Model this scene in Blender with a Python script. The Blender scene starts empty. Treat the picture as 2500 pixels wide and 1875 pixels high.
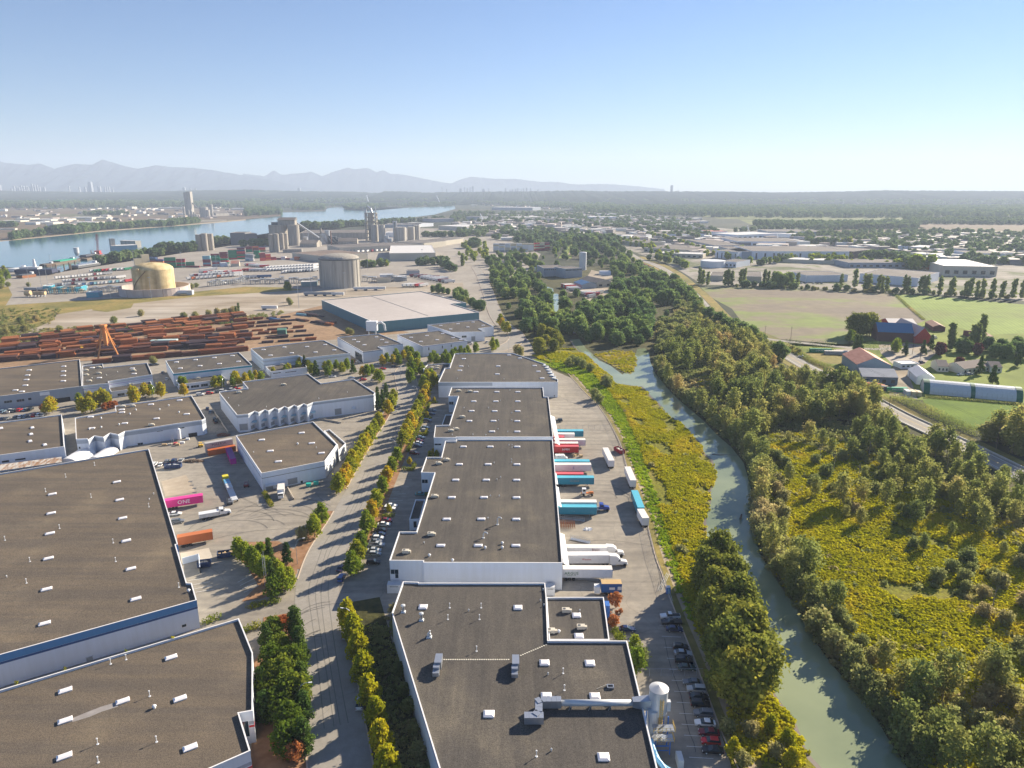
import bpy,math,random
import numpy as np
from mathutils import Vector,Matrix
rnd = random.Random(7)
S = bpy.context.scene
C = S.collection
R = math.radians
# ------------------------------------------------------------------ camera, world, sun, exposure
F,H0 = 1733.0,120.0
PIT = math.atan(477.5 / F)
cam = bpy.data.objects.new('camera',bpy.data.cameras.new('camera'))
C.objects.link(cam)
cam.location = (0,0,H0)
cam.rotation_euler = (math.pi / 2 - PIT,0,0)
cam.data.sensor_width = 36
cam.data.lens = 36 * F / 2500
cam.data.clip_end = 80000
cam.data.clip_start = 1
S.camera = cam
SUN_AZ,SUN_EL = 49.5,25.0
W = bpy.data.worlds.new('World')
S.world = W
W.use_nodes = True
nt = W.node_tree
sky = nt.nodes.new('ShaderNodeTexSky')
sky.sky_type = 'NISHITA'
sky.sun_disc = False
sky.sun_elevation = R(SUN_EL)
sky.sun_rotation = R(SUN_AZ)
sky.altitude = 0
sky.air_density = 1.0
sky.dust_density = .0
sky.ozone_density = 5
tn = nt.nodes.new('ShaderNodeMix'); tn.data_type = 'RGBA'; tn.blend_type = 'MULTIPLY'; tn.inputs[0].default_value = 1; tn.inputs[7].default_value = (.77,.84,.97,1)
nt.links.new(sky.outputs[0],tn.inputs[6]); nt.links.new(tn.outputs[2],nt.nodes['Background'].inputs[0])
nt.nodes['Background'].inputs[1].default_value = .051
sun = bpy.data.objects.new('sun',bpy.data.lights.new('sun','SUN'))
C.objects.link(sun)
sun.data.energy = 5
sun.data.angle = R(0.5)
sun.data.color = (1,0.87,0.67)
d_ = Vector((math.sin(R(SUN_AZ)) * math.cos(R(SUN_EL)),math.cos(R(SUN_AZ)) * math.cos(R(SUN_EL)),math.sin(R(SUN_EL))))
sun.rotation_euler = d_.to_track_quat('Z','Y').to_euler()
S.view_settings.view_transform = 'Standard'
S.view_settings.look = 'None'
S.view_settings.gamma = 1
S.view_settings.use_curve_mapping = False
S.view_settings.exposure = 1.35
S.render.engine = 'CYCLES'
cy = S.cycles
cy.use_denoising = True
cy.max_bounces = 5; cy.diffuse_bounces = 3; cy.glossy_bounces = 2; cy.transmission_bounces = 3
cy.volume_bounces = 1; cy.transparent_max_bounces = 12
cy.sample_clamp_indirect = 4
cy.caustics_reflective = False; cy.caustics_refractive = False
# ------------------------------------------------------------------ from a pixel of the 2500x1875 photograph to the place
CP,SP = math.cos(PIT),math.sin(PIT)
def at(x,y,z=0.0):
 b = -(y - 937.5) / F
 dz = -SP + b * CP
 t = (z - H0) / dz
 return Vector(((x - 1250) / F * t,(CP + b * SP) * t))
def hz(py,Y):
 """height of a point at depth Y that shows at row py"""
 return H0 - Y * math.tan(PIT + math.atan((py - 937.5) / F))
def sh(zx,zy,ox,oy,k=3.6867):
 return (ox + zx / k,oy + zy / k)
def zl(ox,oy,pts,k=3.6867):
 return [sh(a,b,ox,oy,k) for a,b in pts]
# ------------------------------------------------------------------ materials
MATS = {}
def _nt(name):
 m = bpy.data.materials.new(name)
 m.use_nodes = True
 t = m.node_tree
 b = t.nodes['Principled BSDF']
 return m,t,b
def N(t,typ,**kw):
 n = t.nodes.new(typ)
 for k,v in kw.items():
  if k.startswith('i_'):
   n.inputs[k[2:].replace('_',' ')].default_value = v
  else:
   setattr(n,k,v)
 return n
def flat(name,col,rough=0.6,metal=0.0,emit=None,alpha=None):
 if name in MATS: return MATS[name]
 m,t,b = _nt(name)
 b.inputs['Base Color'].default_value = (*col,1)
 b.inputs['Roughness'].default_value = rough
 b.inputs['Metallic'].default_value = metal
 if rough > .3:
  g = N(t,'ShaderNodeNewGeometry')
  n = N(t,'ShaderNodeTexNoise',i_Scale=0.9,i_Detail=5.0)
  t.links.new(g.outputs['Position'],n.inputs['Vector'])
  r = N(t,'ShaderNodeMapRange',i_To_Min=0.86,i_To_Max=1.1)
  t.links.new(n.outputs['Fac'],r.inputs['Value'])
  x = N(t,'ShaderNodeMix',data_type='RGBA',blend_type='MULTIPLY')
  x.inputs[0].default_value = 1
  x.inputs[6].default_value = (*col,1)
  t.links.new(r.outputs[0],x.inputs[7])
  t.links.new(x.outputs[2],b.inputs['Base Color'])
 MATS[name] = m
 return m
def ground(name,layers,rough=0.9,bump=0.0,bscale=2.0,base=None,cracks=None,rows=None,spec=.2):
 """layers: (scale, detail, [(pos, colour)...], mix) noise ramps in world space mixed one over another"""
 if name in MATS: return MATS[name]
 m,t,b = _nt(name)
 g = N(t,'ShaderNodeNewGeometry')
 cur = None
 for i,(sc,det,stops,mix) in enumerate(layers):
  n = N(t,'ShaderNodeTexNoise',i_Detail=det,i_Roughness=0.6)
  if isinstance(sc,tuple):
   mp = N(t,'ShaderNodeMapping')
   mp.inputs['Scale'].default_value = sc[:3]
   if len(sc) > 3: mp.inputs['Rotation'].default_value = (0,0,R(sc[3]))
   t.links.new(g.outputs['Position'],mp.inputs['Vector'])
   t.links.new(mp.outputs[0],n.inputs['Vector'])
   n.inputs['Scale'].default_value = 1
  else:
   n.inputs['Scale'].default_value = sc
   t.links.new(g.outputs['Position'],n.inputs['Vector'])
  r = N(t,'ShaderNodeValToRGB')
  e = r.color_ramp.elements
  while len(e) < len(stops): e.new(.5)
  for k,(p,c) in enumerate(stops):
   e[k].position = p; e[k].color = (*c,1)
  t.links.new(n.outputs['Fac'],r.inputs[0])
  if cur is None: cur = r.outputs[0]
  else:
   x = N(t,'ShaderNodeMix',data_type='RGBA',blend_type='MULTIPLY' if mix < 0 else 'MIX')
   x.inputs[0].default_value = abs(mix)
   t.links.new(cur,x.inputs[6]); t.links.new(r.outputs[0],x.inputs[7])
   cur = x.outputs[2]
 if cracks:
  sc,w,k = cracks
  nn = N(t,'ShaderNodeTexNoise',i_Scale=sc * 3,i_Detail=3.0)
  t.links.new(g.outputs['Position'],nn.inputs['Vector'])
  vm = N(t,'ShaderNodeVectorMath',operation='MULTIPLY_ADD')
  vm.inputs[1].default_value = (6,6,0)
  t.links.new(nn.outputs['Color'],vm.inputs[0]); t.links.new(g.outputs['Position'],vm.inputs[2])
  v = N(t,'ShaderNodeTexVoronoi',feature='DISTANCE_TO_EDGE',i_Scale=sc)
  t.links.new(vm.outputs[0],v.inputs['Vector'])
  r = N(t,'ShaderNodeMapRange',i_From_Max=w,i_To_Min=k,i_To_Max=1.0)
  t.links.new(v.outputs['Distance'],r.inputs['Value'])
  x = N(t,'ShaderNodeMix',data_type='RGBA',blend_type='MULTIPLY'); x.inputs[0].default_value = 1
  t.links.new(cur,x.inputs[6]); t.links.new(r.outputs[0],x.inputs[7]); cur = x.outputs[2]
 if rows:
  sc,ang,lo,dis = rows
  mp = N(t,'ShaderNodeMapping'); mp.inputs['Rotation'].default_value = (0,0,R(ang))
  t.links.new(g.outputs['Position'],mp.inputs['Vector'])
  w = N(t,'ShaderNodeTexWave',i_Scale=sc,i_Distortion=dis,i_Detail=2.0)
  w.inputs['Detail Scale'].default_value = .3
  t.links.new(mp.outputs[0],w.inputs['Vector'])
  r = N(t,'ShaderNodeMapRange',i_To_Min=lo,i_To_Max=1.08)
  t.links.new(w.outputs['Fac'],r.inputs['Value'])
  x = N(t,'ShaderNodeMix',data_type='RGBA',blend_type='MULTIPLY'); x.inputs[0].default_value = 1
  t.links.new(cur,x.inputs[6]); t.links.new(r.outputs[0],x.inputs[7]); cur = x.outputs[2]
 t.links.new(cur,b.inputs['Base Color'])
 b.inputs['Roughness'].default_value = rough
 b.inputs['Specular IOR Level'].default_value = spec
 if bump:
  n = N(t,'ShaderNodeTexNoise',i_Scale=bscale,i_Detail=6.0)
  t.links.new(g.outputs['Position'],n.inputs['Vector'])
  bu = N(t,'ShaderNodeBump',i_Strength=bump,i_Distance=0.3)
  t.links.new(n.outputs['Fac'],bu.inputs['Height']); t.links.new(bu.outputs[0],b.inputs['Normal'])
 MATS[name] = m
 return m
def leafmat(name,stops,trans=0.35,patch=None,gain=1.6):
 trans = min(.55,trans + .12)
 if name in MATS: return MATS[name]
 m,t,b = _nt(name)
 t.nodes.remove(b)
 oi = N(t,'ShaderNodeObjectInfo')
 a = N(t,'ShaderNodeAttribute',attribute_name='v')
 m1 = N(t,'ShaderNodeMath',operation='MULTIPLY'); m1.inputs[1].default_value = .5
 m2 = N(t,'ShaderNodeMath',operation='MULTIPLY_ADD'); m2.inputs[1].default_value = .5
 t.links.new(oi.outputs['Random'],m1.inputs[0])
 t.links.new(a.outputs['Fac'],m2.inputs[0]); t.links.new(m1.outputs[0],m2.inputs[2])
 fac = m2.outputs[0]
 if patch:
  g = N(t,'ShaderNodeNewGeometry')
  n = N(t,'ShaderNodeTexNoise',i_Scale=patch,i_Detail=4.0)
  t.links.new(g.outputs['Position'],n.inputs['Vector'])
  mr = N(t,'ShaderNodeMapRange',i_From_Min=.36,i_From_Max=.64)
  t.links.new(n.outputs['Fac'],mr.inputs['Value'])
  x = N(t,'ShaderNodeMix',data_type='FLOAT'); x.inputs[0].default_value = .6
  t.links.new(fac,x.inputs[2]); t.links.new(mr.outputs[0],x.inputs[3]); fac = x.outputs[0]
 r = N(t,'ShaderNodeValToRGB')
 e = r.color_ramp.elements
 while len(e) < len(stops): e.new(.5)
 for k,(p,c) in enumerate(stops):
  e[k].position = p; e[k].color = (*[min(.62,q * gain) for q in c],1)
 t.links.new(fac,r.inputs[0])
 di = N(t,'ShaderNodeBsdfDiffuse'); tr = N(t,'ShaderNodeBsdfTranslucent')
 t.links.new(r.outputs[0],di.inputs[0]); t.links.new(r.outputs[0],tr.inputs[0])
 mx = N(t,'ShaderNodeMixShader'); mx.inputs[0].default_value = trans
 t.links.new(di.outputs[0],mx.inputs[1]); t.links.new(tr.outputs[0],mx.inputs[2])
 t.links.new(mx.outputs[0],t.nodes['Material Output'].inputs[0])
 MATS[name] = m
 return m
def watermat(name,col,col2,rough,bump,bs,sc=.02,flow=(1,1,1)):
 m,t,b = _nt(name)
 g = N(t,'ShaderNodeNewGeometry')
 n = N(t,'ShaderNodeTexNoise',i_Scale=sc,i_Detail=5.0)
 t.links.new(g.outputs['Position'],n.inputs['Vector'])
 r = N(t,'ShaderNodeValToRGB')
 r.color_ramp.elements[0].position = .4; r.color_ramp.elements[0].color = (*col,1)
 r.color_ramp.elements[1].position = .6; r.color_ramp.elements[1].color = (*col2,1)
 t.links.new(n.outputs['Fac'],r.inputs[0]); t.links.new(r.outputs[0],b.inputs['Base Color'])
 b.inputs['Roughness'].default_value = rough
 b.inputs['IOR'].default_value = 1.33
 b.inputs['Specular IOR Level'].default_value = .5
 mp = N(t,'ShaderNodeMapping'); mp.inputs['Scale'].default_value = flow
 t.links.new(g.outputs['Position'],mp.inputs['Vector'])
 n2 = N(t,'ShaderNodeTexNoise',i_Scale=bs,i_Detail=4.0)
 t.links.new(mp.outputs[0],n2.inputs['Vector'])
 bu = N(t,'ShaderNodeBump',i_Strength=bump,i_Distance=0.2)
 t.links.new(n2.outputs['Fac'],bu.inputs['Height']); t.links.new(bu.outputs[0],b.inputs['Normal'])
 MATS[name] = m
 return m
WHITE = flat('white_paint',(.72,.74,.77),.55)
CAPW = flat('white_coping',(.80,.79,.79),.5)
GREYB = flat('grey_band',(.36,.40,.46),.6)
LGREY = flat('light_grey_paint',(.55,.57,.6),.6)
DGREY = flat('dark_grey',(.10,.105,.115),.5)
BLACK = flat('black_rubber',(.02,.02,.022),.7)
GLASS = flat('dark_glass',(.02,.035,.05),.08)
STEEL = flat('galvanised_steel',(.42,.45,.5),.35,.6)
ALU = flat('pale_metal',(.62,.64,.66),.4,.2)
BARK = flat('bark',(.085,.065,.05),.9)
PBARK = flat('pale_bark',(.28,.25,.21),.9)
YEL = flat('yellow_paint',(.75,.48,.04),.5)
TEAL = flat('teal_paint',(.035,.30,.42),.45)
RED = flat('red_paint',(.55,.03,.035),.5)
CREAM = flat('cream',(.70,.66,.55),.6)
CONC = ground('concrete',[(.5,6,[(.3,(.30,.28,.25)),(.7,(.42,.40,.36))],1)])
ROOF = ground('gravel_roof',[(.05,5,[(.3,(.076,.070,.066)),(.55,(.096,.087,.079)),(.72,(.142,.125,.102))],1),
        ((.9,.05,1),3,[(.35,(.90,.90,.90)),(.65,(1.08,1.07,1.05))],-1),
        (5.5,3,[(.36,(.62,.62,.62)),(.64,(1.38,1.38,1.38))],-1),
        ((.25,.02,1),4,[(.42,(.92,.92,.92)),(.58,(1.08,1.07,1.04))],-1)],.95)
ROOFT = ground('tan_gravel_roof',[(.04,4,[(.3,(.105,.089,.074)),(.55,(.128,.107,.087)),(.72,(.172,.143,.108))],1),
         (5.5,3,[(.36,(.62,.62,.62)),(.64,(1.38,1.38,1.38))],-1),
         ((.02,.25,1,10),4,[(.42,(.9,.9,.9)),(.58,(1.12,1.08,1.0))],-1)],.95)
FARROOF = ground('far_roof',[(.03,4,[(.3,(.12,.105,.10)),(.7,(.19,.17,.16))],1)],.9)
# ------------------------------------------------------------------ meshes
class MB:
 def __init__(s): s.v = []; s.f = []
 def add(s,vs,fs):
  o = len(s.v); s.v += [tuple(v) for v in vs]; s.f += [tuple(i + o for i in f) for f in fs]; return s
 def box(s,c,d,rot=0.0):
  x,y,z = c; a,b,h = d[0] / 2,d[1] / 2,d[2] / 2
  co,si = math.cos(rot),math.sin(rot)
  vs = [(x + px * co - py * si,y + px * si + py * co,z + pz) for pz in (-h,h) for px,py in ((-a,-b),(a,-b),(a,b),(-a,b))]
  return s.add(vs,[(3,2,1,0),(4,5,6,7),(0,1,5,4),(1,2,6,5),(2,3,7,6),(3,0,4,7)])
 def prism(s,poly,z0,z1,top=True,bot=False):
  n = len(poly)
  vs = [(p[0],p[1],z0) for p in poly] + [(p[0],p[1],z1) for p in poly]
  fs = [(i,(i + 1) % n,n + (i + 1) % n,n + i) for i in range(n)]
  if top: fs.append(tuple(range(n,2 * n)))
  if bot: fs.append(tuple(range(n - 1,-1,-1)))
  return s.add(vs,fs)
 def ring(s,outer,inner,z0,z1,bot=True):
  n = len(outer)
  vs = [(p[0],p[1],z) for z in (z0,z1) for q in (outer,inner) for p in q]
  fs = []
  for i in range(n):
   j = (i + 1) % n
   fs += [(i,j,2 * n + j,2 * n + i),(n + j,n + i,3 * n + i,3 * n + j),(2 * n + i,2 * n + j,3 * n + j,3 * n + i)]
   if bot: fs.append((j,i,n + i,n + j))
  return s.add(vs,fs)
 def cyl(s,c,r,h,n=12,r2=None,axis='z',rot=0.0,cap=True):
  r2 = r if r2 is None else r2
  vs = []
  for k,(rr,hh) in enumerate(((r,0),(r2,h))):
   for i in range(n):
    a = 2 * math.pi * i / n
    p = (rr * math.cos(a),rr * math.sin(a),hh)
    if axis == 'x': p = (p[2],p[0],p[1])
    if axis == 'y': p = (p[1],p[2],p[0])
    x,y = p[0] * math.cos(rot) - p[1] * math.sin(rot),p[0] * math.sin(rot) + p[1] * math.cos(rot)
    vs.append((c[0] + x,c[1] + y,c[2] + p[2]))
  fs = [(i,(i + 1) % n,n + (i + 1) % n,n + i) for i in range(n)]
  if cap: fs += [tuple(range(n - 1,-1,-1)),tuple(range(n,2 * n))]
  return s.add(vs,fs)
 def tube(s,pts,rs,n=6):
  pts = [Vector(p) for p in pts]
  if not hasattr(rs,'__len__'): rs = [rs] * len(pts)
  vs = []; fs = []
  for i,p in enumerate(pts):
   d = (pts[min(i + 1,len(pts) - 1)] - pts[max(i - 1,0)]).normalized()
   u = d.cross(Vector((0,0,1)) if abs(d.z) < .9 else Vector((1,0,0))).normalized(); w = d.cross(u)
   for k in range(n):
    a = 2 * math.pi * k / n
    vs.append(p + (u * math.cos(a) + w * math.sin(a)) * rs[i])
  for i in range(len(pts) - 1):
   for k in range(n):
    fs.append((i * n + k,i * n + (k + 1) % n,(i + 1) * n + (k + 1) % n,(i + 1) * n + k))
  fs += [tuple(range(n - 1,-1,-1)),tuple(range((len(pts) - 1) * n,len(pts) * n))]
  return s.add(vs,fs)
 def lathe(s,c,prof,n=24):
  vs = []; fs = []
  for r,z in prof:
   for k in range(n):
    a = 2 * math.pi * k / n
    vs.append((c[0] + r * math.cos(a),c[1] + r * math.sin(a),c[2] + z))
  for i in range(len(prof) - 1):
   for k in range(n):
    fs.append((i * n + k,i * n + (k + 1) % n,(i + 1) * n + (k + 1) % n,(i + 1) * n + k))
  return s.add(vs,fs)
 def frustum(s,c,d,t,h,rot=0.0):
  x,y,z = c; co,si = math.cos(rot),math.sin(rot); vs = []
  for (a,b),zz in (((d[0] / 2,d[1] / 2),0),((t[0] / 2,t[1] / 2),h)):
   for px,py in ((-a,-b),(a,-b),(a,b),(-a,b)):
    vs.append((x + px * co - py * si,y + px * si + py * co,z + zz))
  return s.add(vs,[(4,5,6,7),(0,1,5,4),(1,2,6,5),(2,3,7,6),(3,0,4,7)])
 def mesh(s,name,m,org=(0,0,0),smooth=False):
  me = bpy.data.meshes.new(name)
  me.from_pydata([(v[0] - org[0],v[1] - org[1],v[2] - org[2]) for v in s.v],[],s.f)
  if m: me.materials.append(m)
  if smooth:
   me.polygons.foreach_set('use_smooth',[True] * len(me.polygons))
  me.update()
  return me
 def build(s,name,m,parent=None,org=None,smooth=False):
  if org is None: org = parent.location if parent is not None and parent.parent is None else (parent.parent.location if parent is not None else (0,0,0))
  return link(name,s.mesh(name,m,org,smooth),parent)
def link(name,me,parent=None,loc=None,rz=None):
 o = bpy.data.objects.new(name,me); C.objects.link(o)
 if parent is not None: o.parent = parent
 if loc is not None: o.location = loc
 if rz is not None: o.rotation_euler = (0,0,rz)
 return o
def tag(o,label=None,cat=None,group=None,kind=None):
 if label: o['label'] = label
 if cat: o['category'] = cat
 if group: o['group'] = group
 if kind: o['kind'] = kind
 return o
def thing(name,label,cat,loc=(0,0,0),rz=0.0,group=None):
 o = bpy.data.objects.new(name,None); C.objects.link(o)
 o.location = (loc[0],loc[1],loc[2] if len(loc) > 2 else 0); o.rotation_euler = (0,0,rz)
 o.empty_display_size = .1
 return tag(o,label,cat,group)
def struct(name,mb,m,z=None): return tag(mb.build(name,m),kind='structure')
KIDS = {}
def proto(parts):
 """parts: [(name, mesh, material or None, [sub parts])]; placed later with put()"""
 return parts
def put(parts,name,label,cat,loc,rz=0.0,group=None,scale=None,mats=None):
 r = thing(name,label,cat,loc,rz,group)
 if scale is not None: r.scale = scale if hasattr(scale,'__len__') else (scale,) * 3
 def rec(ps,par):
  for p in ps:
   o = bpy.data.objects.new(p[0],p[1]); C.objects.link(o); o.parent = par
   key = p[2] if len(p) > 2 else None
   if key and mats and key in mats and mats[key] is not None:
    o.material_slots[0].link = 'OBJECT'; o.material_slots[0].material = mats[key]
   if len(p) > 3: rec(p[3],o)
 rec(parts,r)
 return r
def area(p): return sum(p[i][0] * p[(i + 1) % len(p)][1] - p[(i + 1) % len(p)][0] * p[i][1] for i in range(len(p))) / 2
def ccw(p): return list(p) if area(p) > 0 else list(p)[::-1]
def inset(poly,d):
 out = []; n = len(poly)
 for i in range(n):
  p0,p1,p2 = Vector(poly[i - 1]),Vector(poly[i]),Vector(poly[(i + 1) % n])
  a,b = (p1 - p0).normalized(),(p2 - p1).normalized()
  na,nb = Vector((-a.y,a.x)),Vector((-b.y,b.x))
  k = na + nb
  l = k.length
  if l < .2: out.append(p1 + na * d); continue
  k = k / l
  out.append(p1 + k * (d / max(.35,k.dot(na))))
 return out
def sheet(name,px,z,m,kind='structure',world=False):
 p = ccw([Vector(q) for q in px] if world else [at(*q) for q in px])
 me = bpy.data.meshes.new(name)
 import bmesh
 bm = bmesh.new()
 f = bm.faces.new([bm.verts.new((q[0],q[1],z)) for q in p])
 bmesh.ops.triangulate(bm,faces=[f])
 bm.to_mesh(me); bm.free()
 me.materials.append(m)
 return tag(link(name,me),kind=kind)
def smooth_line(pts,n=6):
 pts = [Vector(p) for p in pts]; out = []
 for i in range(len(pts) - 1):
  p0,p1,p2,p3 = pts[max(i - 1,0)],pts[i],pts[i + 1],pts[min(i + 2,len(pts) - 1)]
  for k in range(n):
   t = k / n
   out.append(.5 * ((2 * p1) + (p2 - p0) * t + (2 * p0 - 5 * p1 + 4 * p2 - p3) * t * t + (3 * p1 - p0 - 3 * p2 + p3) * t ** 3))
 out.append(pts[-1])
 return out
def off_line(pts,d):
 """shift a line by d to its left"""
 out = []
 for i,p in enumerate(pts):
  t = (pts[min(i + 1,len(pts) - 1)] - pts[max(i - 1,0)]).normalized()
  out.append(p + Vector((-t.y,t.x)) * d)
 return out
def strip_mb(line,d0,d1,z0,z1=None,z2=None):
 a,b = off_line(line,d0),off_line(line,d1)
 m = MB(); n = len(line)
 if z1 is None:
  m.add([(p.x,p.y,z0) for p in a] + [(p.x,p.y,z0) for p in b],[(i,n + i,n + i + 1,i + 1) if d1 < d0 else (i,i + 1,n + i + 1,n + i) for i in range(n - 1)])
 else:
  vs = [(p.x,p.y,z) for z in (z0,z1) for q in (a,b) for p in q]
  fs = []
  for i in range(n - 1):
   fs += [(i,i + 1,2 * n + i + 1,2 * n + i),(n + i + 1,n + i,3 * n + i,3 * n + i + 1),(2 * n + i,2 * n + i + 1,3 * n + i + 1,3 * n + i)]
  m.add(vs,fs)
 return m
def along(line,step,start=0.0):
 """points and headings every step metres"""
 out = []; acc = -start
 for i in range(len(line) - 1):
  d = line[i + 1] - line[i]; L = d.length
  while acc <= L:
   if acc >= 0: out.append((line[i] + d * (acc / L),math.atan2(d.y,d.x)))
   acc += step
  acc -= L
 return out
TXT = {}
def textmesh(s,size,m,ext=0.01):
 k = (s,size,m.name)
 if k in TXT: return TXT[k]
 cu = bpy.data.curves.new('lettering','FONT')
 cu.body = s; cu.size = size; cu.extrude = ext; cu.align_x = 'CENTER'; cu.align_y = 'CENTER'; cu.resolution_u = 2
 cu.space_character = 1.05
 o = bpy.data.objects.new('tmp',cu); C.objects.link(o)
 bpy.context.view_layer.update()
 me = bpy.data.meshes.new_from_object(o.evaluated_get(bpy.context.evaluated_depsgraph_get()))
 me.materials.clear(); me.materials.append(m)
 C.objects.unlink(o); bpy.data.objects.remove(o); bpy.data.curves.remove(cu)
 TXT[k] = me
 return me
def text_on(s,size,m,parent,loc,rz,name='lettering',flip=False):
 o = link(name,textmesh(s,size,m),parent,loc)
 o.rotation_euler = (math.pi / 2,0,rz)
 return o
def inpoly(p,poly):
 c = False; n = len(poly)
 for i in range(n):
  a,b = poly[i],poly[i - 1]
  if (a[1] > p[1]) != (b[1] > p[1]) and p[0] < (b[0] - a[0]) * (p[1] - a[1]) / (b[1] - a[1]) + a[0]: c = not c
 return c
def scatter(polypx,n,r,mind=0,world=False,avoid=()):
 poly = polypx if world else [at(*q) for q in polypx]
 xs = [p[0] for p in poly]; ys = [p[1] for p in poly]
 out = []; tries = 0
 while len(out) < n and tries < n * 40:
  tries += 1
  p = Vector((r.uniform(min(xs),max(xs)),r.uniform(min(ys),max(ys))))
  if not inpoly(p,poly): continue
  if any(inpoly(p,q) for q in avoid): continue
  if mind and any((p - q).length < mind for q in out): continue
  out.append(p)
 return out
# ------------------------------------------------------------------ haze over the whole place
hb = MB(); hb.box((2500,8200,402),(34000,18400,810))
hz_m = bpy.data.materials.new('haze_air'); hz_m.use_nodes = True
t_ = hz_m.node_tree; t_.nodes.remove(t_.nodes['Principled BSDF'])
pv = t_.nodes.new('ShaderNodeVolumePrincipled')
pv.inputs['Color'].default_value = (.66,.78,.99,1)
pv.inputs['Density'].default_value = .88e-4
pv.inputs['Anisotropy'].default_value = .12
t_.links.new(pv.outputs[0],t_.nodes['Material Output'].inputs['Volume'])
haze = hb.build('haze',hz_m); tag(haze,kind='stuff')
# ------------------------------------------------------------------ the land, the water, the pavings
UNDER = ground('undergrowth',[(.02,6,[(.35,(.045,.05,.018)),(.65,(.09,.085,.03))],1),(.4,5,[(.3,(.5,.5,.5)),(.7,(1.4,1.35,1.2))],-1)],.95,.6,1.5)
LAND = ground('far_land',[(.0022,7,[(.38,(.022,.035,.022)),(.5,(.04,.05,.03)),(.62,(.085,.078,.05))],1),(.02,6,[(.3,(.45,.5,.5)),(.7,(1.5,1.4,1.4))],-1)],.95)
MARSH = ground('marsh_floor',[(.03,6,[(.35,(.13,.14,.01)),(.5,(.19,.185,.012)),(.65,(.25,.21,.04))],1),(.6,6,[(.3,(.4,.4,.4)),(.7,(1.4,1.4,1.3))],-1)],.95,.8,1.2)
ASPH = ground('old_asphalt',[(.03,6,[(.3,(.25,.225,.19)),(.7,(.345,.312,.268))],1),(.35,7,[(.3,(.85,.85,.86)),(.7,(1.12,1.11,1.08))],-1),
        ((.015,.3,1,78),5,[(.35,(.82,.82,.83)),(.6,(1.06,1.06,1.05))],-1),(9,2,[(.3,(.86,.86,.86)),(.7,(1.14,1.14,1.14))],-1)],.92,cracks=(.04,.006,.8))
ROADM = ground('road_asphalt',[(.04,5,[(.3,(.265,.245,.22)),(.7,(.335,.312,.28))],1),(.5,6,[(.3,(.9,.9,.9)),(.7,(1.08,1.08,1.08))],-1),
        (9,2,[(.3,(.9,.9,.9)),(.7,(1.1,1.1,1.1))],-1)],.9,cracks=(.03,.004,.8))
YARD = ground('yard_dirt',[(.025,6,[(.3,(.24,.16,.095)),(.7,(.38,.26,.16))],1),(.3,6,[(.3,(.7,.7,.7)),(.7,(1.25,1.2,1.2))],-1)],.95)
LOT = ground('gravel_lot',[(.012,6,[(.3,(.27,.22,.16)),(.5,(.38,.33,.27)),(.7,(.46,.42,.37))],1),((.004,.05,1,12),6,[(.35,(.72,.70,.66)),(.6,(1.1,1.08,1.05))],-1)],.95)
PORT = ground('port_paving',[(.02,5,[(.3,(.27,.24,.21)),(.7,(.36,.33,.29))],1),(.15,5,[(.3,(.85,.85,.85)),(.7,(1.1,1.1,1.1))],-1)],.95)
DRY = ground('dry_grass',[(.02,6,[(.3,(.10,.11,.03)),(.5,(.24,.20,.06)),(.7,(.36,.25,.09))],1),(.3,5,[(.3,(.7,.7,.7)),(.7,(1.2,1.2,1.1))],-1)],.95,.5,1)
PLOUGH = ground('ploughed_field',[((.006,.010,1,30),6,[(.42,(.20,.165,.135)),(.50,(.23,.195,.14)),(.56,(.20,.24,.08)),(.66,(.22,.30,.06))],1),(.08,6,[(.3,(.85,.85,.85)),(.7,(1.12,1.12,1.1))],-1)],.95,rows=(.10,68,.82,2.0))
GREENF = ground('green_field',[((.006,.010,1,30),6,[(.35,(.17,.20,.06)),(.5,(.18,.25,.045)),(.7,(.22,.30,.06))],1),(.08,6,[(.3,(.85,.85,.85)),(.7,(1.12,1.12,1.1))],-1)],.95,rows=(.09,20,.88,3.0))
LUSH = ground('lush_field',[(.03,6,[(.35,(.08,.15,.002)),(.65,(.135,.215,.003))],1),(.6,5,[(.3,(.75,.75,.7)),(.7,(1.15,1.15,1.1))],-1)],.95,.5,1.5,rows=(.25,15,.9,3))
LAWN = ground('lawn',[(.03,6,[(.35,(.12,.16,.02)),(.65,(.20,.25,.035))],1)],.95)
BANK = ground('bank_grass',[(.06,6,[(.35,(.12,.17,.01)),(.65,(.21,.28,.015))],1),(.7,5,[(.3,(.5,.5,.5)),(.7,(1.25,1.25,1.1))],-1)],.95,.8,1.5)
TRAIL = ground('trail_dirt',[(.3,6,[(.3,(.33,.26,.17)),(.7,(.45,.37,.26))],1)],.95)
BARKM = ground('mulch',[(.3,6,[(.3,(.22,.115,.06)),(.7,(.36,.21,.12))],1)],.95)
FIELD = ground('far_field',[((.0012,.004,1,5),6,[(.35,(.10,.075,.055)),(.5,(.16,.115,.075)),(.65,(.12,.12,.055))],1)],.95)
BOG = ground('bog',[((.0014,.006,1,0),7,[(.35,(.09,.11,.035)),(.55,(.17,.19,.06)),(.68,(.12,.13,.05))],1),(.02,6,[(.3,(.55,.6,.6)),(.7,(1.2,1.2,1.1))],-1)],.95)
RIVER = watermat('river_water',(.02,.11,.16),(.035,.135,.18),.12,.25,.12,.004,(1,.35,1))
SLOUGH = watermat('slough_water',(.17,.21,.13),(.27,.31,.19),.05,.03,.5,.02)
struct('ground',MB().add([(-26000,-1500,0),(30000,-1500,0),(30000,26000,0),(-26000,26000,0)],[(0,1,2,3)]),LAND)
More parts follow.
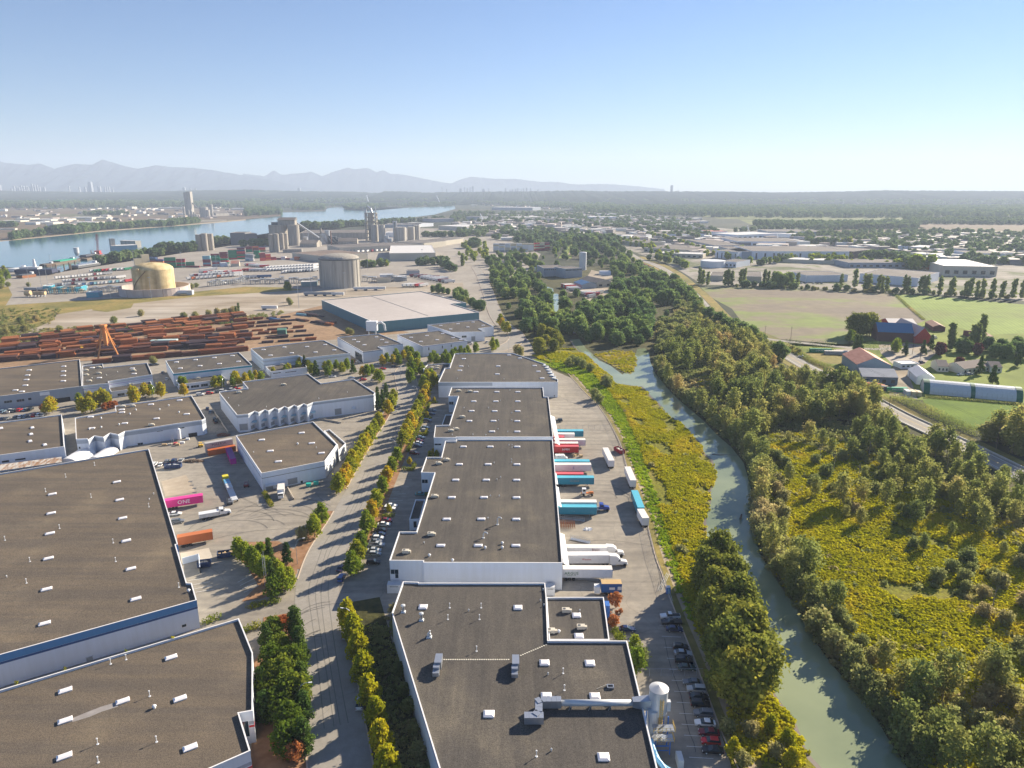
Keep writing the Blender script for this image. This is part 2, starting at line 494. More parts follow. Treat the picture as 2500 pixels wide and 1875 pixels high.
sheet('industrial_ground',[(-900,2100),(-900,720),(0,655),(150,655),(240,640),(300,622),(560,600),(700,572),(960,556),(1180,560),(1320,620),(1300,660),(1190,700),(1210,760),(1290,830),
  (1330,900),(1420,940),(1487,1005),(1525,1108),(1585,1258),(1634,1420),(1674,1536),(1731,1696),(1785,1875),(1830,2050)],.03,PORT)
sheet('wetland_ground',[(1330,660),(1560,640),(1640,690),(1700,740),(1760,800),(1860,850),(1960,916),(2111,976),(2266,1068),(2361,1120),(2480,1178),(2620,1240),(3100,1600),(3100,2200),(1850,2200),(1785,1875),(1731,1696),(1634,1420),(1585,1258),(1525,1108),(1487,1005),
  (1420,930),(1330,900),(1290,830),(1200,740),(1190,690)],.06,UNDER)
PARKG = ground('park_ground',[(.012,6,[(.40,(.10,.12,.05)),(.47,(.24,.22,.19)),(.60,(.33,.30,.27)),(.66,(.14,.16,.06))],1),(.06,5,[(.35,(.8,.8,.8)),(.65,(1.15,1.15,1.15))],-1)],.95)
sheet('park_ground',[(1500,596),(1700,588),(2100,600),(2500,608),(2900,640),(2900,742),(2600,742),(2400,728),(2261,716),(2085,708),(1800,696),(1715,696),(1672,668),(1620,640),(1560,620)],.06,PARKG)
sheet('park_ground',[(1160,548),(1350,540),(1600,545),(1800,560),(2300,578),(2700,590),(2900,630),(2500,606),(2100,598),(1700,586),(1500,592),(1440,560),(1330,575),(1180,570)],.05,PARKG)
# Fraser-like broad river and its far bank fields
far_bank = [(-700,622),(0,589),(119,578),(236,566),(339,558),(461,549),(600,537),(687,529),(687,519),(793,516),(800,508),(838,505),(845,513),(900,515),(1000,507),(1110,503)]
near_bank = [(1112,510),(1060,524),(990,533),(940,541),(830,545),(735,556),(700,562),(600,578),(500,592),(400,606),(300,617),(245,622),(240,640),(178,652),(150,664),(110,664),(60,655),(0,652),(-700,720)]
sheet('river',far_bank + near_bank,.12,RIVER)
sheet('far_bank_beach',[(p[0],p[1] - 1.6) for p in far_bank[:7]] + [(p[0],p[1] + .8) for p in far_bank[:7]][::-1],.16,TRAIL)
FLD = [([(-900,505),(420,505),(600,511),(680,514),(686,527),(600,535),(461,547),(339,556),(236,564),(119,576),(0,587),(-900,625)],FIELD),
  ([(1800,534),(2170,542),(2260,556),(2010,562),(1850,556)],BOG),([(2000,562),(2240,547),(2560,545),(2700,580),(2400,577),(2200,574)],FIELD),
  ([(1680,524),(2300,532),(2700,536),(2700,546),(2240,545),(1760,534)],BOG)]
for p,m in FLD: sheet('far_field',p,.05,m)
sheet('port_lot',[(-900,760),(0,700),(0,668),(110,672),(178,660),(245,645),(300,628),(500,615),(700,610),(990,605),(1140,610),(1140,680),(900,700),(780,712),(600,700),(300,735),(60,745),(20,760),(-300,860)],.05,PORT)
sheet('pale_lot',[(-900,905),(-300,850),(20,792),(150,765),(290,742),(480,722),(600,716),(780,712),(1130,690),(1135,722),(1000,712),(850,728),(790,748),(560,790),(420,800),(160,822),(0,842)],.07,LOT)
sheet('grass_verge',[(-900,880),(-300,800),(20,745),(290,728),(480,712),(600,700),(700,702),(740,708),(600,717),(480,724),(290,745),(150,766),(20,772),(-300,850)],.10,DRY)
sheet('dry_grass_patch',[(-300,850),(20,775),(130,762),(135,780),(90,800),(40,812),(0,840)],.13,DRY)
sheet('dry_grass_patch',[(230,742),(330,735),(320,752),(260,762),(225,758)],.13,DRY)
sheet('dry_grass_patch',[(20,700),(-300,720),(-300,770),(10,752),(30,720)],.13,DRY)
sheet('steel_yard',[(-600,980),(-600,868),(0,842),(160,822),(420,800),(560,788),(700,766),(790,745),(905,790),(1000,812),(900,826),(790,833),(590,862),(370,880),(200,884),(0,905)],.09,YARD)
sheet('paved_lot',[(-900,2100),(-900,990),(-600,975),(0,905),(200,882),(370,878),(590,860),(790,832),(900,822),(1000,812),(1170,790),(1240,800),(1290,832),(1296,870),(1352,905),(1400,925),(1437,960),(1475,1005),(1500,1050),(1522,1108),(1582,1258),
  (1603,1339),(1620,1380),(1634,1420),(1661,1504),(1674,1536),(1707,1620),(1731,1696),(1758,1778),(1786,1875),(1830,2050)],.12,ASPH)
# main road with kerbs, verges and pavements
WC = [at(*q) for q in [(757,1990),(752,1875),(738,1700),(724,1520),(721,1445),(736,1390),(751,1353),(768,1323),(806,1266),(846,1195),(882,1130),(917,1070),(936,1041),(951,1016),(963,985),(968,960)]]
west = smooth_line(WC,4)
EC = off_line(west,-13.2)
struct('road',strip_mb(west,0,-13.2,.16),ROADM)
NR = smooth_line([at(*q) for q in [(1000,960),(990,925),(990,905),(1010,890),(1060,878),(1130,868),(1190,860),(1240,845),(1262,828),(1255,812),(1230,795),(1212,770),(1200,740),(1192,715),(1182,690),(1172,668),(1160,650)]],4)
struct('road',strip_mb(NR,6.5,-6.5,.17),ROADM)
SR = smooth_line([at(*q) for q in [(-300,1045),(0,1021),(150,1008),(330,984),(500,958),(640,930),(760,915),(880,905),(985,905)]],4)
struct('road',strip_mb(SR,6,-6,.165),ROADM)
KERB = flat('kerb_concrete',(.52,.42,.33),.9)
def kerb(line,d,w=.35,z=.30): return struct('kerb',strip_mb(line,d,d + w,.12,z),KERB)
gaps = [(0,22),(31,58)]
kerb(west[:13],0); kerb(west[18:34],0); kerb(west[36:],0)
kerb(west[:14],-13.6); kerb(west[22:],-13.6)
kerb(NR,6.5); kerb(NR,-6.9); kerb(SR,6); kerb(SR,-6.4)
struct('verge',strip_mb(west[20:34],5.4,.35,.20),BARKM)
struct('verge',strip_mb(west[36:48],4.2,.35,.20),BARKM)
struct('verge',strip_mb(west[48:],3.8,.35,.20),BARKM)
struct('verge',strip_mb(west[:14],9,.35,.20),BARKM)
struct('verge',strip_mb(west[:14],-13.6,-24.5,.20),UNDER)
struct('pavement',strip_mb(west[22:60],-13.6,-15.6,.22),ASPH)
struct('verge',strip_mb(west[22:60],-15.6,-19.2,.21),BARKM)
sheet('verge',[(660,1560),(735,1530),(745,1700),(752,1875),(755,1990),(600,1990),(612,1875),(617,1735),(617,1620)],.19,BARKM)
sheet('verge',[(590,1470),(640,1462),(693,1440),(726,1400),(722,1345),(680,1322),(600,1325),(560,1345),(600,1380),(630,1430)],.22,BARKM)
# highway to the east, the farm lane
HW = smooth_line([at(*q) for q in [(2900,1375),(2600,1218),(2460,1143),(2372,1099),(2286,1058),(2190,1013),(2105,966),(2030,926),(1972,897),(1912,862),(1868,835),(1805,806),(1752,782),(1727,757),(1705,731),(1675,702),(1642,672),(1607,650),(1560,632),(1525,612),(1497,594),(1472,578),(1452,562),(1438,548)]],4)
struct('highway',strip_mb(HW,6.2,-6.2,.20),ROADM)
PAINTW = flat('road_white',(.75,.74,.72),.7); PAINTY = flat('road_yellow',(.62,.42,.06),.7)
struct('line_marking',strip_mb(HW[:70],4.4,4.15,.212),PAINTW)
struct('line_marking',strip_mb(HW[:70],-4.15,-4.4,.212),PAINTW)
struct('line_marking',strip_mb(HW[:70],.22,.07,.212),PAINTY)
struct('line_marking',strip_mb(HW[:70],-.07,-.22,.212),PAINTY)
BARR = flat('barrier_concrete',(.62,.60,.57),.85)
b_ = strip_mb(HW[2:26],6.9,6.5,.1,.85)
tag(b_.build('barrier',BARR),'long concrete barrier on the wetland side of the highway','road barrier')
b_ = strip_mb(HW[2:26],-6.4,-6.8,.1,.85)
tag(b_.build('barrier',BARR),'long concrete barrier on the farm side of the highway','road barrier')
FL = smooth_line([at(*q) for q in [(1862,826),(1880,829),(1920,834),(1980,840),(2060,848),(2140,853),(2200,850),(2225,862),(2250,880)]],4)
struct('lane',strip_mb(FL,3.4,-3.4,.19),ROADM)
sheet('field',[(1711,703),(1800,700),(1952,706),(2085,713),(2175,718),(2215,745),(2260,782),(2150,828),(2057,841),(1968,834),(1900,828),(1861,818),(1812,789),(1787,754),(1739,728)],.12,PLOUGH)
sheet('field',[(2175,718),(2261,722),(2400,735),(2600,752),(3200,800),(3000,860),(2600,822),(2500,814),(2402,818),(2307,790),(2260,782),(2215,745)],.12,GREENF)
sheet('farm_ground',[(1880,842),(2060,850),(2150,828),(2260,782),(2307,790),(2402,818),(2500,814),(2700,830),(2900,1000),(2500,985),(2252,978),(2160,972),(2100,950),(2000,902),(1930,862)],.10,LAWN)
sheet('farmyard',[(2145,842),(2215,838),(2300,850),(2255,890),(2215,905),(2240,975),(2170,965),(2180,890),(2150,862)],.14,LOT)
sheet('farmyard',[(2035,853),(2080,850),(2085,866),(2040,868)],.14,LOT)
sheet('dry_grass_patch',[(1950,860),(2060,866),(2068,890),(2010,888),(1960,872)],.14,DRY)
sheet('lush_field',[(2253,979),(2266,974),(2293,972),(2500,987),(3000,1025),(3000,1200),(2500,1056),(2402,1053),(2361,1045),(2307,1020),(2266,996)],.14,LUSH)
struct('highway_verge',strip_mb(HW[2:30],-6.8,-13,.16),DRY)
struct('highway_verge',strip_mb(HW[28:74],-6.8,-17,.155),DRY)
struct('highway_verge',strip_mb(HW[28:74],12,6.8,.155),DRY)
# the slough and its margins
slough = [(1392,830),(1407,852),(1434,869),(1461,895),(1488,917),(1502,936),(1559,944),(1568,947),(1595,974),(1617,998),(1636,1020),(1660,1031),(1684,1058),(1706,1080),(1717,1104),(1736,1125),(1747,1163),(1737,1184),(1731,1225),(1723,1266),(1720,1293),
   (1735,1350),(1765,1430),(1800,1500),(1840,1570),(1872,1650),(1900,1718),(1935,1756),(1954,1818),(2000,1875),(2090,2000),
   (2330,2000),(2215,1875),(2165,1800),(2125,1730),(2080,1680),(2032,1625),(1992,1570),(1975,1530),(1950,1490),(1914,1445),(1885,1400),(1858,1360),(1845,1315),(1836,1260),(1833,1190),(1815,1130),(1785,1092),(1752,1064),(1720,1030),(1685,1000),(1655,975),(1626,945),(1600,912),(1588,885),(1584,862),(1575,850),(1556,852),
   (1545,885),(1536,900),(1520,915),(1490,893),(1462,880),(1444,862),(1430,850),(1421,838),(1414,828)]
sheet('slough',slough,.14,SLOUGH)
sheet('marsh',[(1298,868),(1374,850),(1405,852),(1434,870),(1461,896),(1488,918),(1502,937),(1559,945),(1568,948),(1595,975),(1617,999),(1636,1021),(1660,1032),(1684,1059),(1706,1081),(1717,1105),(1736,1126),(1747,1164),(1737,1185),(1731,1226),(1723,1267),(1720,1294),
  (1735,1351),(1765,1431),(1800,1501),(1840,1571),(1872,1651),(1900,1719),(1935,1757),(1954,1819),(2000,1876),(2050,2000),(1850,2000),(1786,1875),(1731,1696),(1680,1509),(1655,1447),(1639,1401),(1609,1312),(1574,1211),(1545,1134),(1515,1052),(1491,1012),(1439,952),(1407,917),(1350,892)],.18,MARSH)
sheet('marsh',[(1880,1066),(1960,1060),(2080,1090),(2200,1150),(2330,1220),(2500,1300),(3000,1700),(3000,2100),(2340,2000),(2225,1875),(2175,1800),(2133,1730),(2088,1680),(2040,1625),(2000,1570),(1983,1530),(1958,1490),(1922,1445),(1893,1400),(1866,1355),(1852,1315),(1843,1260),(1850,1180),(1860,1110)],.18,MARSH)
sheet('marsh',[(1700,925),(1740,912),(1760,930),(1735,950),(1705,948)],.18,MARSH)
mud_ = smooth_line([at(*q) for q in slough[:32]],3); struct('mud_bank',strip_mb([p + Vector((.35 * math.sin(i * 1.3),.3 * math.sin(i * .7))) for i,p in enumerate(mud_)],.5,-.7,.185),flat('wet_mud',(.13,.10,.08),.5))
sheet('mudflat',[(1450,868),(1500,857),(1545,860),(1556,880),(1548,905),(1540,914),(1520,908),(1490,890)],.20,DRY)
sheet('bank',[(1392,862),(1350,872),(1298,878),(1340,895),(1407,922),(1439,958),(1491,1018),(1515,1058),(1545,1140),(1574,1217),(1609,1318),(1639,1407),(1655,1452),(1685,1520),(1700,1515),(1672,1440),(1650,1365),(1635,1310),(1612,1240),(1590,1180),(1568,1110),(1545,1050),(1520,1000),(1490,960),(1450,915)],.21,BANK)
TR = smooth_line([at(*q) for q in [(1398,912),(1410,925),(1439,957),(1466,982),(1491,1014),(1515,1055),(1532,1090),(1546,1136),(1556,1165),(1575,1213),(1596,1262),(1610,1314),(1624,1363),(1640,1403),(1656,1449),(1668,1478),(1682,1512),(1720,1600),(1760,1700),(1800,1800),(1850,1900)]],4)
struct('verge',strip_mb(TR,2.4,-3.0,.235),DRY)
struct('path',strip_mb(TR,.9,-.9,.25),TRAIL)
struct('kerb',strip_mb(TR,-3.0,-3.3,.12,.3),KERB)
for q in ([(1349,716),(1363,718),(1364,745),(1362,765),(1352,768),(1350,740)],[(1566,711),(1578,711),(1580,738),(1568,740)],[(1335,700),(1350,705),(1352,716),(1340,714)]):
 sheet('pond',q,.14,SLOUGH)
# ------------------------------------------------------------------ hills and mountains
def ridge(name,pts,Y,depth,m,base_y=461,foot=0.35,step=4,rough=1.0,seed=1):
 """pts: (px, py) of a skyline; the hill stands at depth Y and falls away to both sides"""
 r = random.Random(seed)
 xs = []; x = pts[0][0]
 while x <= pts[-1][0]:
  for i in range(len(pts) - 1):
   if pts[i][0] <= x <= pts[i + 1][0]:
    f = (x - pts[i][0]) / (pts[i + 1][0] - pts[i][0]); py = pts[i][1] + f * (pts[i + 1][1] - pts[i][1]); break
  xs.append((x,py + r.uniform(-.5,.5) * rough)); x += step
 mb = MB(); rows = [(-depth,0),(-depth * .6,.35),(-depth * .3,.62),(-depth * .12,.86),(0,1),(depth * .3,.6),(depth * .8,0)]
 n = len(xs); vs = []
 for dy,k in rows:
  for i,(x,py) in enumerate(xs):
   h = max(0,hz(py,Y))
   jit = 1 if k in (0,1) else 1 + .10 * math.sin(i * .7 + dy * .01) * math.sin(i * .19 + dy)
   yy = Y + dy * (1 + (.10 * math.sin(i * .45 + dy) if k not in (0,1) else 0))
   vs.append(((x - 1250) / F * Y * .966 * (yy / Y) ** .3,yy,h * k * jit))
 fs = [(a * n + i,a * n + i + 1,(a + 1) * n + i + 1,(a + 1) * n + i) for a in range(len(rows) - 1) for i in range(n - 1)]
 mb.add(vs,fs)
 return struct(name,mb,m)
MOUNT = ground('mountain_forest',[(.001,8,[(.3,(.015,.025,.035)),(.7,(.035,.05,.065))],1)],1,spec=0)
HILL = ground('wooded_hill',[(.006,8,[(.35,(.010,.018,.014)),(.6,(.026,.036,.022)),(.78,(.07,.07,.055))],1)],1,spec=0)
kx = lambda a: [(x,y) for x,y in a]
ridge('mountain',kx([(-900,420),(-500,400),(-200,404),(0,391),(30,398),(80,402),(110,399),(145,413),(170,405),(195,400),(235,402),(261,389),(290,398),(320,407),(345,412),(365,408),(390,403),(430,408),(480,410),(530,416),(575,424),(620,432),(680,443),(730,455),(780,461)]),14200,2500,MOUNT,seed=2)
ridge('mountain',kx([(540,452),(600,424),(650,430),(674,415),(690,427),(730,423),(765,419),(790,430),(812,421),(832,415),(852,409),(872,413),(900,410),(922,420),(938,415),(955,424),(985,426),(1030,435),(1080,445),(1130,452),(1160,462)]),15700,1000,MOUNT,seed=3)
ridge('mountain',kx([(1080,456),(1120,440),(1150,431),(1200,436),(1260,437),(1320,444),(1360,444),(1400,450),(1480,449),(1560,455),(1620,462)]),16200,700,MOUNT,seed=4)
ridge('hill',kx([(940,466),(1040,470),(1180,468),(1300,467),(1400,465),(1500,467),(1650,467),(1800,468),(1900,470),(2050,468),(2150,465),(2300,466),(2500,467),(2900,466),(3400,468)]),8000,2600,HILL,rough=2.0,step=3,seed=5)
ridge('hill',kx([(-900,466),(-300,467),(0,466),(120,468),(300,470),(450,466),(600,463),(720,467),(850,468),(950,472),(1050,478)]),8600,3300,HILL,rough=2.5,step=3,seed=6)
# ------------------------------------------------------------------ foliage
def leafcloud(name,blobs,n,size,m,seed=0,up=.25,shell=.3,fuzz=.16):
 r = np.random.default_rng(seed)
 B = np.array([b[:6] for b in blobs],float)
 w = np.array([b[6] if len(b) > 6 else b[3] * b[5] for b in blobs],float); w /= w.sum()
 idx = r.choice(len(B),n,p=w)
 d = r.normal(size=(n,3)); d /= np.linalg.norm(d,axis=1)[:,None]
 rad = shell + (1 - shell) * r.random(n) ** .6
 c = B[idx,:3] + d * B[idx,3:6] * rad[:,None] + r.normal(size=(n,3)) * B[idx,3:4] * fuzz
 nn = d * .7 + r.normal(size=(n,3)) * .6; nn[:,2] += up
 nn /= np.linalg.norm(nn,axis=1)[:,None]
 a = np.cross(nn,r.normal(size=(n,3))); a /= np.linalg.norm(a,axis=1)[:,None]
 b = np.cross(nn,a)
 s = size * (.55 + .9 * r.random(n))[:,None] * .5
 k = (.6 + .8 * r.random(n))[:,None]
 P = np.stack([c - a * s - b * s * k * .6,c + a * s * .8 - b * s * k,c + a * s + b * s * k * .7,c - a * s * .7 + b * s * k],1).reshape(-1,3)
 P[:,2] = np.maximum(P[:,2],.05)
 me = bpy.data.meshes.new(name)
 me.vertices.add(4 * n); me.vertices.foreach_set('co',P.astype(np.float32).ravel())
 me.loops.add(4 * n); me.loops.foreach_set('vertex_index',np.arange(4 * n,dtype=np.int32))
 me.polygons.add(n); me.polygons.foreach_set('loop_start',np.arange(0,4 * n,4,dtype=np.int32))
 me.polygons.foreach_set('loop_total',np.full(n,4,np.int32))
 at_ = me.attributes.new('v','FLOAT','FACE')
 bv = r.random(len(B))
 at_.data.foreach_set('value',(.55 * r.random(n) + .45 * bv[idx]).astype(np.float32))
 me.materials.append(m)
 me.update(); me.validate()
 return me
def crownblobs(r,h0,h1,R_,n,br,shape='oval'):
 out = []
 for i in range(n):
  t = (i + .5) / n
  z = h0 + (h1 - h0) * t
  if shape == 'oval': k = math.sin(math.pi * (.12 + .80 * t)) ** .7
  elif shape == 'cone': k = 1 - t * .93
  elif shape == 'maple': k = (1 - t) ** .5 * min(1,.72 + t * 2.2)
  elif shape == 'col': k = math.sin(math.pi * (.15 + .75 * t)) ** .5
  else: k = 1
  a = i * 2.4 + r.uniform(-.5,.5)
  q = R_ * k * r.uniform(.35,.8)
  b = br * r.uniform(.75,1.25) * (.55 + .45 * k)
  out.append((q * math.cos(a),q * math.sin(a),z,b,b,b * r.uniform(.7,.95)))
 return out
def trunkmesh(name,r,h,rb,m,limbs=4,spread=1.5,lean=.3):
 mb = MB()
 p = [(0,0,0),(r.uniform(-lean,lean) * .4,r.uniform(-lean,lean) * .4,h * .45),(r.uniform(-lean,lean),r.uniform(-lean,lean),h * .92)]
 mb.tube(p,[rb,rb * .65,rb * .15],6)
 for i in range(limbs):
  t = .35 + .5 * i / max(1,limbs); a = i * 2.4 + r.uniform(-.4,.4)
  q = Vector(p[1]).lerp(Vector(p[2]),(t - .45) / .47) if t > .45 else Vector(p[0]).lerp(Vector(p[1]),t / .45)
  e = q + Vector((math.cos(a) * spread,math.sin(a) * spread,spread * .9))
  mb.tube([q,q.lerp(e,.5) + Vector((0,0,.12 * spread)),e],[rb * .4,rb * .25,rb * .08],4)
 return mb.mesh(name,m)
LM_street = leafmat('street_tree_leaves',[(.0,(.13,.17,.018)),(.3,(.22,.24,.02)),(.6,(.36,.31,.022)),(.85,(.44,.26,.02)),(1,(.44,.17,.03))],.4,gain=1.45)
LM_streetg = leafmat('green_street_leaves',[(.0,(.065,.11,.014)),(.4,(.125,.175,.018)),(.75,(.21,.24,.022)),(1,(.30,.25,.025))],.4)
LM_yel = leafmat('yellow_leaves',[(.0,(.19,.22,.012)),(.5,(.33,.32,.015)),(1,(.44,.36,.02))],.42,gain=1.35)
LM_dark = leafmat('conifer_needles',[(.0,(.022,.045,.014)),(.5,(.045,.08,.018)),(1,(.085,.12,.022))],.2)
LM_cot = leafmat('cottonwood_leaves',[(.0,(.045,.06,.014)),(.45,(.085,.095,.018)),(.8,(.14,.135,.022)),(1,(.23,.19,.03))],.36,gain=2.6)
LM_oak = leafmat('forest_leaves',[(.0,(.032,.058,.024)),(.5,(.062,.09,.028)),(.85,(.10,.125,.035)),(1,(.15,.14,.03))],.34,.012,gain=3.0)
LM_ald = leafmat('alder_leaves',[(.0,(.055,.075,.022)),(.4,(.10,.115,.032)),(.75,(.145,.14,.042)),(1,(.24,.165,.08))],.40,.03,gain=2.55)
LM_wil = leafmat('willow_leaves',[(.0,(.065,.085,.03)),(.5,(.12,.13,.045)),(1,(.21,.165,.085))],.40,.03,gain=2.5)
LM_red = leafmat('red_leaves',[(.0,(.28,.07,.03)),(.5,(.40,.15,.05)),(1,(.46,.22,.10))],.4,gain=1.15)
LM_pur = leafmat('purple_leaves',[(.0,(.05,.015,.02)),(1,(.10,.03,.035))],.25)
LM_pop = leafmat('poplar_leaves',[(.0,(.06,.085,.03)),(.6,(.11,.14,.045)),(1,(.19,.19,.06))],.3,gain=2.1)
LM_hedge = leafmat('hedge_leaves',[(.0,(.07,.10,.014)),(.6,(.14,.16,.02)),(1,(.24,.20,.03))],.3,.2)
LM_reed = leafmat('reed_blades',[(.0,(.22,.23,.008)),(.3,(.27,.265,.008)),(.55,(.31,.29,.010)),(.82,(.37,.31,.02)),(1,(.36,.26,.05))],.35,.04)
LM_bank = leafmat('bank_blades',[(.0,(.12,.18,.012)),(.6,(.24,.32,.016)),(1,(.34,.38,.03))],.4,.08)
LM_far = leafmat('far_leaves',[(.0,(.028,.048,.024)),(.5,(.05,.072,.03)),(1,(.085,.105,.038))],.3,gain=3.2)
V = {}
def mk(kind,n,f):
 V[kind] = [f(random.Random(100 * len(V) + i),i) for i in range(n)]
def tree(kind,h0,h1,R_,nb,br,shape,nl,ls,lm,bark,rb,th,n=3,limbs=5,spread=1.5,up=.25,fuzz=.2):
 def f(r,i):
  cr = leafcloud('crown',crownblobs(r,h0,h1,R_,nb,br,shape),nl,ls,lm,seed=r.randrange(9999),up=up,fuzz=fuzz)
  tk = trunkmesh('trunk',r,th,rb,bark,limbs,spread)
  return [('crown',cr),('trunk',tk)]
 mk(kind,n,f)
tree('street',1.8,8.0,3.3,30,1.25,'maple',1500,.50,LM_street,BARK,.16,7.2,3,5,1.4)
tree('streetg',1.7,8.2,3.4,30,1.3,'maple',1500,.50,LM_streetg,BARK,.16,7.2,3,5,1.4)
tree('yellow',1.6,8.4,3.6,32,1.3,'maple',2100,.50,LM_yel,BARK,.17,7.4,3,5,1.5)
LM_belt = leafmat('belt_leaves',[(.0,(.04,.075,.010)),(.5,(.085,.12,.014)),(1,(.16,.17,.02))],.35)
tree('belt',1.2,9.2,3.6,34,1.5,'oval',2100,.5,LM_belt,BARK,.2,8,3,5,1.5)
tree('pine',1.0,10.0,3.0,34,1.25,'maple',2300,.42,LM_dark,BARK,.2,9,3,5,1.5)
tree('conifer',1.0,10.5,3.0,30,1.0,'cone',2000,.42,LM_dark,BARK,.2,10,3,4,1.2,-.1)
tree('cotton',2.5,15.5,6.2,52,2.1,'oval',5200,.72,LM_cot,PBARK,.38,15,3,7,2.8,fuzz=.3)
tree('forest',1.5,12.5,6.2,40,2.2,'oval',2600,1.0,LM_oak,BARK,.35,12,5,5,2.5,fuzz=.28)
tree('alder',2.8,11.8,3.0,28,1.25,'oval',1000,.55,LM_ald,PBARK,.15,11.2,5,9,2.0,fuzz=.42)
tree('willow',.6,6.2,3.2,24,1.4,'oval',1300,.55,LM_wil,BARK,.16,5,5,5,1.5,fuzz=.32)
tree('poplar',1.0,21,2.6,34,1.5,'col',1900,.9,LM_pop,BARK,.3,18,3,3,1.2)
tree('red',1.2,4.6,2.4,20,.8,'oval',1100,.34,LM_red,BARK,.1,4.2,1,7,1.2)
tree('redshrub',.3,2.3,1.2,10,.8,'oval',600,.3,LM_red,BARK,.06,1.5,1,3,.5)
tree('purple',1.0,9,4.0,26,1.7,'oval',1500,.8,LM_pur,BARK,.25,7,1,4,1.5)
mk('shrub',4,lambda r,i: [('foliage',leafcloud('foliage',[(r.uniform(-.8,.8),r.uniform(-.8,.8),r.uniform(.4,1.1),1.0,1.0,.8) for _ in range(7)],420,.38,LM_wil,seed=i + 50))])
mk('gshrub',3,lambda r,i: [('foliage',leafcloud('foliage',[(r.uniform(-.7,.7),r.uniform(-.7,.7),r.uniform(.4,.9),.9,.9,.7) for _ in range(6)],420,.32,LM_hedge,seed=i + 60))])
mk('fartree',4,lambda r,i: [('crown',leafcloud('crown',crownblobs(r,2,10.5,5.6,18,2.5,'oval'),300,2.4,LM_far,seed=i + 70))])
mk('faryel',2,lambda r,i: [('crown',leafcloud('crown',crownblobs(r,2,11,4.0,12,2.2,'oval'),260,2.0,LM_streetg,seed=i + 80))])
mk('farpop',2,lambda r,i: [('crown',leafcloud('crown',crownblobs(r,1,20,2.4,18,1.7,'col'),420,1.5,LM_pop,seed=i + 85))])
mk('reed',4,lambda r,i: [('reed',leafcloud('reed',[(r.uniform(-1,1),r.uniform(-1,1),r.uniform(.1,.6),.5,.5,.4) for _ in range(6)],50,.46,LM_reed,seed=i + 90,up=.5))])
mk('bankreed',3,lambda r,i: [('reed',leafcloud('reed',[(r.uniform(-.8,.8),r.uniform(-.8,.8),.25,.5,.5,.5) for _ in range(6)],40,.48,LM_bank,seed=i + 95,up=.5))])
mk('bramble',3,lambda r,i: [('reed',leafcloud('reed',[(r.uniform(-1,1),r.uniform(-1,1),.5,.8,.8,.7) for _ in range(6)],60,.55,LM_wil,seed=i + 97,up=.3))])
TN = {}
def plant(kind,p,name,label,cat,group=None,s=1.0,r=rnd,z=0.15):
 v = V[kind][r.randrange(len(V[kind]))]
 o = put(v,name,label,cat,(p[0],p[1],z),r.uniform(0,6.28),group,(s * r.uniform(.92,1.08),s * r.uniform(.92,1.08),s))
 return o
def gn_scatter(name,kind,pts,smin,smax,z=.2,seed=3):
 """stuff: many small clumps on points, one object"""
 r = np.random.default_rng(seed); n = len(pts)
 me = bpy.data.meshes.new(name); me.vertices.add(n)
 co = np.zeros((n,3),np.float32); co[:,:2] = np.array([(p[0],p[1]) for p in pts]); co[:,2] = z
 me.vertices.foreach_set('co',co.ravel())
 me.attributes.new('sc','FLOAT','POINT').data.foreach_set('value',r.uniform(smin,smax,n).astype(np.float32))
 me.attributes.new('rz','FLOAT','POINT').data.foreach_set('value',r.uniform(0,6.28,n).astype(np.float32))
 me.attributes.new('ix','INT','POINT').data.foreach_set('value',r.integers(0,len(V[kind]),n).astype(np.int32))
 me.update()
 o = link(name,me); tag(o,kind='stuff')
 g = bpy.data.node_groups.new(name,'GeometryNodeTree')
 g.interface.new_socket('Geometry',in_out='INPUT',socket_type='NodeSocketGeometry')
 g.interface.new_socket('Geometry',in_out='OUTPUT',socket_type='NodeSocketGeometry')
 gi = g.nodes.new('NodeGroupInput'); go = g.nodes.new('NodeGroupOutput')
 iop = g.nodes.new('GeometryNodeInstanceOnPoints'); iop.inputs['Pick Instance'].default_value = True
 jo = g.nodes.new('GeometryNodeJoinGeometry')
 for v in V[kind][::-1]:
  key = v[0][1].name + '_source'
  so = bpy.data.objects.get(key) or bpy.data.objects.new(key,v[0][1])
  oi = g.nodes.new('GeometryNodeObjectInfo'); oi.inputs['Object'].default_value = so; oi.inputs['As Instance'].default_value = True
  g.links.new(oi.outputs['Geometry'],jo.inputs[0])
 def attr(nm,ty):
  a = g.nodes.new('GeometryNodeInputNamedAttribute'); a.data_type = ty; a.inputs['Name'].default_value = nm; return a.outputs['Attribute']
 g.links.new(gi.outputs[0],iop.inputs['Points']); g.links.new(jo.outputs[0],iop.inputs['Instance'])
 g.links.new(attr('ix','INT'),iop.inputs['Instance Index'])
 cx = g.nodes.new('ShaderNodeCombineXYZ'); g.links.new(attr('rz','FLOAT'),cx.inputs[2])
 g.links.new(cx.outputs[0],iop.inputs['Rotation']); g.links.new(attr('sc','FLOAT'),iop.inputs['Scale'])
 g.links.new(iop.outputs[0],go.inputs[0])
 md = o.modifiers.new('scatter','NODES'); md.node_group = g
 return o
ORD = ['first','second','third','fourth','fifth','sixth','seventh','eighth','ninth','tenth','eleventh','twelfth','thirteenth','fourteenth','fifteenth','sixteenth','seventeenth','eighteenth','nineteenth','twentieth']
TENS = {2: 'twent',3: 'thirt',4: 'fort',5: 'fift',6: 'sixt',7: 'sevent',8: 'eight',9: 'ninet'}
while len(ORD) < 99:
 k = len(ORD) + 1; ORD.append(TENS[k // 10] + ('ieth' if k % 10 == 0 else 'y-' + ORD[k % 10 - 1]))
ORD += ['hundred and ' + q for q in ORD[:60]]
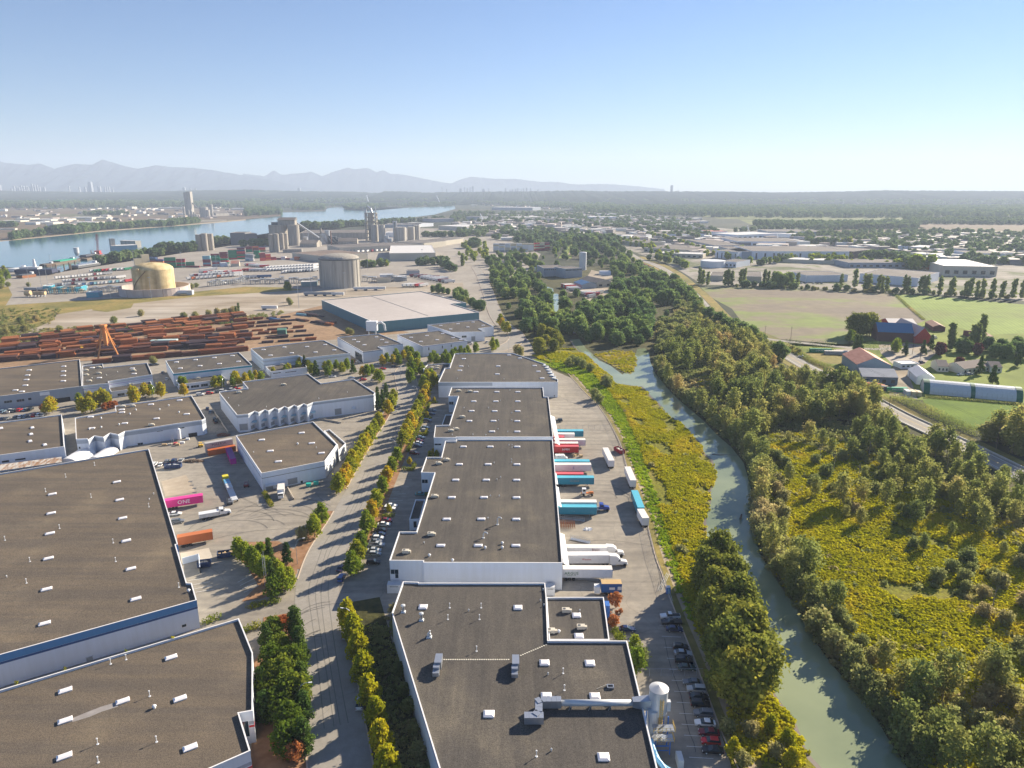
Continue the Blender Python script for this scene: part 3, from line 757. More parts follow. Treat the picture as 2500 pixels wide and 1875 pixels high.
# ------------------------------------------------------------------ warehouses
SKYL = flat('skylight_dome',(.82,.80,.82),.35)
ACM = flat('beige_metal',(.62,.57,.47),.6)
DOORM = flat('roller_door_grey',(.27,.29,.31),.5)
TILT = {}
def wallmat(name,c):
 if name not in MATS:
  ground(name,[(.08,6,[(.3,tuple(k * .93 for k in c)),(.7,c)],1),((.8,.8,.06),5,[(.35,(.96,.955,.94)),(.65,(1.02,1.02,1.02))],-1)],.6,spec=.3)
 return MATS[name]
WALLW = wallmat('white_wall',(.70,.745,.82))  # white walls, with the blue of shade mixed into the base colour
WALLG = wallmat('grey_blue_wall',(.30,.35,.42))
WALLB = wallmat('teal_steel_wall',(.09,.22,.27))
def M_box(d,frust=None,h=None):
 mb = MB()
 if frust: mb.box((0,0,.12),(d[0],d[1],.24)).frustum((0,0,.24),d,frust,h)
 else: mb.box((0,0,d[2] / 2),d)
 return mb
ME = {}
def me_sky(m):
 for k,d in (('a',(2.7,1.5)),('b',(2.3,2.1))):
  mb = MB().box((0,0,.15),(d[0],d[1],.3)).frustum((0,0,.3),(d[0] + .12,d[1] + .12),(d[0] - .7,d[1] - .7),.22)
  ME['sky' + k] = mb.mesh('skylight',m)
me_sky(SKYL)
ME['pole'] = MB().cyl((0,0,0),.07,1.3,6).cyl((0,0,1.3),.17,.22,8).cyl((0,0,0),.28,.06,8).mesh('vent_pipe',WHITE)
ME['round'] = MB().cyl((0,0,0),.3,.55,10).cyl((0,0,.55),.5,.32,10,.22).mesh('round_vent',WHITE)
ME['small'] = MB().cyl((0,0,0),.14,.5,8).cyl((0,0,.5),.22,.2,8,.12).mesh('vent_pipe',ALU)
ac = MB().box((0,0,.62),(2.1,1.3,.95)).box((-.7,0,.07),(.12,1.3,.14)).box((.7,0,.07),(.12,1.3,.14)).box((1.35,0,.5),(.6,.8,.7))
ME['ac'] = ac.mesh('air_conditioner',ACM)
ME['fan'] = MB().cyl((-.45,0,1.095),.42,.05,12).cyl((-.45,0,1.12),.1,.06,8).mesh('fan_grille',DGREY)
def bseg(a,b,px,py):
 """point on the vertical plane through a-b seen at the pixel: distance along and height"""
 bb = -(py - 937.5) / F
 d = Vector(((px - 1250) / F,CP + bb * SP,-SP + bb * CP))
 e = Vector((b[0] - a[0],b[1] - a[1])).normalized(); n = Vector((e.y,-e.x))
 den = d.x * n.x + d.y * n.y
 if abs(den) < 1e-6: return None
 t = (a[0] * n.x + a[1] * n.y) / den
 if t <= 0: return None
 p = Vector((d.x * t,d.y * t))
 return (p - Vector(a[:2])).dot(e),H0 + d.z * t,t
def building(name,label,cat,px,h,wall=WALLW,roof=ROOF,cap=CAPW,bands=(),sky=(),skt='a',acs=(),poles=(),rounds=(),smalls=(),opens=(),panel=None,world=False,rot=None,base=0.0,capw=.26,panel_edges=None,pdep=.55):
 p = ccw([Vector(q) for q in px] if world else [at(x,y,h) for x,y in px])
 cx = sum(q.x for q in p) / len(p); cyy = sum(q.y for q in p) / len(p)
 g = thing(name,label,cat,(cx,cyy,base))
 org = (cx,cyy,base)
 n = len(p)
 if rot is None:
  L = max(range(n),key=lambda i: (p[(i + 1) % n] - p[i]).length)
  d = p[(L + 1) % n] - p[L]; rot = math.atan2(d.y,d.x)
 inn = inset(p,.22)
 w = MB()
 if panel:
  core = inset(p,.06)
  w.ring(core,inn,base + .1,h - .06)
  pm = panel
  for i in range(n):
   a,b = p[i],p[(i + 1) % n]; L = (b - a).length; e = (b - a).normalized(); nn = Vector((e.y,-e.x))
   if panel_edges is not None and nn.y > -.25 and nn.x * (1 if cx < 0 else -1) < .3: 
    w.add([(a.x,a.y,base),(b.x,b.y,base),(b.x,b.y,h),(a.x,a.y,h)],[(0,1,2,3)]); continue
   k = max(1,round(L / pm))
   for j in range(k):
    s0,s1 = L * j / k + (.04 if j else 0),L * (j + 1) / k - (.04 if j < k - 1 else 0)
    q0,q1 = a + e * s0,a + e * s1
    r0,r1 = q0 - nn * .1,q1 - nn * .1
    MB().prism([q0,q1,r1,r0],base,h - .003 * (j % 2)).build('wall_panel',wall,g,org)
 else:
  w.ring(p,inn,base,h)
 w.build('wall',wall,g,org)
 rm = MB(); zr = h - pdep
 rp = inset(p,.225)
 rm.add([(q.x,q.y,zr) for q in rp],[tuple(range(n))])
 rf = rm.build('roof',roof,g,org)
 MB().ring(inset(p,-.05),inset(p,capw),h,h + .07).build('coping',cap,g,org)
 for z0,z1,m,*ed in bands:
  if ed:
   for i in ed[0]:
    a,b = p[i],p[(i + 1) % n]; e = (b - a).normalized(); nn = Vector((e.y,-e.x)) * .03
    MB().prism([a + nn,b + nn,b - nn * .5,a - nn * .5],z0,z1,True,True).build('colour_band',m,g,org)
  else: MB().ring(inset(p,-.03),inset(p,.05),z0,z1).build('colour_band',m,g,org)
 def roofput(key,nm,pts,r=rot,sc=1.0):
  for q in pts:
   w_ = at(q[0],q[1],zr)
   o = link(nm,ME[key],g,(w_.x - cx,w_.y - cyy,zr - base),r)
   if sc != 1: o.scale = (sc,) * 3
   if key == 'ac': 
    f_ = link('fan',ME['fan'],o)
 roofput('sky' + skt,'skylight',sky); roofput('pole','vent_pipe',poles); roofput('round','round_vent',rounds); roofput('ac','air_conditioner',acs); roofput('small','vent_pipe',smalls)
 for kind,(x0,y0),(x1,y1) in opens:
  best = None
  for i in range(n):
   a,b = p[i],p[(i + 1) % n]; L = (b - a).length
   if L < 1.5: continue
   s = bseg(a,b,(x0 + x1) / 2,(y0 + y1) / 2)
   e = (b - a).normalized(); nn = Vector((e.y,-e.x))
   sl_,sr_ = bseg(a,b,x0,(y0 + y1) / 2),bseg(a,b,x1,(y0 + y1) / 2)
   if s and sl_ and sr_ and min(sl_[0],sr_[0]) > -.9 and max(sl_[0],sr_[0]) < L + .9 and -.5 < s[1] < h + .5 and nn.dot(Vector((a.x,a.y))) < 0:
    if best is None or s[2] < best[0]: best = (s[2],i)
  if best is None: continue
  i = best[1]; a,b = p[i],p[(i + 1) % n]; L = (b - a).length; e = (b - a).normalized(); nn = Vector((e.y,-e.x))
  s0,s1 = bseg(a,b,x0,y1),bseg(a,b,x1,y0)
  u0,u1 = sorted((max(.2,min(L - .2,s0[0])),max(.2,min(L - .2,s1[0])))); v0,v1 = sorted((max(0.0,s0[1]),min(h - .3,s1[1])))
  if u1 - u0 < .3 or v1 - v0 < .2: continue
  def slab(u0,u1,v0,v1,o0,o1):
   q = [a + e * u0 + nn * o1,a + e * u1 + nn * o1,a + e * u1 + nn * o0,a + e * u0 + nn * o0]
   return MB().prism(ccw(q),base + v0,base + v1,True,True)
  if kind == 'door':
   dd = slab(u0,u1,v0,v1,-.02,.05).build('roller_door',DOORM,g,org)
   k = max(3,int((v1 - v0) / .55)); gm = MB()
   for j in range(k): gm.add(*[(lambda s_: (s_.v,s_.f))(slab(u0 + .08,u1 - .08,v0 + (v1 - v0) * (j + .08) / k,v0 + (v1 - v0) * (j + .9) / k,.04,.08))][0])
   gm.build('door_slats',DOORM,dd,org)
   slab(u0 - .15,u1 + .15,v1,v1 + .15,-.02,.12).build('door_frame',GREYB,g,org)
  elif kind == 'hole':
   slab(u0,u1,v0,v1,-.02,.04).build('dark_doorway',BLACK,g,org)
  elif kind == 'canopy':
   q0,q1 = a + e * u0,a + e * u1
   MB().add([(q0.x,q0.y,v1),(q1.x,q1.y,v1),(*(q1 + nn * 1.8),v0 + .25 * (v1 - v0)),(*(q0 + nn * 1.8),v0 + .25 * (v1 - v0)),
      (q0.x,q0.y,v1 - .15),(q1.x,q1.y,v1 - .15),(*(q1 + nn * 1.8),v0),(*(q0 + nn * 1.8),v0)],[(0,3,2,1),(4,5,6,7),(3,7,6,2),(0,4,7,3),(1,2,6,5)]).build('canopy',ALU,g,org)
  elif kind == 'sign':
   slab(u0,u1,v0,v1,-.02,.1).build('sign_panel',WHITE,g,org)
  else:
   fr = slab(u0 - .08,u1 + .08,v0 - .08,v1 + .08,-.02,.05).build('window',WHITE if wall is not WALLG else LGREY,g,org)
   k = max(1,round((u1 - u0) / 1.5))
   for j in range(k):
    slab(u0 + (u1 - u0) * j / k + .04,u0 + (u1 - u0) * (j + 1) / k - .04,v0,v1,0,.08).build('pane',GLASS,fr,org)
 return g,p,zr
A1 = lambda pts: zl(0,1425,pts)
building('warehouse','big flat roofed warehouse filling the front corner with a grey repair strip between two skylights','warehouse',
   [(583,1510),(617,1594),(617,1735),(583,1741),(611,1833),(440,1908),(60,2040),(-420,2040),(-420,1795),(0,1684.8)],8.6,roof=ROOFT,
   bands=[(5.2,6.0,GREYB),(4.4,4.9,RED)],
   sky=A1([(1540,668),(588,966),(1105,1062),(1620,1040),(587,1237),(1712,1480),(580,1560)]),rot=math.atan2(at(583,1510,8.6).y - at(0,1685,8.6).y,at(583,1510,8.6).x - at(0,1685,8.6).x),
   poles=A1([(997,724),(1136,684),(1348,1014),(880,1445),(885,1610),(1410,1425)]),rounds=A1([(1390,1120)]),
   opens=[('window',(590,1760),(606,1800))])
strip = [at(x,y,8.09) for x,y in A1([(640,1215),(760,1165),(900,1110),(1045,1065),(1062,1105),(920,1150),(800,1200),(650,1245)])]
MB().add([(q.x,q.y,8.075) for q in ccw(strip)],[tuple(range(8))]).build('roof_repair_strip',ground('roof_membrane',[(.5,5,[(.3,(.24,.22,.21)),(.7,(.33,.31,.30))],1)]),bpy.data.objects['warehouse'])
A2 = lambda pts: zl(0,1050,pts)
b2 = [(363.4,1096),(434,1329),(428.5,1329.5),(455.7,1423),(468,1423.7),(480,1465),(355,1500),(0,1598.6),(-420,1730),(-420,1256),(0,1156)]
BLUEB = flat('blue_band',(.06,.20,.40),.6); NAVY = flat('navy_band',(.02,.07,.20),.6)
building('warehouse','largest brown roofed warehouse with two rows of skylights and a blue banded wall','warehouse',b2,9.0,roof=ROOFT,wall=wallmat('pale_blue_wall',(.58,.64,.74)),
   bands=[(7.0,8.95,BLUEB),(6.35,6.95,NAVY)],panel=7.5,panel_edges=1,
   sky=A2([(1052,470),(1077,631),(1104,796),(1136,1000),(1178,1252),(1222,1524),(471,580),(461,752),(449,934),(436,1159),(420,1436)]) + A1([(402,362)]),
   rot=math.atan2(at(363,1096,9).y - at(0,1156,9).y,at(363,1096,9).x - at(0,1156,9).x),
   poles=A2([(852,318),(592,424),(411,556),(821,606),(537,886),(1019,1016),(270,1184),(1042,1184),(239,1378),(1341,692),(46,992),(1611,1415)]),rounds=A2([(1700,1455)]),smalls=A2([(1345,628),(1383,578),(60,1325)]),
   opens=[('window',*A1([(1637,360),(1676,394)])),('door',*A1([(783,652),(832,712)]))])
A3 = lambda pts: zl(0,700,pts)
building('warehouse','brown roofed warehouse with a low rusty lean-to along its front, beside a narrow alley','warehouse',
   [(150.5,1012),(157,1090),(0,1111),(-300,1152),(-300,1055),(0,1031)],7.8,roof=ROOFT,sky=A3([(290,1272),(279,1330),(270,1393),(403,1426),(10,1276)]),bands=[(7.3,7.75,flat('maroon_band',(.35,.08,.12),.6),[5,0])],
   opens=[('hole',*A3([(137,1540),(228,1566)])),('hole',*A3([(0,1560),(80,1588)]))])
lt = [at(*q,4.2) for q in A3([(0,1600),(556,1530)])] + [at(*q,3.0) for q in A3([(556,1578),(0,1655)])]
g = thing('canopy','long rusty white corrugated canopy leaning against the brown roofed warehouse','canopy',(*lt[0],0))
for k in range(8):
 a0,a1 = lt[0].lerp(lt[1],k / 8),lt[0].lerp(lt[1],(k + .97) / 8); c0,c1 = lt[3].lerp(lt[2],k / 8),lt[3].lerp(lt[2],(k + .97) / 8)
 MB().add([(*a0,4.2),(*a1,4.2),(*c1,3),(*c0,3),(*a0,4.1),(*a1,4.1),(*c1,2.9),(*c0,2.9)],[(0,3,2,1),(4,5,6,7),(3,7,6,2),(2,6,5,1),(0,4,7,3)]).build('roof_panel',ground('rusty_white',[((.6,.12,1,10),5,[(.45,(.62,.58,.52)),(.62,(.36,.20,.11))],1)]),g)
for k in range(9):
 c0 = lt[3].lerp(lt[2],k / 8); MB().box((c0.x,c0.y,1.45),(.15,.15,2.9)).build('post',STEEL,g)
# the workshop with teeth
building('workshop','white workshop with a folded dock corner and round roof vents behind the largest warehouse','workshop',
   A3([(675,1180),(1043,1122),(1035,1072),(1725,980),(1850,1185),(1815,1200),(1560,1236),(1330,1272),(1125,1300),(1065,1332),(990,1317),(932,1354),(850,1342),(795,1378),(780,1366),(685,1372)]),8.0,roof=ROOFT,
   bands=[(5.6,7.4,GREYB)],
   sky=A3([(815,1175),(1098,1134),(1358,1062),(1616,1025),(1680,1149),(1408,1189),(1122,1232),(826,1276),(1095,1109)]),
   rounds=A3([(910,1188),(1170,1150),(1224,1113),(1437,1110),(1518,1073),(1612,1135),(1073,1245),(912,1270),(805,1285)]),acs=A3([(1190,1080),(1100,1084),(1360,1252)]),rot=R(14),
   opens=[('hole',*A3([(1700,1310),(1772,1362)])),('window',*A3([(1240,1402),(1285,1425)])),('window',*A3([(710,1440),(724,1458)])),('canopy',*A3([(1310,1370),(1370,1398)])),('window',*A3([(1410,1292),(1470,1306)])),('window',*A3([(1600,1262),(1660,1280)]))])
A5 = lambda pts: zl(550,750,pts)
teeth = []
for x,y in ((780,855),(694,868),(608,880),(521,893),(433,907),(344,921),(252,935)):
 teeth += [(x + 12,y),(x - 46,y + 26)]
building('zigzag_warehouse','white warehouse with seven sawtooth dock bays along its front','warehouse',
   A5([(-53,760),(205,730),(155,670),(745,598),(862,685),(1155,645),(1350,770),(1335,787)] + teeth + [(105,970),(-53,773)]),9.5,roof=ROOF,
   bands=[(7.9,9.0,GREYB)],panel=7.5,panel_edges=1,acs=A5([(523,703),(120,772)]),smalls=A5([(842,825),(1100,770),(370,900),(120,890),(30,820)]),rot=R(12),
   opens=[('door',*A5([(988,910),(1044,970)])),('canopy',*A5([(1138,895),(1170,918)])),('door',*A5([(132,1048),(200,1110)]))] +
   [('door',*A5([(x - 14,y + 45),(x + 14,y + 88)])) for x,y in ((248,1010),(340,993),(428,978),(516,962),(604,948),(690,934),(776,922))])
for i,(x,y) in enumerate(((252,1030),(342,1015),(432,1000),(520,985),(607,972),(694,958),(780,945))):
 q = at(*A5([(x,y)])[0],4.4)
 mb = MB(); mb.add([(-1.9,.2,.7),(1.9,.2,.7),(1.9,-1.6,0),(-1.9,-1.6,0),(-1.9,.2,.6),(1.9,.2,.6),(1.9,-1.6,-.12),(-1.9,-1.6,-.12)],[(0,3,2,1),(4,5,6,7),(3,7,6,2),(0,4,7,3),(1,2,6,5)])
 g_ = bpy.data.objects['zigzag_warehouse']; o = mb.build('dock_canopy',flat('blue_grey_metal',(.25,.40,.48),.5),None,(0,0,0)); o.parent = g_
 o.location = (q.x - g_.location.x,q.y - g_.location.y,4.4); o.rotation_euler = (0,0,R(14))
building('corner_warehouse','white cut cornered warehouse with six skylights between the yard and the tree lined road','warehouse',
   A5([(95,1155),(790,1030),(1005,1235),(895,1385),(325,1495)]),7.9,roof=ROOFT,bands=[(5.5,5.7,DGREY)],
   panel=7.5,panel_edges=1,sky=A5([(687,1134),(328,1197),(778,1227),(405,1297),(865,1316),(478,1392)]),rounds=A5([(652,1235)]),smalls=A5([(255,1310),(820,1268)]),rot=R(14),
   opens=[('door',*A5([(566,1533),(647,1600)])),('window',*A5([(680,1560),(698,1605)])),('canopy',*A5([(358,1560),(535,1605)])),('door',*A5([(370,1608),(430,1665)])),('door',*A5([(465,1585),(525,1625)])),
    ('window',*A5([(912,1410),(926,1438)])),('window',*A5([(938,1374),(952,1402)])),('window',*A5([(965,1338),(979,1366)])),('window',*A5([(990,1300),(1004,1328)]))])
building('office_annex','low white office wing joined to the cut cornered warehouse','office',
   A5([(890,1112),(940,1100),(1085,1225),(1018,1290),(1010,1240)]),6.0,roof=ROOFT,opens=[('window',*A5([(1025,1310),(1050,1345)]))])
building('grey_warehouse','grey walled warehouse with a white sign and a wide dark doorway by the steel yard','warehouse',
   A3([(0,735),(718,655),(738,895),(0,985)]) + [(-300,1005),(-300,935)],8.0,wall=WALLG,roof=ROOFT,
   sky=A3([(262,753),(248,799),(238,839),(228,890),(138,934),(196,946),(573,719),(571,763),(569,802),(568,851)]),rot=R(10),
   opens=[('hole',*A3([(495,990),(630,1060)])),('sign',*A3([(360,942),(444,982)])),('window',*A3([(38,1020),(108,1050)])),('window',*A3([(150,1008),(218,1038)])),('window',*A3([(254,998),(282,1022)]))])
building('workshop','flat roofed workshop crowded with air conditioners beside the grey walled warehouse','workshop',
   A3([(742,712),(925,694),(930,727),(1325,685),(1370,790),(975,850),(978,868),(742,892)]),7.6,bands=[(6.0,7.0,LGREY),(5.2,5.5,flat('lilac_band',(.35,.25,.45),.6))],
   acs=A3([(770,757),(888,731),(774,799),(887,784),(800,854),(1200,760)]),smalls=A3([(830,826),(960,800),(1060,770)]),sky=A3([(829,732),(1190,737),(893,822),(1206,785)]),rot=R(10))
building('shopfront_wing','low front wing with dark shop windows below the workshop with many air conditioners','office',
   A3([(978,905),(1355,850),(1375,895),(1000,945)]),4.0,sky=(),acs=A3([(1180,885)]),opens=[('window',*A3([(1060,955),(1120,985)])),('window',*A3([(1150,945),(1210,972)])),('window',*A3([(1240,930),(1330,955)]))])
building('teal_band_warehouse','white warehouse with a turquoise band and eight skylights beside a parking alley','warehouse',
   A3([(1490,665),(2150,590)]) + A5([(237,515),(237,520)]) + A3([(1560,782)]),8.2,bands=[(6.9,7.9,flat('turquoise_band',(.03,.30,.42),.5))],
   panel=7.5,panel_edges=1,sky=A3([(1588,681),(1759,660),(1928,641),(2091,623),(1622,736),(1800,714),(1974,695),(2145,675)]),rot=R(9))
building('teal_band_office','low white office with arched windows in front of the turquoise banded warehouse','office',
   A3([(1585,840),(1985,785),(2038,828),(1610,880)]),4.4,opens=[('window',*A3([(1720,882),(1790,912)])),('window',*A3([(1810,870),(1870,900)])),('window',*A3([(1890,858),(1950,886)])),('window',*A3([(1640,890),(1700,920)]))],acs=A3([(1780,830)]))
building('two_step_warehouse','white warehouse with a grey stripe and a stepped front behind the autumn trees','warehouse',
   A5([(228,372),(560,330),(850,298),(890,298),(1125,412),(710,457),(655,432),(340,467)]),9.0,bands=[(6.6,7.8,LGREY),(4.2,5.0,LGREY)],
   panel=7.5,panel_edges=1,sky=A5([(343,384),(531,362),(736,357),(898,339),(406,435),(598,414),(812,407),(980,388)]),rot=R(8),opens=[('sign',*A5([(1000,468),(1055,482)])),('window',*A5([(760,520),(840,535)]))])
building('two_step_office','low white office wing with rooftop units in front of the stepped white warehouse','office',A5([(362,535),(480,512),(720,515),(735,540),(410,580)]),4.4,acs=A5([(430,542),(510,520),(570,520)]),opens=[('window',*A5([(430,585),(500,600)])),('window',*A5([(540,572),(640,590)]))])
building('strip_window_building','white building with long dark strip windows below the dust filter','warehouse',
   A5([(1008,270),(1380,238),(1600,327),(1375,355),(1418,380),(1240,403)]),8.2,bands=[(7.7,8.15,NAVY)],
   panel=7.5,panel_edges=1,sky=A5([(1158,294),(1252,341),(1196,314),(1360,271),(1410,294),(1450,319)]),rot=R(7),
   opens=[('window',*A5([(1275,452),(1410,470)])),('window',*A5([(1172,428),(1230,462)])),('window',*A5([(1300,485),(1400,498)]))])
building('corner_roof_warehouse','white warehouse with lilac trim at the bend of the road','warehouse',
   A5([(1548,250),(1925,207),(2178,300),(1775,352)]),8.0,bands=[(7.3,7.7,flat('lilac_trim',(.40,.38,.55),.6))],panel=7.5,panel_edges=1,sky=A5([(1672,274),(1760,311),(1815,258),(1907,295),(1956,239),(2050,276),(2120,294)]),rot=R(7),
   opens=[('window',*A5([(1828,362),(1836,388)])),('window',*A5([(1950,345),(1958,370)])),('window',*A5([(2030,335),(2038,360)]))])
A6 = lambda pts: zl(1000,700,pts)
building('far_corner_warehouse','grey and white warehouse with a cut corner below the huge blue warehouse','warehouse',
   A6([(160,342),(625,295),(757,358),(620,375),(675,403),(375,410)]),8.0,sky=A6([(280,351),(435,335),(572,321),(369,384),(524,365),(662,350)]),rot=R(6),
   opens=[('door',*A6([(556,447),(590,488)])),('window',*A6([(470,440),(512,458)]))])
building('huge_warehouse','huge blue steel warehouse with one vast pale grey roof','warehouse',
   zl(600,350,[(682,1410),(1580,1330),(1985,1435),(1850,1442),(2100,1520),(1155,1610)]),9.5,wall=WALLB,roof=ground('pale_membrane',[(.01,5,[(.3,(.40,.36,.34)),(.7,(.50,.46,.44))],1),(.2,4,[(.3,(.95,.95,.95)),(.7,(1.04,1.04,1.04))],-1)]),capw=.6)
q0,q1 = at(*sh(1120,1372,600,350),9),at(*sh(1640,1552,600,350),9)
e = (q1 - q0).normalized(); nn = Vector((-e.y,e.x)) * .35
MB().prism(ccw([q0 + nn,q1 + nn,q1 - nn,q0 - nn]),8.96,9.06).build('roof_joint',DGREY,bpy.data.objects['huge_warehouse'])
# the chain of buildings by the docks
T6 = [(1335,858),(1335,832),(1282,820),(1318,806),(1262,796),(1300,780),(1246,771),(1284,758),(1232,748),(1268,736),(1218,726),(1254,714),(1202,706),(1225,696)]
building('north_warehouse','dark roofed white warehouse with a sawtooth side at the far end of the dock yard','warehouse',
   A6([(405,603),(460,597),(925,597),(1060,640),(1150,672)] + T6[::-1] + [(258,860),(318,732),(362,728)]),9.5,
   bands=[(7.6,9.0,GREYB,[])],panel=7.5,panel_edges=1,sky=A6([(895,618),(488,651),(993,646),(464,718),(797,717),(1125,713),(452,756),(789,789),(1159,765),(1192,826)]),rot=0,smalls=A6([(850,835),(430,830),(530,720)]),opens=[('window',*A6([(1298,975),(1306,990)]))])
n_ = bpy.data.objects['north_warehouse']
pa,pb = at(*A6([(258,860)])[0],9.5),at(*A6([(745,859)])[0],9.5)
MB().prism([(pa.x,pa.y - .05),(pb.x,pb.y - .05),(pb.x,pb.y + .02),(pa.x,pa.y + .02)],7.3,9.3,True,True).build('grey_band',GREYB,n_)
building('office_annex','low brown roofed office with dark glass wall beside the sawtooth sided warehouse','office',A6([(160,702),(305,690),(368,690),(352,730),(318,732),(278,792),(118,790),(140,745),(122,742)]),6.0,
   acs=A6([(198,735),(245,740),(180,772),(250,722)]),opens=[('window',*A6([(125,800),(255,838)]))],rot=0)
building('middle_warehouse','dark roofed warehouse with three columns of skylights between the other two dock buildings','warehouse',
   A6([(378,905),(1200,905),(1210,990),(1248,992),(1292,1352),(420,1352),(420,1357),(218,1357),(232,1248),(358,1245),(440,985),(350,985)]),9.4,
   panel=7.5,panel_edges=1,sky=A6([(597,949),(785,949),(974,949),(577,1034),(776,1034),(973,1034),(558,1121),(765,1122),(972,1122),(538,1211),(755,1211),(969,1212),(742,1306),(969,1307)]),rot=0,
   acs=A6([(438,943),(540,948),(472,1178),(368,1303),(415,1288)]),smalls=A6([(903,935),(710,1095),(490,1095),(800,1205),(920,1140),(920,1205),(795,1285),(883,1310),(686,1340),(570,1335),(385,1338),(818,1030)]),
   opens=[('window',*A6([(355,1035),(395,1060)])),('window',*A6([(225,1412),(285,1425)]))])
A7 = lambda pts: zl(900,1000,pts)
A8 = lambda pts: zl(900,1425,pts)
A9 = lambda pts: zl(1300,1425,pts)
b7 = A7([(790,268),(1655,268),(1745,1380),(492,1376),(492,1360),(187,1358),(275,1100),(430,1100),(595,567),(472,565),(520,428),(655,428),(690,283),(786,283)])
g7,p7,z7 = building('long_warehouse','longest dark roofed warehouse with three columns of skylights and a white panelled end wall','warehouse',b7,9.4,panel=7.6,panel_edges=1,
   sky=A7([(853,337),(1095,337),(1336,338),(816,496),(1075,496),(1334,497),(783,637),(1058,637),(1331,638),(748,794),(1038,794),(1330,796),(702,990),(1014,989),(1327,991),(649,1227),(986,1227),(1324,1228)]),rot=0,
   acs=A7([(698,460),(628,492),(590,790),(560,1132),(333,1290)]),smalls=A7([(1262,325),(1290,325),(1290,345),(1287,455),(1286,478),(1155,635),(1188,615),(1096,782),(1176,782),(1075,983),(500,1205),(1129,485)]),
   rounds=A7([(1203,1210),(1203,1250),(1049,1250),(547,1320),(755,1365)]),
   opens=[('window',*A7([(194,1440),(268,1478)])),('window',*A7([(240,1480),(268,1515)])),('window',*A7([(478,630),(532,660)]))])
for (x,y,hh) in ((1160,1035,2.2),(1033,1155,1.5)):
 q = at(*sh(x,y,900,1000),z7)
 mb = MB().tube([(q.x,q.y,z7),(q.x,q.y,z7 + hh),(q.x + .3,q.y + .2,z7 + hh + .5),(q.x + 1.1,q.y - .1,z7 + hh + .5),(q.x + 1.4,q.y - .2,z7 + hh + .1)],.22,8).cyl((q.x,q.y,z7),.5,.1,10)
 mb.build('gooseneck_vent',ALU,g7)
# dock canopies on the east wall
for (a,b) in (((1650,565),(1700,685)),((1668,690),(1700,890)),((1715,1115),(1755,1425)),((1645,60),(1680,330))):
 q,w = at(*sh(*a,900,1000),6),at(*sh(*b,900,1000),5.0)
 x0 = at(*sh(a[0],a[1],900,1000),9.4).x - .3
 MB().add([(x0 + .2,q.y,6.6),(x0 + 2.6,q.y,5.6),(x0 + 2.6,w.y,5.6),(x0 + .9,w.y,6.6),(x0 + .2,q.y,6.4),(x0 + 2.6,q.y,5.4),(x0 + 2.6,w.y,5.4),(x0 + .9,w.y,6.4)],
    [(0,3,2,1),(4,5,6,7),(1,2,6,5),(0,1,5,4),(2,3,7,6)]).build('dock_canopy',WHITE,g7)
for lab,cat_,pts in (('low flat roofed lean-to in the shade of the middle dock building','annex',A6([(322,1152),(385,1148),(362,1245),(290,1245)])),
      ('low flat roofed entrance wing with white walls beside the longest warehouse','annex',A7([(422,810),(508,808),(460,985),(365,990)]))):
 building('annex',lab,cat_,pts,4.5,wall=WALLW,rot=0,opens=[('window',*A7([(405,1005),(432,1060)]))])
b8 = A8([(310,-18),(448,-14),(452,-6),(1588,-6),(1600,120),(1616,512)]) + A9([(850,515),(1123,1659),(1180,1900)]) + A8([(720,1900),(636,1659),(210,262)])
g8,p8,z8 = building('front_warehouse','dark roofed warehouse filling the bottom with a long metal duct leading to a grey silo','warehouse',b8,9.0,bands=[(8.2,8.95,flat('blue_trim',(.02,.06,.35),.5))],
   panel=7.5,panel_edges=1,sky=A8([(490,214),(1343,220),(1582,718),(1990,721),(1598,1016),(2035,1019),(1082,1179),(2113,1566)]),skt='b',rot=0,
   poles=A8([(730,218),(1013,218),(714,322),(998,322),(972,608),(1750,808),(1762,960),(1511,1556)]),smalls=A8([(1546,158),(1578,200),(1570,60),(900,248),(1615,820),(1645,1506)]))
gA,pA,zA = building('front_annex','low square wing with beige rooftop units beside the front warehouse','annex',A9([(124,122),(640,122),(692,505),(150,505)]),6.6,skt='b',rot=0,
   sky=A8([(1870,290),(1892,476)]),acs=A8([(1775,255),(1910,405),(1642,440)]),smalls=A8([(1900,250)]),rounds=A8([(1712,440)]),opens=[])
BLUEP = flat('blue_pillar',(.03,.15,.50),.5)
q = at(*sh(670,250,1300,1425),4)
MB().box((q.x,q.y,3.3),(1.2,2.6,6.6)).build('blue_pillar',BLUEP,gA)
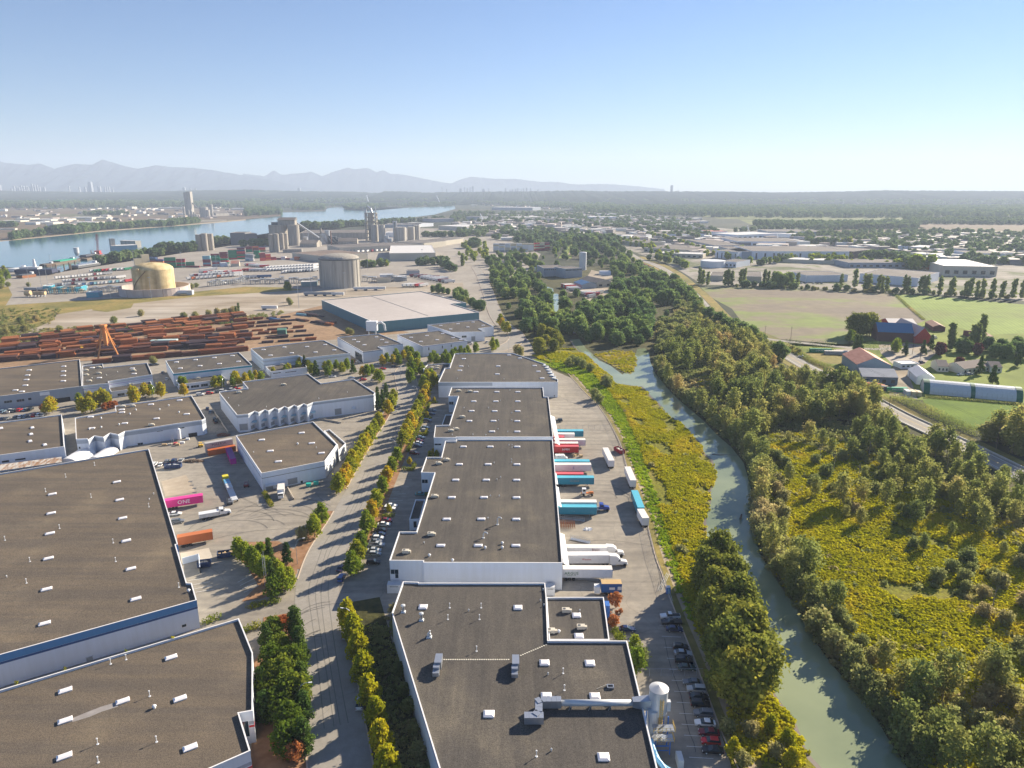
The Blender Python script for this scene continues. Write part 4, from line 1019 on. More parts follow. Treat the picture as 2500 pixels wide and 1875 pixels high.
# things of sheet metal standing on the front roof
def seg_duct(par,x,y,n=5):
 q = at(*sh(x,y,900,1425),z8)
 for k in range(n):
  hh = (1.7,1.9,2.0,1.6,1.0)[k]; yy = q.y + 2.6 - k * 1.3
  MB().box((q.x + (.15 if k < 3 else -.1),yy,z8 + .35 + hh / 2),(1.7 if k < 3 else 1.5,1.24,hh)).build('duct_section',STEEL,par)
 for dx in (-.7,.7):
  for dy in (-2.4,2.4): MB().box((q.x + dx,q.y + dy,z8 + .2),(.12,.12,.4)).build('leg',STEEL,par)
for lab,x,y in (('segmented sheet metal duct unit on the front roof, the one by the road side edge',620,770),('segmented sheet metal duct unit at mid roof of the front warehouse',1318,780)):
 q = at(*sh(x,y,900,1425),z8)
 g = thing('rooftop_duct_unit',lab,'duct unit',(q.x,q.y,z8)); seg_duct(g,x,y)
for lab,x,y in (('silver turbine vent stack at the roof corner nearest the road',312,255),('silver turbine vent stack second from the roof corner',476,328)):
 q = at(*sh(x,y,900,1425),z8); g = thing('vent_stack',lab,'vent stack',(q.x,q.y,z8))
 MB().frustum((q.x,q.y,z8),(1.3,1.3),(.9,.9),.35).build('base',ALU,g)
 MB().cyl((q.x,q.y,z8 + .35),.33,1.5,12).build('pipe',STEEL,g)
 MB().cyl((q.x,q.y,z8 + 1.85),.62,.28,14,.62).cyl((q.x,q.y,z8 + 2.13),.62,.15,14,.25).build('cap',ALU,g)
q = at(*sh(545,480,900,1425),z8); g = thing('exhaust_fan','small round exhaust fan with an upward spout on the front roof','exhaust fan',(q.x,q.y,z8))
MB().frustum((q.x,q.y,z8),(1.4,1.4),(1.1,1.1),.3).build('base',ALU,g)
MB().cyl((q.x,q.y - .25,z8 + .75),.5,.5,12,axis='y').build('housing',ALU,g); MB().tube([(q.x,q.y,z8 + .9),(q.x + .25,q.y,z8 + 1.9)],[.28,.22],8).build('spout',ALU,g)
pts = [at(*sh(x,y,900,1425),z8 + .06) for x,y in [(680 + 20 * k,682 + .3 * math.sin(k)) for k in range(30)] + [(1370 + 19 * k,645 - 8 * k) for k in range(13)]]
g = thing('stepping_stones','dotted line of pale stepping stones across the front roof','walkway',(pts[0].x,pts[0].y,z8))
me = MB().box((0,0,.03),(.38,.34,.06)).mesh('stone',CREAM)
for q in pts: link('stone',me,g,(q.x - pts[0].x,q.y - pts[0].y,.01))
q = at(*sh(2175,935,900,1425),z8); g = thing('roof_hatch','open grey roof hatch frame with a pole lying beside it','roof hatch',(q.x,q.y,z8))
MB().ring([(q.x - .8,q.y - .6),(q.x + .8,q.y - .6),(q.x + .8,q.y + .6),(q.x - .8,q.y + .6)],[(q.x - .6,q.y - .4),(q.x + .6,q.y - .4),(q.x + .6,q.y + .4),(q.x - .6,q.y + .4)],z8,z8 + .5).build('frame',STEEL,g)
MB().tube([(q.x - 3.2,q.y - .5,z8 + .1),(q.x - .8,q.y + .4,z8 + .5)],.05,5).build('pole',CREAM,g)
q = at(*sh(2165,1080,900,1425),z8); g = MB().cyl((q.x,q.y,z8),.6,.55,12,.5).build('bucket',DGREY); tag(g,'black open bucket standing near the duct on the front roof','bucket')
# silo with its duct
Qs = at(1619,1862,0)
D1,D2,D3,D4 = at(*sh(1400,1215,900,1425),z8 + 1),at(*sh(1510,1210,900,1425),z8 + 1),at(*sh(1520,1090,900,1425),z8 + 1.2),at(*sh(1680,1100,900,1425),z8 + 1.5)
g = thing('exhaust_duct','long round metal duct on square elbows running over the front roof to the silo','duct',(D3.x,D3.y,z8))
def sq_duct(pts,w,h,z,nm):
 for k in range(len(pts) - 1):
  a,b = Vector(pts[k]),Vector(pts[k + 1]); c = (a + b) / 2; d = b - a
  MB().box((c.x,c.y,z + h / 2 + .3),(d.length * .97,w,h),math.atan2(d.y,d.x)).build(nm,STEEL,g)
sq_duct([(D1.x + 1.05 * k,D1.y) for k in range(5)],1.9,1.7,z8,'duct_section')
sq_duct([(D2.x - .4,D2.y - .2),(D2.x + .5,D2.y + .8),(D2.x + .6,D2.y + 2.1),(D3.x + .3,D3.y + .2)],1.6,1.8,z8 + .05,'duct_section')
sq_duct([(D3.x - .3,D3.y - .1),(D3.x + .8,D3.y + .5),(D3.x + 2.0,D3.y + .6),(D3.x + 3.1,D3.y + .6),(D3.x + 4.2,D3.y + .6),(D3.x + 5.3,D3.y + .6)],1.7,1.9,z8 + .1,'duct_section')
SY = D3.y + .5; SX = Qs.x - .3
MB().cyl((D3.x + 5.2,SY,z8 + 1.3),.72,SX - 5.6 - (D3.x + 5.2),16,axis='x').build('round_pipe',ALU,g,smooth=True)
for k in range(4):
 xx = D3.x + 7.5 + k * 4.4
 if xx < SX - 7: MB().box((xx,SY,z8 + .35),(.12,1.2,.7)).tube([(xx - .6,SY - .9,z8),(xx,SY - .3,z8 + 1)],.05,5).build('support',STEEL,g)
MB().add([(SX - 5.7,SY - .8,z8 + .7),(SX - 5.7,SY + .8,z8 + .7),(SX - 5.7,SY + .8,z8 + 2.2),(SX - 5.7,SY - .8,z8 + 2.2),(SX - 1.6,SY - 1.1,z8 - .2),(SX - 1.6,SY + 1.1,z8 - .2),(SX - 1.6,SY + 1.1,z8 + 2.6),(SX - 1.6,SY - 1.1,z8 + 2.6)],
   [(0,1,2,3),(0,3,7,4),(1,5,6,2),(3,2,6,7),(0,4,5,1),(4,7,6,5)]).build('duct_hood',STEEL,g)
g = thing('dust_silo','grey dust collector silo with a cone roof on blue legs beside the front warehouse','silo',(SX,SY,0))
MB().cyl((SX,SY,7.6),2.05,6.0,28).build('drum',ALU,g,smooth=False)
MB().cyl((SX,SY,13.6),2.15,.75,28,.05).build('cone_roof',flat('galv_roof',(.58,.58,.58),.5,.3),g)
MB().cyl((SX,SY,4.0),.5,3.6,20,2.05).build('hopper',STEEL,g)
MB().cyl((SX - 1.3,SY - 1.2,0.2),1.25,8.8,20).build('side_cylinder',ALU,g)
for dx,dy in ((-2,-2),(2,-2),(2,2),(-2,2)): MB().box((SX + dx,SY + dy,3.9),(.28,.28,7.8)).build('leg',BLUEP,g)
MB().box((SX + 2.2,SY - .6,9.6),(.8,.9,2.4)).build('side_box',LGREY,g)
for z in (3.6,6.2):
 pf = MB().box((SX + .6,SY - 3.6,z),(4.6,2.0,.12)).build('platform',STEEL,g)
 rl = MB()
 for k in range(6): rl.tube([(SX - 1.7 + k * .92,SY - 4.9,z),(SX - 1.7 + k * .92,SY - 4.9,z + 1.1)],.04,4)
 for zz in (.55,1.1): rl.tube([(SX - 1.7,SY - 4.9,z + zz),(SX + 2.9,SY - 4.9,z + zz)],.04,4).tube([(SX + 2.9,SY - 4.9,z + zz),(SX + 2.9,SY - 2.4,z + zz)],.04,4)
 rl.build('railing',YEL,pf)
ld = MB()
for dx in (-.3,.3): ld.tube([(SX + .3 + dx,SY - 2.2,3.6),(SX + .3 + dx,SY - 2.2,12.4)],.045,4)
for k in range(28): ld.tube([(SX,SY - 2.2,3.8 + k * .3),(SX + .6,SY - 2.2,3.8 + k * .3)],.035,4)
for k in range(10):
 a = [(SX + .3 + .45 * math.cos(t),SY - 2.3 - .55 * abs(math.sin(t)),6.6 + k * .6) for t in [math.pi * j / 5 + math.pi for j in range(6)]]
 ld.tube(a,.035,4)
ld.build('ladder',YEL,g)
mb = MB(); mb.box((SX + .3,SY - 4.4,2.2),(3.2,.2,.2)); mb.box((SX + .3,SY - 4.4,1.0),(3.2,.15,.15))
for dx in (-1.6,1.7): mb.box((SX + .4 + dx,SY - 4.6,1.8),(.2,.2,3.6))
mb.build('frame',BLUEP,g)
bp = at(1600,1850,3.2)
g = thing('blue_pipe','fat light blue pipe curving down along the wall below the silo','pipe',(bp.x,bp.y,0))
LBL = flat('light_blue_paint',(.16,.42,.66),.4)
MB().tube(smooth_line([(SX - 2.3,SY - 5.2,4.6),(SX - 2.0,SY - 8.0,3.9),(SX - .9,SY - 10.6,3.0),(SX + 2.0,SY - 12.4,2.2),(SX + 3.6,SY - 13.4,1.2)],5),.55,12).build('main_pipe',LBL,g,smooth=True)
MB().tube(smooth_line([(SX - 2.2,SY - 9.8,4.4),(SX - .8,SY - 11.8,3.6),(SX + .2,SY - 14.0,2.4)],5),.5,12).build('branch_pipe',LBL,g,smooth=True)
MB().box((SX + 3.7,SY - 7.2,1.1),(1.2,2.8,2.2)).build('cabinet',LGREY,g)
# white containers tucked by the gap
# ------------------------------------------------------------------ vehicles, built once with +X ahead
def extr(mb,prof,w,tap=None):
 """side profile [(x, z)] (counter-clockwise seen from -Y) drawn out across the width; tap(x, z) scales the half width"""
 n = len(prof); t = tap or (lambda x,z: 1)
 vs = [(x,-w / 2 * t(x,z),z) for x,z in prof] + [(x,w / 2 * t(x,z),z) for x,z in prof]
 return mb.add(vs,[tuple(range(n)),tuple(range(2 * n - 1,n - 1,-1))] + [(i,n + i,n + (i + 1) % n,(i + 1) % n) for i in range(n)])
PAINT0 = flat('car_paint',(.5,.5,.5),.25)
HEADL = flat('headlight_glass',(.75,.75,.72),.2); TAILL = flat('taillight_red',(.35,.01,.01),.3)
wheel_me = MB().cyl((0,-.11,0),.33,.22,12,axis='y').mesh('wheel',BLACK)
rim_me = MB().cyl((0,-.125,0),.19,.25,8,axis='y').mesh('rim',ALU)
def car_parts(kind):
 L,Wd,Hh = dict(sedan=(4.7,1.82,1.45),suv=(4.6,1.88,1.70),pickup=(5.7,2.0,1.88),van=(5.6,2.0,2.4),hatch=(4.2,1.78,1.5))[kind]
 a = L / 2
 tp = lambda x,z: (.90 if z > .75 else 1.0) * (.9 if abs(x) > a * .9 else 1)
 if kind == 'sedan':
  body = [(-a,.35),(a,.3),(a,.62),(a * .55,.90),(-a * .62,.95),(-a,.88)]
  cab = [(-a * .80,.92),(a * .42,.90),(a * .05,Hh - .05),(-a * .45,Hh - .05)]; rf = (-a * .46,a * .06)
 elif kind == 'hatch':
  body = [(-a,.35),(a,.3),(a,.66),(a * .6,.93),(-a * .8,.98),(-a,.9)]
  cab = [(-a * .97,.95),(a * .45,.92),(a * .05,Hh - .05),(-a * .72,Hh - .05)]; rf = (-a * .74,a * .06)
 elif kind == 'suv':
  body = [(-a,.4),(a,.35),(a,.85),(a * .5,1.05),(-a * .95,1.08),(-a,.9)]
  cab = [(-a * .97,1.05),(a * .42,1.04),(a * .1,Hh - .05),(-a * .86,Hh - .05)]; rf = (-a * .88,a * .12)
 elif kind == 'van':
  body = [(-a,.4),(a,.35),(a,.95),(a * .72,1.2),(a * .42,Hh),(-a,Hh)]
  cab = [(a * .36,1.25),(a * .73,1.22),(a * .50,1.95),(a * .38,1.95)]; rf = None
 else:
  body = [(-a,.55),(a,.5),(a,1.0),(a * .42,1.15),(-a * .12,1.15),(-a * .12,1.12),(-a,1.12)]
  cab = [(-a * .16,1.12),(a * .38,1.14),(a * .2,Hh - .05),(-a * .1,Hh - .05)]; rf = (-a * .11,a * .2)
 parts = []
 bm_ = MB(); extr(bm_,body,Wd,tp if kind != 'van' else None)
 parts.append(('body',bm_.mesh('body',PAINT0),'paint'))
 g_ = MB(); extr(g_,cab,Wd * .93 if kind != 'van' else Wd * 1.01,lambda x,z: .82 if z > Hh - .2 else .98)
 parts.append(('windows',g_.mesh('windows',GLASS)))
 if rf:
  r_ = MB().frustum(((rf[0] + rf[1]) / 2,0,Hh - .07),(rf[1] - rf[0] + .12,Wd * .80),(rf[1] - rf[0] - .15,Wd * .68),.08)
  parts.append(('roof',r_.mesh('roof',PAINT0),'paint'))
 if kind == 'pickup':
  parts.append(('cargo_bed',MB().box((-a * .57,0,1.125),(a * .80,Wd * .76,.02)).mesh('cargo_bed',BLACK)))
 for sx in (-1,1):
  for sy in (-1,1):
   parts.append(('wheel',None,None,None,(sx * a * .62,sy * (Wd / 2 - .1),.33)))
 for sy in (-1,1):
  parts.append(('headlight',None,None,'h',(a * .965,sy * Wd * .33,.66 if kind != 'pickup' else .9)))
  parts.append(('taillight',None,None,'t',(-a * .99,sy * Wd * .36,.78 if kind != 'pickup' else .95)))
 return parts
hl = MB().box((0,0,0),(.12,.34,.15)).mesh('headlight',HEADL); tl = MB().box((0,0,0),(.08,.3,.18)).mesh('taillight',TAILL)
CARS = {k: car_parts(k) for k in ('sedan','suv','pickup','van','hatch')}
PC = dict(white=(.80,.80,.80),silver=(.42,.44,.46),grey=(.16,.17,.19),black=(.015,.015,.018),navy=(.015,.03,.10),blue=(.03,.12,.35),red=(.55,.015,.02),dark_red=(.16,.01,.02),dark_green=(.02,.06,.05),steel_blue=(.16,.24,.34),orange=(.6,.18,.03),teal=(.02,.22,.26),yellow=(.75,.5,.03))
PM = {k: flat('paint_' + k,c,.28) for k,c in PC.items()}
def car(kind,colour,p,rz,label,group=None,z=.18,name=None,cat='car',full=True):
 nm = name or ('parked_pickup' if kind == 'pickup' else 'parked_van' if kind == 'van' else 'parked_car')
 o = thing(nm,label,'pickup' if kind == 'pickup' else 'van' if kind == 'van' else cat,(p[0],p[1],z),rz,group)
 for q in CARS[kind]:
  if q[0] == 'wheel':
   w = link('wheel',wheel_me,o,q[4])
   if full: link('rim',rim_me,w)
  elif q[0] in ('headlight','taillight'):
   if full: link(q[0],hl if q[0] == 'headlight' else tl,o,q[4])
  else:
   w = link(q[0],q[1],o)
   if len(q) > 2 and q[2] == 'paint':
    w.material_slots[0].link = 'OBJECT'; w.material_slots[0].material = PM[colour]
 return o
def k9(x,y): return sh(x,y,1300,1425)
def k7(x,y): return sh(x,y,900,1000)
cars = [
 ('pickup','white',k9(1240,293),180,'white pickup truck, topmost of the parked cars along the trail fence'),
 ('pickup','black',k9(1253,347),180,'black pickup with covered bed just below the white pickup'),
 ('sedan','navy',k9(1278,405),0,'dark blue sedan below the black pickup by the trail fence'),
 ('sedan','navy',k9(850,405),0,'navy sedan alone beside the round orange bush'),
 ('suv','steel_blue',k9(905,562),90,'blue grey suv half in shade against the front warehouse corner'),
 ('hatch','black',k9(1335,565),0,'black hatchback first in the shaded row by the fence'),
 ('sedan','silver',k9(1355,622),0,'silver sedan in the tree shade between two black cars'),
 ('suv','black',k9(1362,690),0,'black suv below the silver sedan in the shade'),
 ('sedan','dark_green',k9(1388,752),0,'dark green sedan last before the cross fence in the shade'),
 ('sedan','grey',k9(1438,885),180,'grey sedan just past the cross fence'),
 ('suv','silver',k9(1475,948),180,'light silver suv in the shade beside the fence'),
 ('sedan','black',k9(1500,1015),0,'black sedan below the light silver suv'),
 ('suv','black',k9(1512,1080),0,'black suv beside the silo side of the fence row'),
 ('suv','grey',k9(1538,1165),180,'dark grey suv above the white sedan'),
 ('sedan','white',k9(1553,1250),180,'white sedan in the lower fence row'),
 ('sedan','dark_red',k9(1588,1335),180,'dark red sedan between the white sedan and the bright red one'),
 ('hatch','red',k9(1605,1415),180,'bright red hatchback in the lower fence row'),
 ('sedan','black',k9(1622,1495),180,'black sedan below the bright red hatchback'),
 ('suv','silver',sh(1268,455,500,1425),95,'silver hatchback parked at the kerb under the first yellow tree'),
 ('sedan','white',sh(1395,1070,500,1425),96,'white sedan parked alone on the shaded side of the road'),
 ('sedan','navy',sh(1782,1420,350,1000),80,'dark blue sedan at the east kerb near the junction, above the other blue one'),
 ('suv','blue',sh(1783,1512,350,1000),88,'blue suv at the east kerb at the junction'),
 ('sedan','navy',sh(1543,897,550,750),60,'dark blue car at the west kerb by the bend'),
 ('sedan','silver',sh(1515,937,550,750),60,'silver car at the west kerb just behind the dark blue one'),
 ('suv','black',k7(1707,98),180,'black suv alone on the dock yard near the ramps'),
 ('sedan','white',k7(205,862),0,'white sedan with sunroof above the orange island shrub'),
 ('suv','white',k7(190,890),0,'white suv half behind the orange island shrub'),
 ('sedan','dark_red',k7(158,993),0,'dark red sedan just below the island hedge'),
 ('sedan','white',k7(138,1030),0,'white sedan with black roof hatch below the dark red one'),
 ('sedan','black',k7(100,1083),180,'black sedan with red lights in the long parking row'),
 ('sedan','navy',k7(95,1122),180,'navy sedan next to the white hatchback in the long row'),
 ('hatch','white',k7(85,1152),0,'white hatchback mid row beside the kerb trees'),
 ('sedan','grey',k7(68,1185),0,'grey sedan between the white hatchback and the silver pickup'),
 ('pickup','silver',k7(72,1218),0,'silver pickup in the long parking row'),
 ('sedan','silver',k7(52,1262),0,'silver sedan just below the silver pickup'),
 ('hatch','silver',k7(55,1295),0,'silver hatchback second below the silver pickup'),
 ('suv','black',k7(42,1372),0,'black suv at the lower end of the long row under the tree'),
 ('sedan','teal',k7(470,758),0,'pale blue car nosing out beside the entrance wing'),
 ('sedan','steel_blue',k7(570,5),0,'blue grey car first below the small orange island tree'),
 ('sedan','navy',k7(562,36),0,'navy car second below the small orange island tree'),
 ('suv','navy',k7(530,98),0,'navy suv just below the second island tree'),
 ('sedan','steel_blue',k7(510,160),0,'blue grey sedan in the shaded row, beside the wide gap'),
 ('hatch','silver',k7(505,186),0,'silver hatchback against the dark hedge in the shaded row'),
 ('sedan','steel_blue',k7(468,249),0,'steel blue sedan first of the four below the dark hedge'),
 ('sedan','dark_red',k7(457,278),0,'dark red sedan second of the four below the dark hedge'),
 ('sedan','white',k7(448,299),0,'white sedan third of the four below the dark hedge'),
 ('sedan','navy',k7(440,323),0,'navy sedan fourth of the four below the dark hedge'),
 ('suv','dark_red',k7(413,392),0,'maroon suv in the shade at the last island shrub'),
 ('sedan','white',sh(285,935,350,1000),15,'white sedan below the pink container trailer'),
 ('suv','grey',sh(310,1003,350,1000),15,'grey off-roader beside the white sedan at the largest warehouse'),
 ('suv','white',sh(1390,1596,0,700),100,'white suv against the edge of the largest warehouse'),
 ('sedan','white',sh(1448,1596,0,700),100,'white sedan next to the blue scrap skip'),
 ('suv','grey',sh(1505,1572,0,700),100,'grey suv behind the blue scrap skip'),
 ('suv','navy',sh(1567,1565,0,700),100,'dark blue suv behind the blue scrap skip'),
 ('sedan','silver',sh(1630,1561,0,700),100,'silver sedan by the heap of scrap'),
 ('sedan','navy',sh(1866,1095,0,700),110,'blue car in the alley between the two white warehouses'),
 ('sedan','steel_blue',sh(1893,1125,0,700),110,'blue grey car parked behind the blue one in the alley'),
 ('suv','black',sh(1932,1192,0,700),110,'black suv first of two by the alley barrier'),
 ('sedan','black',sh(1945,1212,0,700),110,'black sedan second of two by the alley barrier'),
 ('sedan','white',sh(1500,830,0,700),105,'white car in the alley beside the turquoise banded warehouse'),
 ('sedan','steel_blue',sh(1465,771,0,700),105,'pale blue car further up the alley by the turquoise banded warehouse'),
 ('sedan','navy',sh(1362,702,0,700),10,'dark car at the yard end of the alley'),
 ('sedan','black',sh(1402,698,0,700),10,'black car next to the dark one at the yard end of the alley'),
 ('sedan','red',sh(1418,553,550,750),8,'red car on the side street near the road bend'),
 ('sedan','red',sh(1240,650,550,750),20,'small red car under the trees behind the zigzag warehouse'),
 ('sedan','white',sh(1335,650,550,750),20,'white car beside the red one behind the zigzag warehouse'),
 ('suv','grey',sh(1445,706,550,750),40,'dark car at the street corner by the big green tree'),
 ('sedan','white',sh(1135,635,550,750),10,'white car at the roof edge of the zigzag warehouse'),
 ('sedan','white',sh(965,622,550,750),10,'white car half hidden under the conifers behind the zigzag warehouse'),
 ('sedan','white',sh(1190,488,550,750),130,'white car in the gap beside the strip window building'),
 ('sedan','white',sh(1360,515,550,750),5,'white car in front of the strip window building'),
 ('sedan','white',sh(1490,497,550,750),5,'white car next to the autumn trees by the strip window building'),
 ('sedan','navy',sh(1520,535,550,750),5,'dark blue car on the side street under the autumn trees'),
 ('suv','white',sh(568,510,1000,700),60,'white van like suv in front of the cut corner warehouse'),
 ('sedan','silver',sh(700,497,1000,700),60,'silver car by the hedge of the cut corner warehouse'),
 ('sedan','blue',sh(1042,480,1000,700),80,'blue car driving on the road below the forest'),
 ('sedan','white',sh(145,640,550,750),100,'white car at the end of the tree row by the turquoise banded office'),
 ('sedan','white',sh(320,572,550,750),120,'white car in the shade beside the stepped warehouse'),
 ('pickup','white',sh(90,1118,0,700),100,'white pickup by the yellow bush at the grey walled warehouse'),
]
for kd,co,q,a,lab in cars:
 p = at(q[0],q[1],.8)
 if k9(0,0)[0] < q[0] and kd: a += -6 if q[0] > 1640 else 0
 car(kd,co,p,R(a),lab)
# rows of small parked cars
def carrow(a,b,n,ang,what,seed,skip=.12):
 r = random.Random(seed); a,b = at(*a,.7),at(*b,.7)
 for i in range(n):
  if r.random() < skip: continue
  p = a.lerp(b,(i + .5) / n); co = r.choice(['white','white','silver','grey','black','navy','steel_blue','red'])
  car(r.choice(['sedan','suv','hatch','suv']),co,p,R(ang + r.uniform(-2,2)),'small %s car parked in %s, %s' % (co.replace('_',' '),what,ORD[i]),'cars parked in ' + what,full=False)
carrow(sh(0,1190,0,700),sh(410,1148,0,700),10,100,'the row above the brown roofed warehouse',5)
carrow(sh(1780,975,0,700),sh(2150,915,0,700),9,15,'the row under the trees of the turquoise banded office',6)
carrow(sh(0,1125,0,700),sh(300,1100,0,700),6,100,'front of the grey walled warehouse',8)
carrow((1925,690),(2010,692),9,85,'front of the white building across the field',9)
carrow((1560,640),(1600,655),4,60,'the lot beside the far highway',10)
carrow((2255,688),(2290,700),5,60,'the lot behind the poplars',11)
# ------------------------------------------------------------------ trailers, tractors, containers
wheelset = MB()
for dx in (-.62,.62,1.86):
 for sy in (-1,1): wheelset.cyl((dx,sy * 1.0 - .28,.5),.5,.56,12,axis='y')
wheels3 = wheelset.mesh('wheels',BLACK)
def trailer(name,label,p,rz,L,col,roofcol=None,text=None,tcol=None,tsize=1.3,toff=0.0,Wd=2.6,zb=1.15,h=2.9,container=False,cat='trailer',group=None,text2=None,tz=.52):
 """p = front end centre; the body runs back L metres along -X of rz"""
 o = thing(name,label,cat,(p[0],p[1],.16),rz,group)
 bm = MB(); bm.box((-L / 2,0,zb + h / 2),(L,Wd,h))
 n = int(L / (.9 if container else 1.2))
 for i in range(n):
  x = -L + (i + .5) * L / n
  for sy in (-1,1): bm.box((x,sy * (Wd / 2 + .02),zb + h / 2),(.35 if container else .08,.045,h - .3))
 bd = bm.mesh('body',col); b_ = link('cargo_box',bd,o)
 link('roof',MB().box((-L / 2,0,zb + h + .03),(L + .02,Wd + .04,.06)).mesh('roof',roofcol or col),o)
 link('chassis',MB().box((-L / 2,-.45,zb - .16),(L * .96,.16,.3)).box((-L / 2,.45,zb - .16),(L * .96,.16,.3)).mesh('chassis',DGREY),o)
 link('axle_wheels',wheels3,o,(-L + 2.1,0,0))
 link('landing_gear',MB().box((-2.6,-.75,zb / 2),(.15,.15,zb)).box((-2.6,.75,zb / 2),(.15,.15,zb)).mesh('landing_gear',STEEL),o)
 ed = MB()
 for sy in (-1,1): ed.box((0.02,sy * (Wd / 2 - .05),zb + h / 2),(.08,.14,h))
 link('corner_posts',ed.mesh('corner_posts',STEEL),o)
 if text: 
  t_ = text_on(text,tsize,tcol,o,(-L * (.5 + toff),-Wd / 2 - .06,zb + h * tz),0)
 if text2:
  text_on(text2[0],text2[1],text2[2],o,(-L * text2[3],-Wd / 2 - .06,zb + h * .25),0)
 return o
def tractor(name,label,p,rz,col,sleeper=True,frame=DGREY,cat='truck'):
 o = thing(name,label,cat,(p[0],p[1],.16),rz)
 link('frame_rails',MB().box((-2.9,0,.85),(7.2,.9,.25)).mesh('frame',frame),o)
 hood = MB(); extr(hood,[(-.1,.6),(2.0,.55),(2.0,1.35),(1.7,1.65),(-.1,1.95)],1.95,lambda x,z: .8 if x > 1.6 else .97); link('hood',hood.mesh('hood',col),o)
 cab = MB(); extr(cab,[(-1.9,.8),(0,.8),(0,1.95),(-.45,2.85),(-1.9,3.0)],2.25); c_ = link('cab',cab.mesh('cab',col),o)
 link('windshield',MB().add([(.03,-.95,2.0),(.03,.95,2.0),(-.39,.85,2.8),(-.39,-.85,2.8)],[(0,1,2,3)]).mesh('windshield',GLASS),c_)
 for sy in (-1,1): link('side_window',MB().box((-.95,sy * 1.13,2.25),(.9,.03,.6)).mesh('side_window',GLASS),c_)
 if sleeper:
  sl = MB(); extr(sl,[(-3.9,.9),(-1.9,.9),(-.5,2.85),(-1.6,3.75),(-3.9,3.95)],2.4,lambda x,z: .86 if z > 3 else 1); link('sleeper',sl.mesh('sleeper',col),o)
 for sy in (-1,1):
  link('fuel_tank',MB().cyl((-3.2,sy * 1.0,.75),.32,1.5,10,axis='x').mesh('fuel_tank',ALU),o)
  for x in (1.2,-4.6,-5.9): 
   w = link('wheel',MB().cyl((0,-.2,0),.5,.4,12,axis='y').mesh('wheel',BLACK) if 'tw' not in ME else ME['tw'],o,(x,sy * .98,.5)); ME['tw'] = w.data
 link('bumper',MB().box((2.1,0,.6),(.2,2.1,.4)).mesh('bumper',ALU),o)
 return o
TBLUE = flat('trailer_teal',(.015,.22,.34),.35); TBLUL = flat('trailer_teal_roof',(.10,.46,.60),.4)
TRED = flat('trailer_red',(.50,.02,.03),.4); TREDL = flat('trailer_red_roof',(.62,.10,.11),.4)
TWH = flat('trailer_white',(.72,.72,.74),.4); TWR = flat('trailer_roof_white',(.78,.73,.68),.5)
INKR = flat('ink_red',(.5,.02,.03),.5); INKG = flat('ink_green',(.03,.16,.09),.5); INKB = flat('ink_blue',(.10,.2,.5),.5); INKW = flat('ink_white',(.85,.85,.85),.5); INKD = flat('ink_dark',(.06,.04,.07),.5); INKN = flat('ink_navy',(.03,.06,.2),.5)
def q3(x,y,z): return at(*sh(x,y,1300,1000),z)
def dock(x,y,L,ztop=4.05,**k):
 p = q3(x,y,ztop); return p
docks = [
 (457,188,14.5,TBLUE,TBLUL,'teal trailer backed up to the dock nearest the far gate',{}),
 (378,217,10.0,TWH,TWR,'short white trailer at the dock, second from the far gate',dict(text='|  |',tcol=INKR,tsize=.9,toff=.1)),
 (287,243,7.0,TRED,TREDL,'short red container trailer tucked between two white trailers',{}),
 (476,268,15.0,TWH,TWR,'long white trailer above the pair of red ones',{}),
 (411,299,12.2,TRED,TWR,'cream roofed red container trailer behind the bright red one',{}),
 (416,328,12.2,TRED,TREDL,'bright red container trailer with white HMM lettering',dict(text='HMM',tcol=INKW,tsize=1.5,container=True)),
 (513,460,16,TBLUE,TBLUL,'teal roofed trailer just below the white van',{}),
 (527,490,16.1,TWH,TWR,'white trailer with a round blue emblem at the dock',dict(text='S',tcol=INKB,tsize=1.6,toff=-.02)),
 (460,575,12.2,TRED,TREDL,'low red container trailer behind the teal one with gold marks',{}),
 (552,607,16.1,TBLUE,TBLUL,'teal trailer with small orange print near the yard tractor',dict(text='RW GROUP',tcol=flat('ink_tan',(.45,.3,.2),.5),tsize=.7)),
 (577,825,17,TWH,TWR,'cream white trailer with a teal mark behind the teal trailer',{}),
 (577,870,17,TBLUE,TBLUL,'teal trailer hitched to the blue truck',dict(text='.',tcol=INKW,tsize=1.0)),
 (668,1232,16.5,TWH,TWR,'cream roofed white trailer with dark red Bison lettering',dict(text='Bison',tcol=flat('ink_maroon',(.2,.02,.02),.5),tsize=1.1,toff=-.27,tz=.78)),
 (686,1297,16.5,TWH,flat('white_roof',(.78,.78,.78),.5),'white trailer with a red winged sign in front of the Bison one',dict(text='Wessex',tcol=INKR,tsize=.9,toff=-.05)),
 (716,1425,16.1,TWH,TWR,'white trailer with green ARGUS lettering',dict(text='ARGUS',tcol=INKG,tsize=1.35,toff=.30,text2=('CARRIERS LTD',.42,INKG,.80))),
]
for x,y,L,c,rc,lab,kw in docks:
 p = q3(x,y,4.1); trailer('container_trailer' if 'container' in lab else 'semi_trailer',lab,p,R(rnd.uniform(-1,1)),L,c,rc,**kw)
p = q3(645,905,.2); tractor('truck_tractor','dark blue truck tractor hitched to the teal trailer',p,0,flat('truck_blue',(.015,.05,.30),.3),sleeper=False)
p = q3(765,1305,.5); tractor('truck_tractor','white truck tractor on the Bison trailer, behind the other white one',p,R(0),PM['white'])
p = q3(795,1390,.5); tractor('truck_tractor','white truck tractor with big sleeper in front of the winged trailer',p,R(0),PM['white'])
p = q3(500,768,.2)
g = thing('yard_tractor','small white cab yard tractor with orange frame and round wheels','yard tractor',(p.x,p.y,.16))
MB().box((p.x - .3,p.y,.95),(5.0,1.0,.35)).build('frame',PM['orange'],g,(p.x,p.y,0))
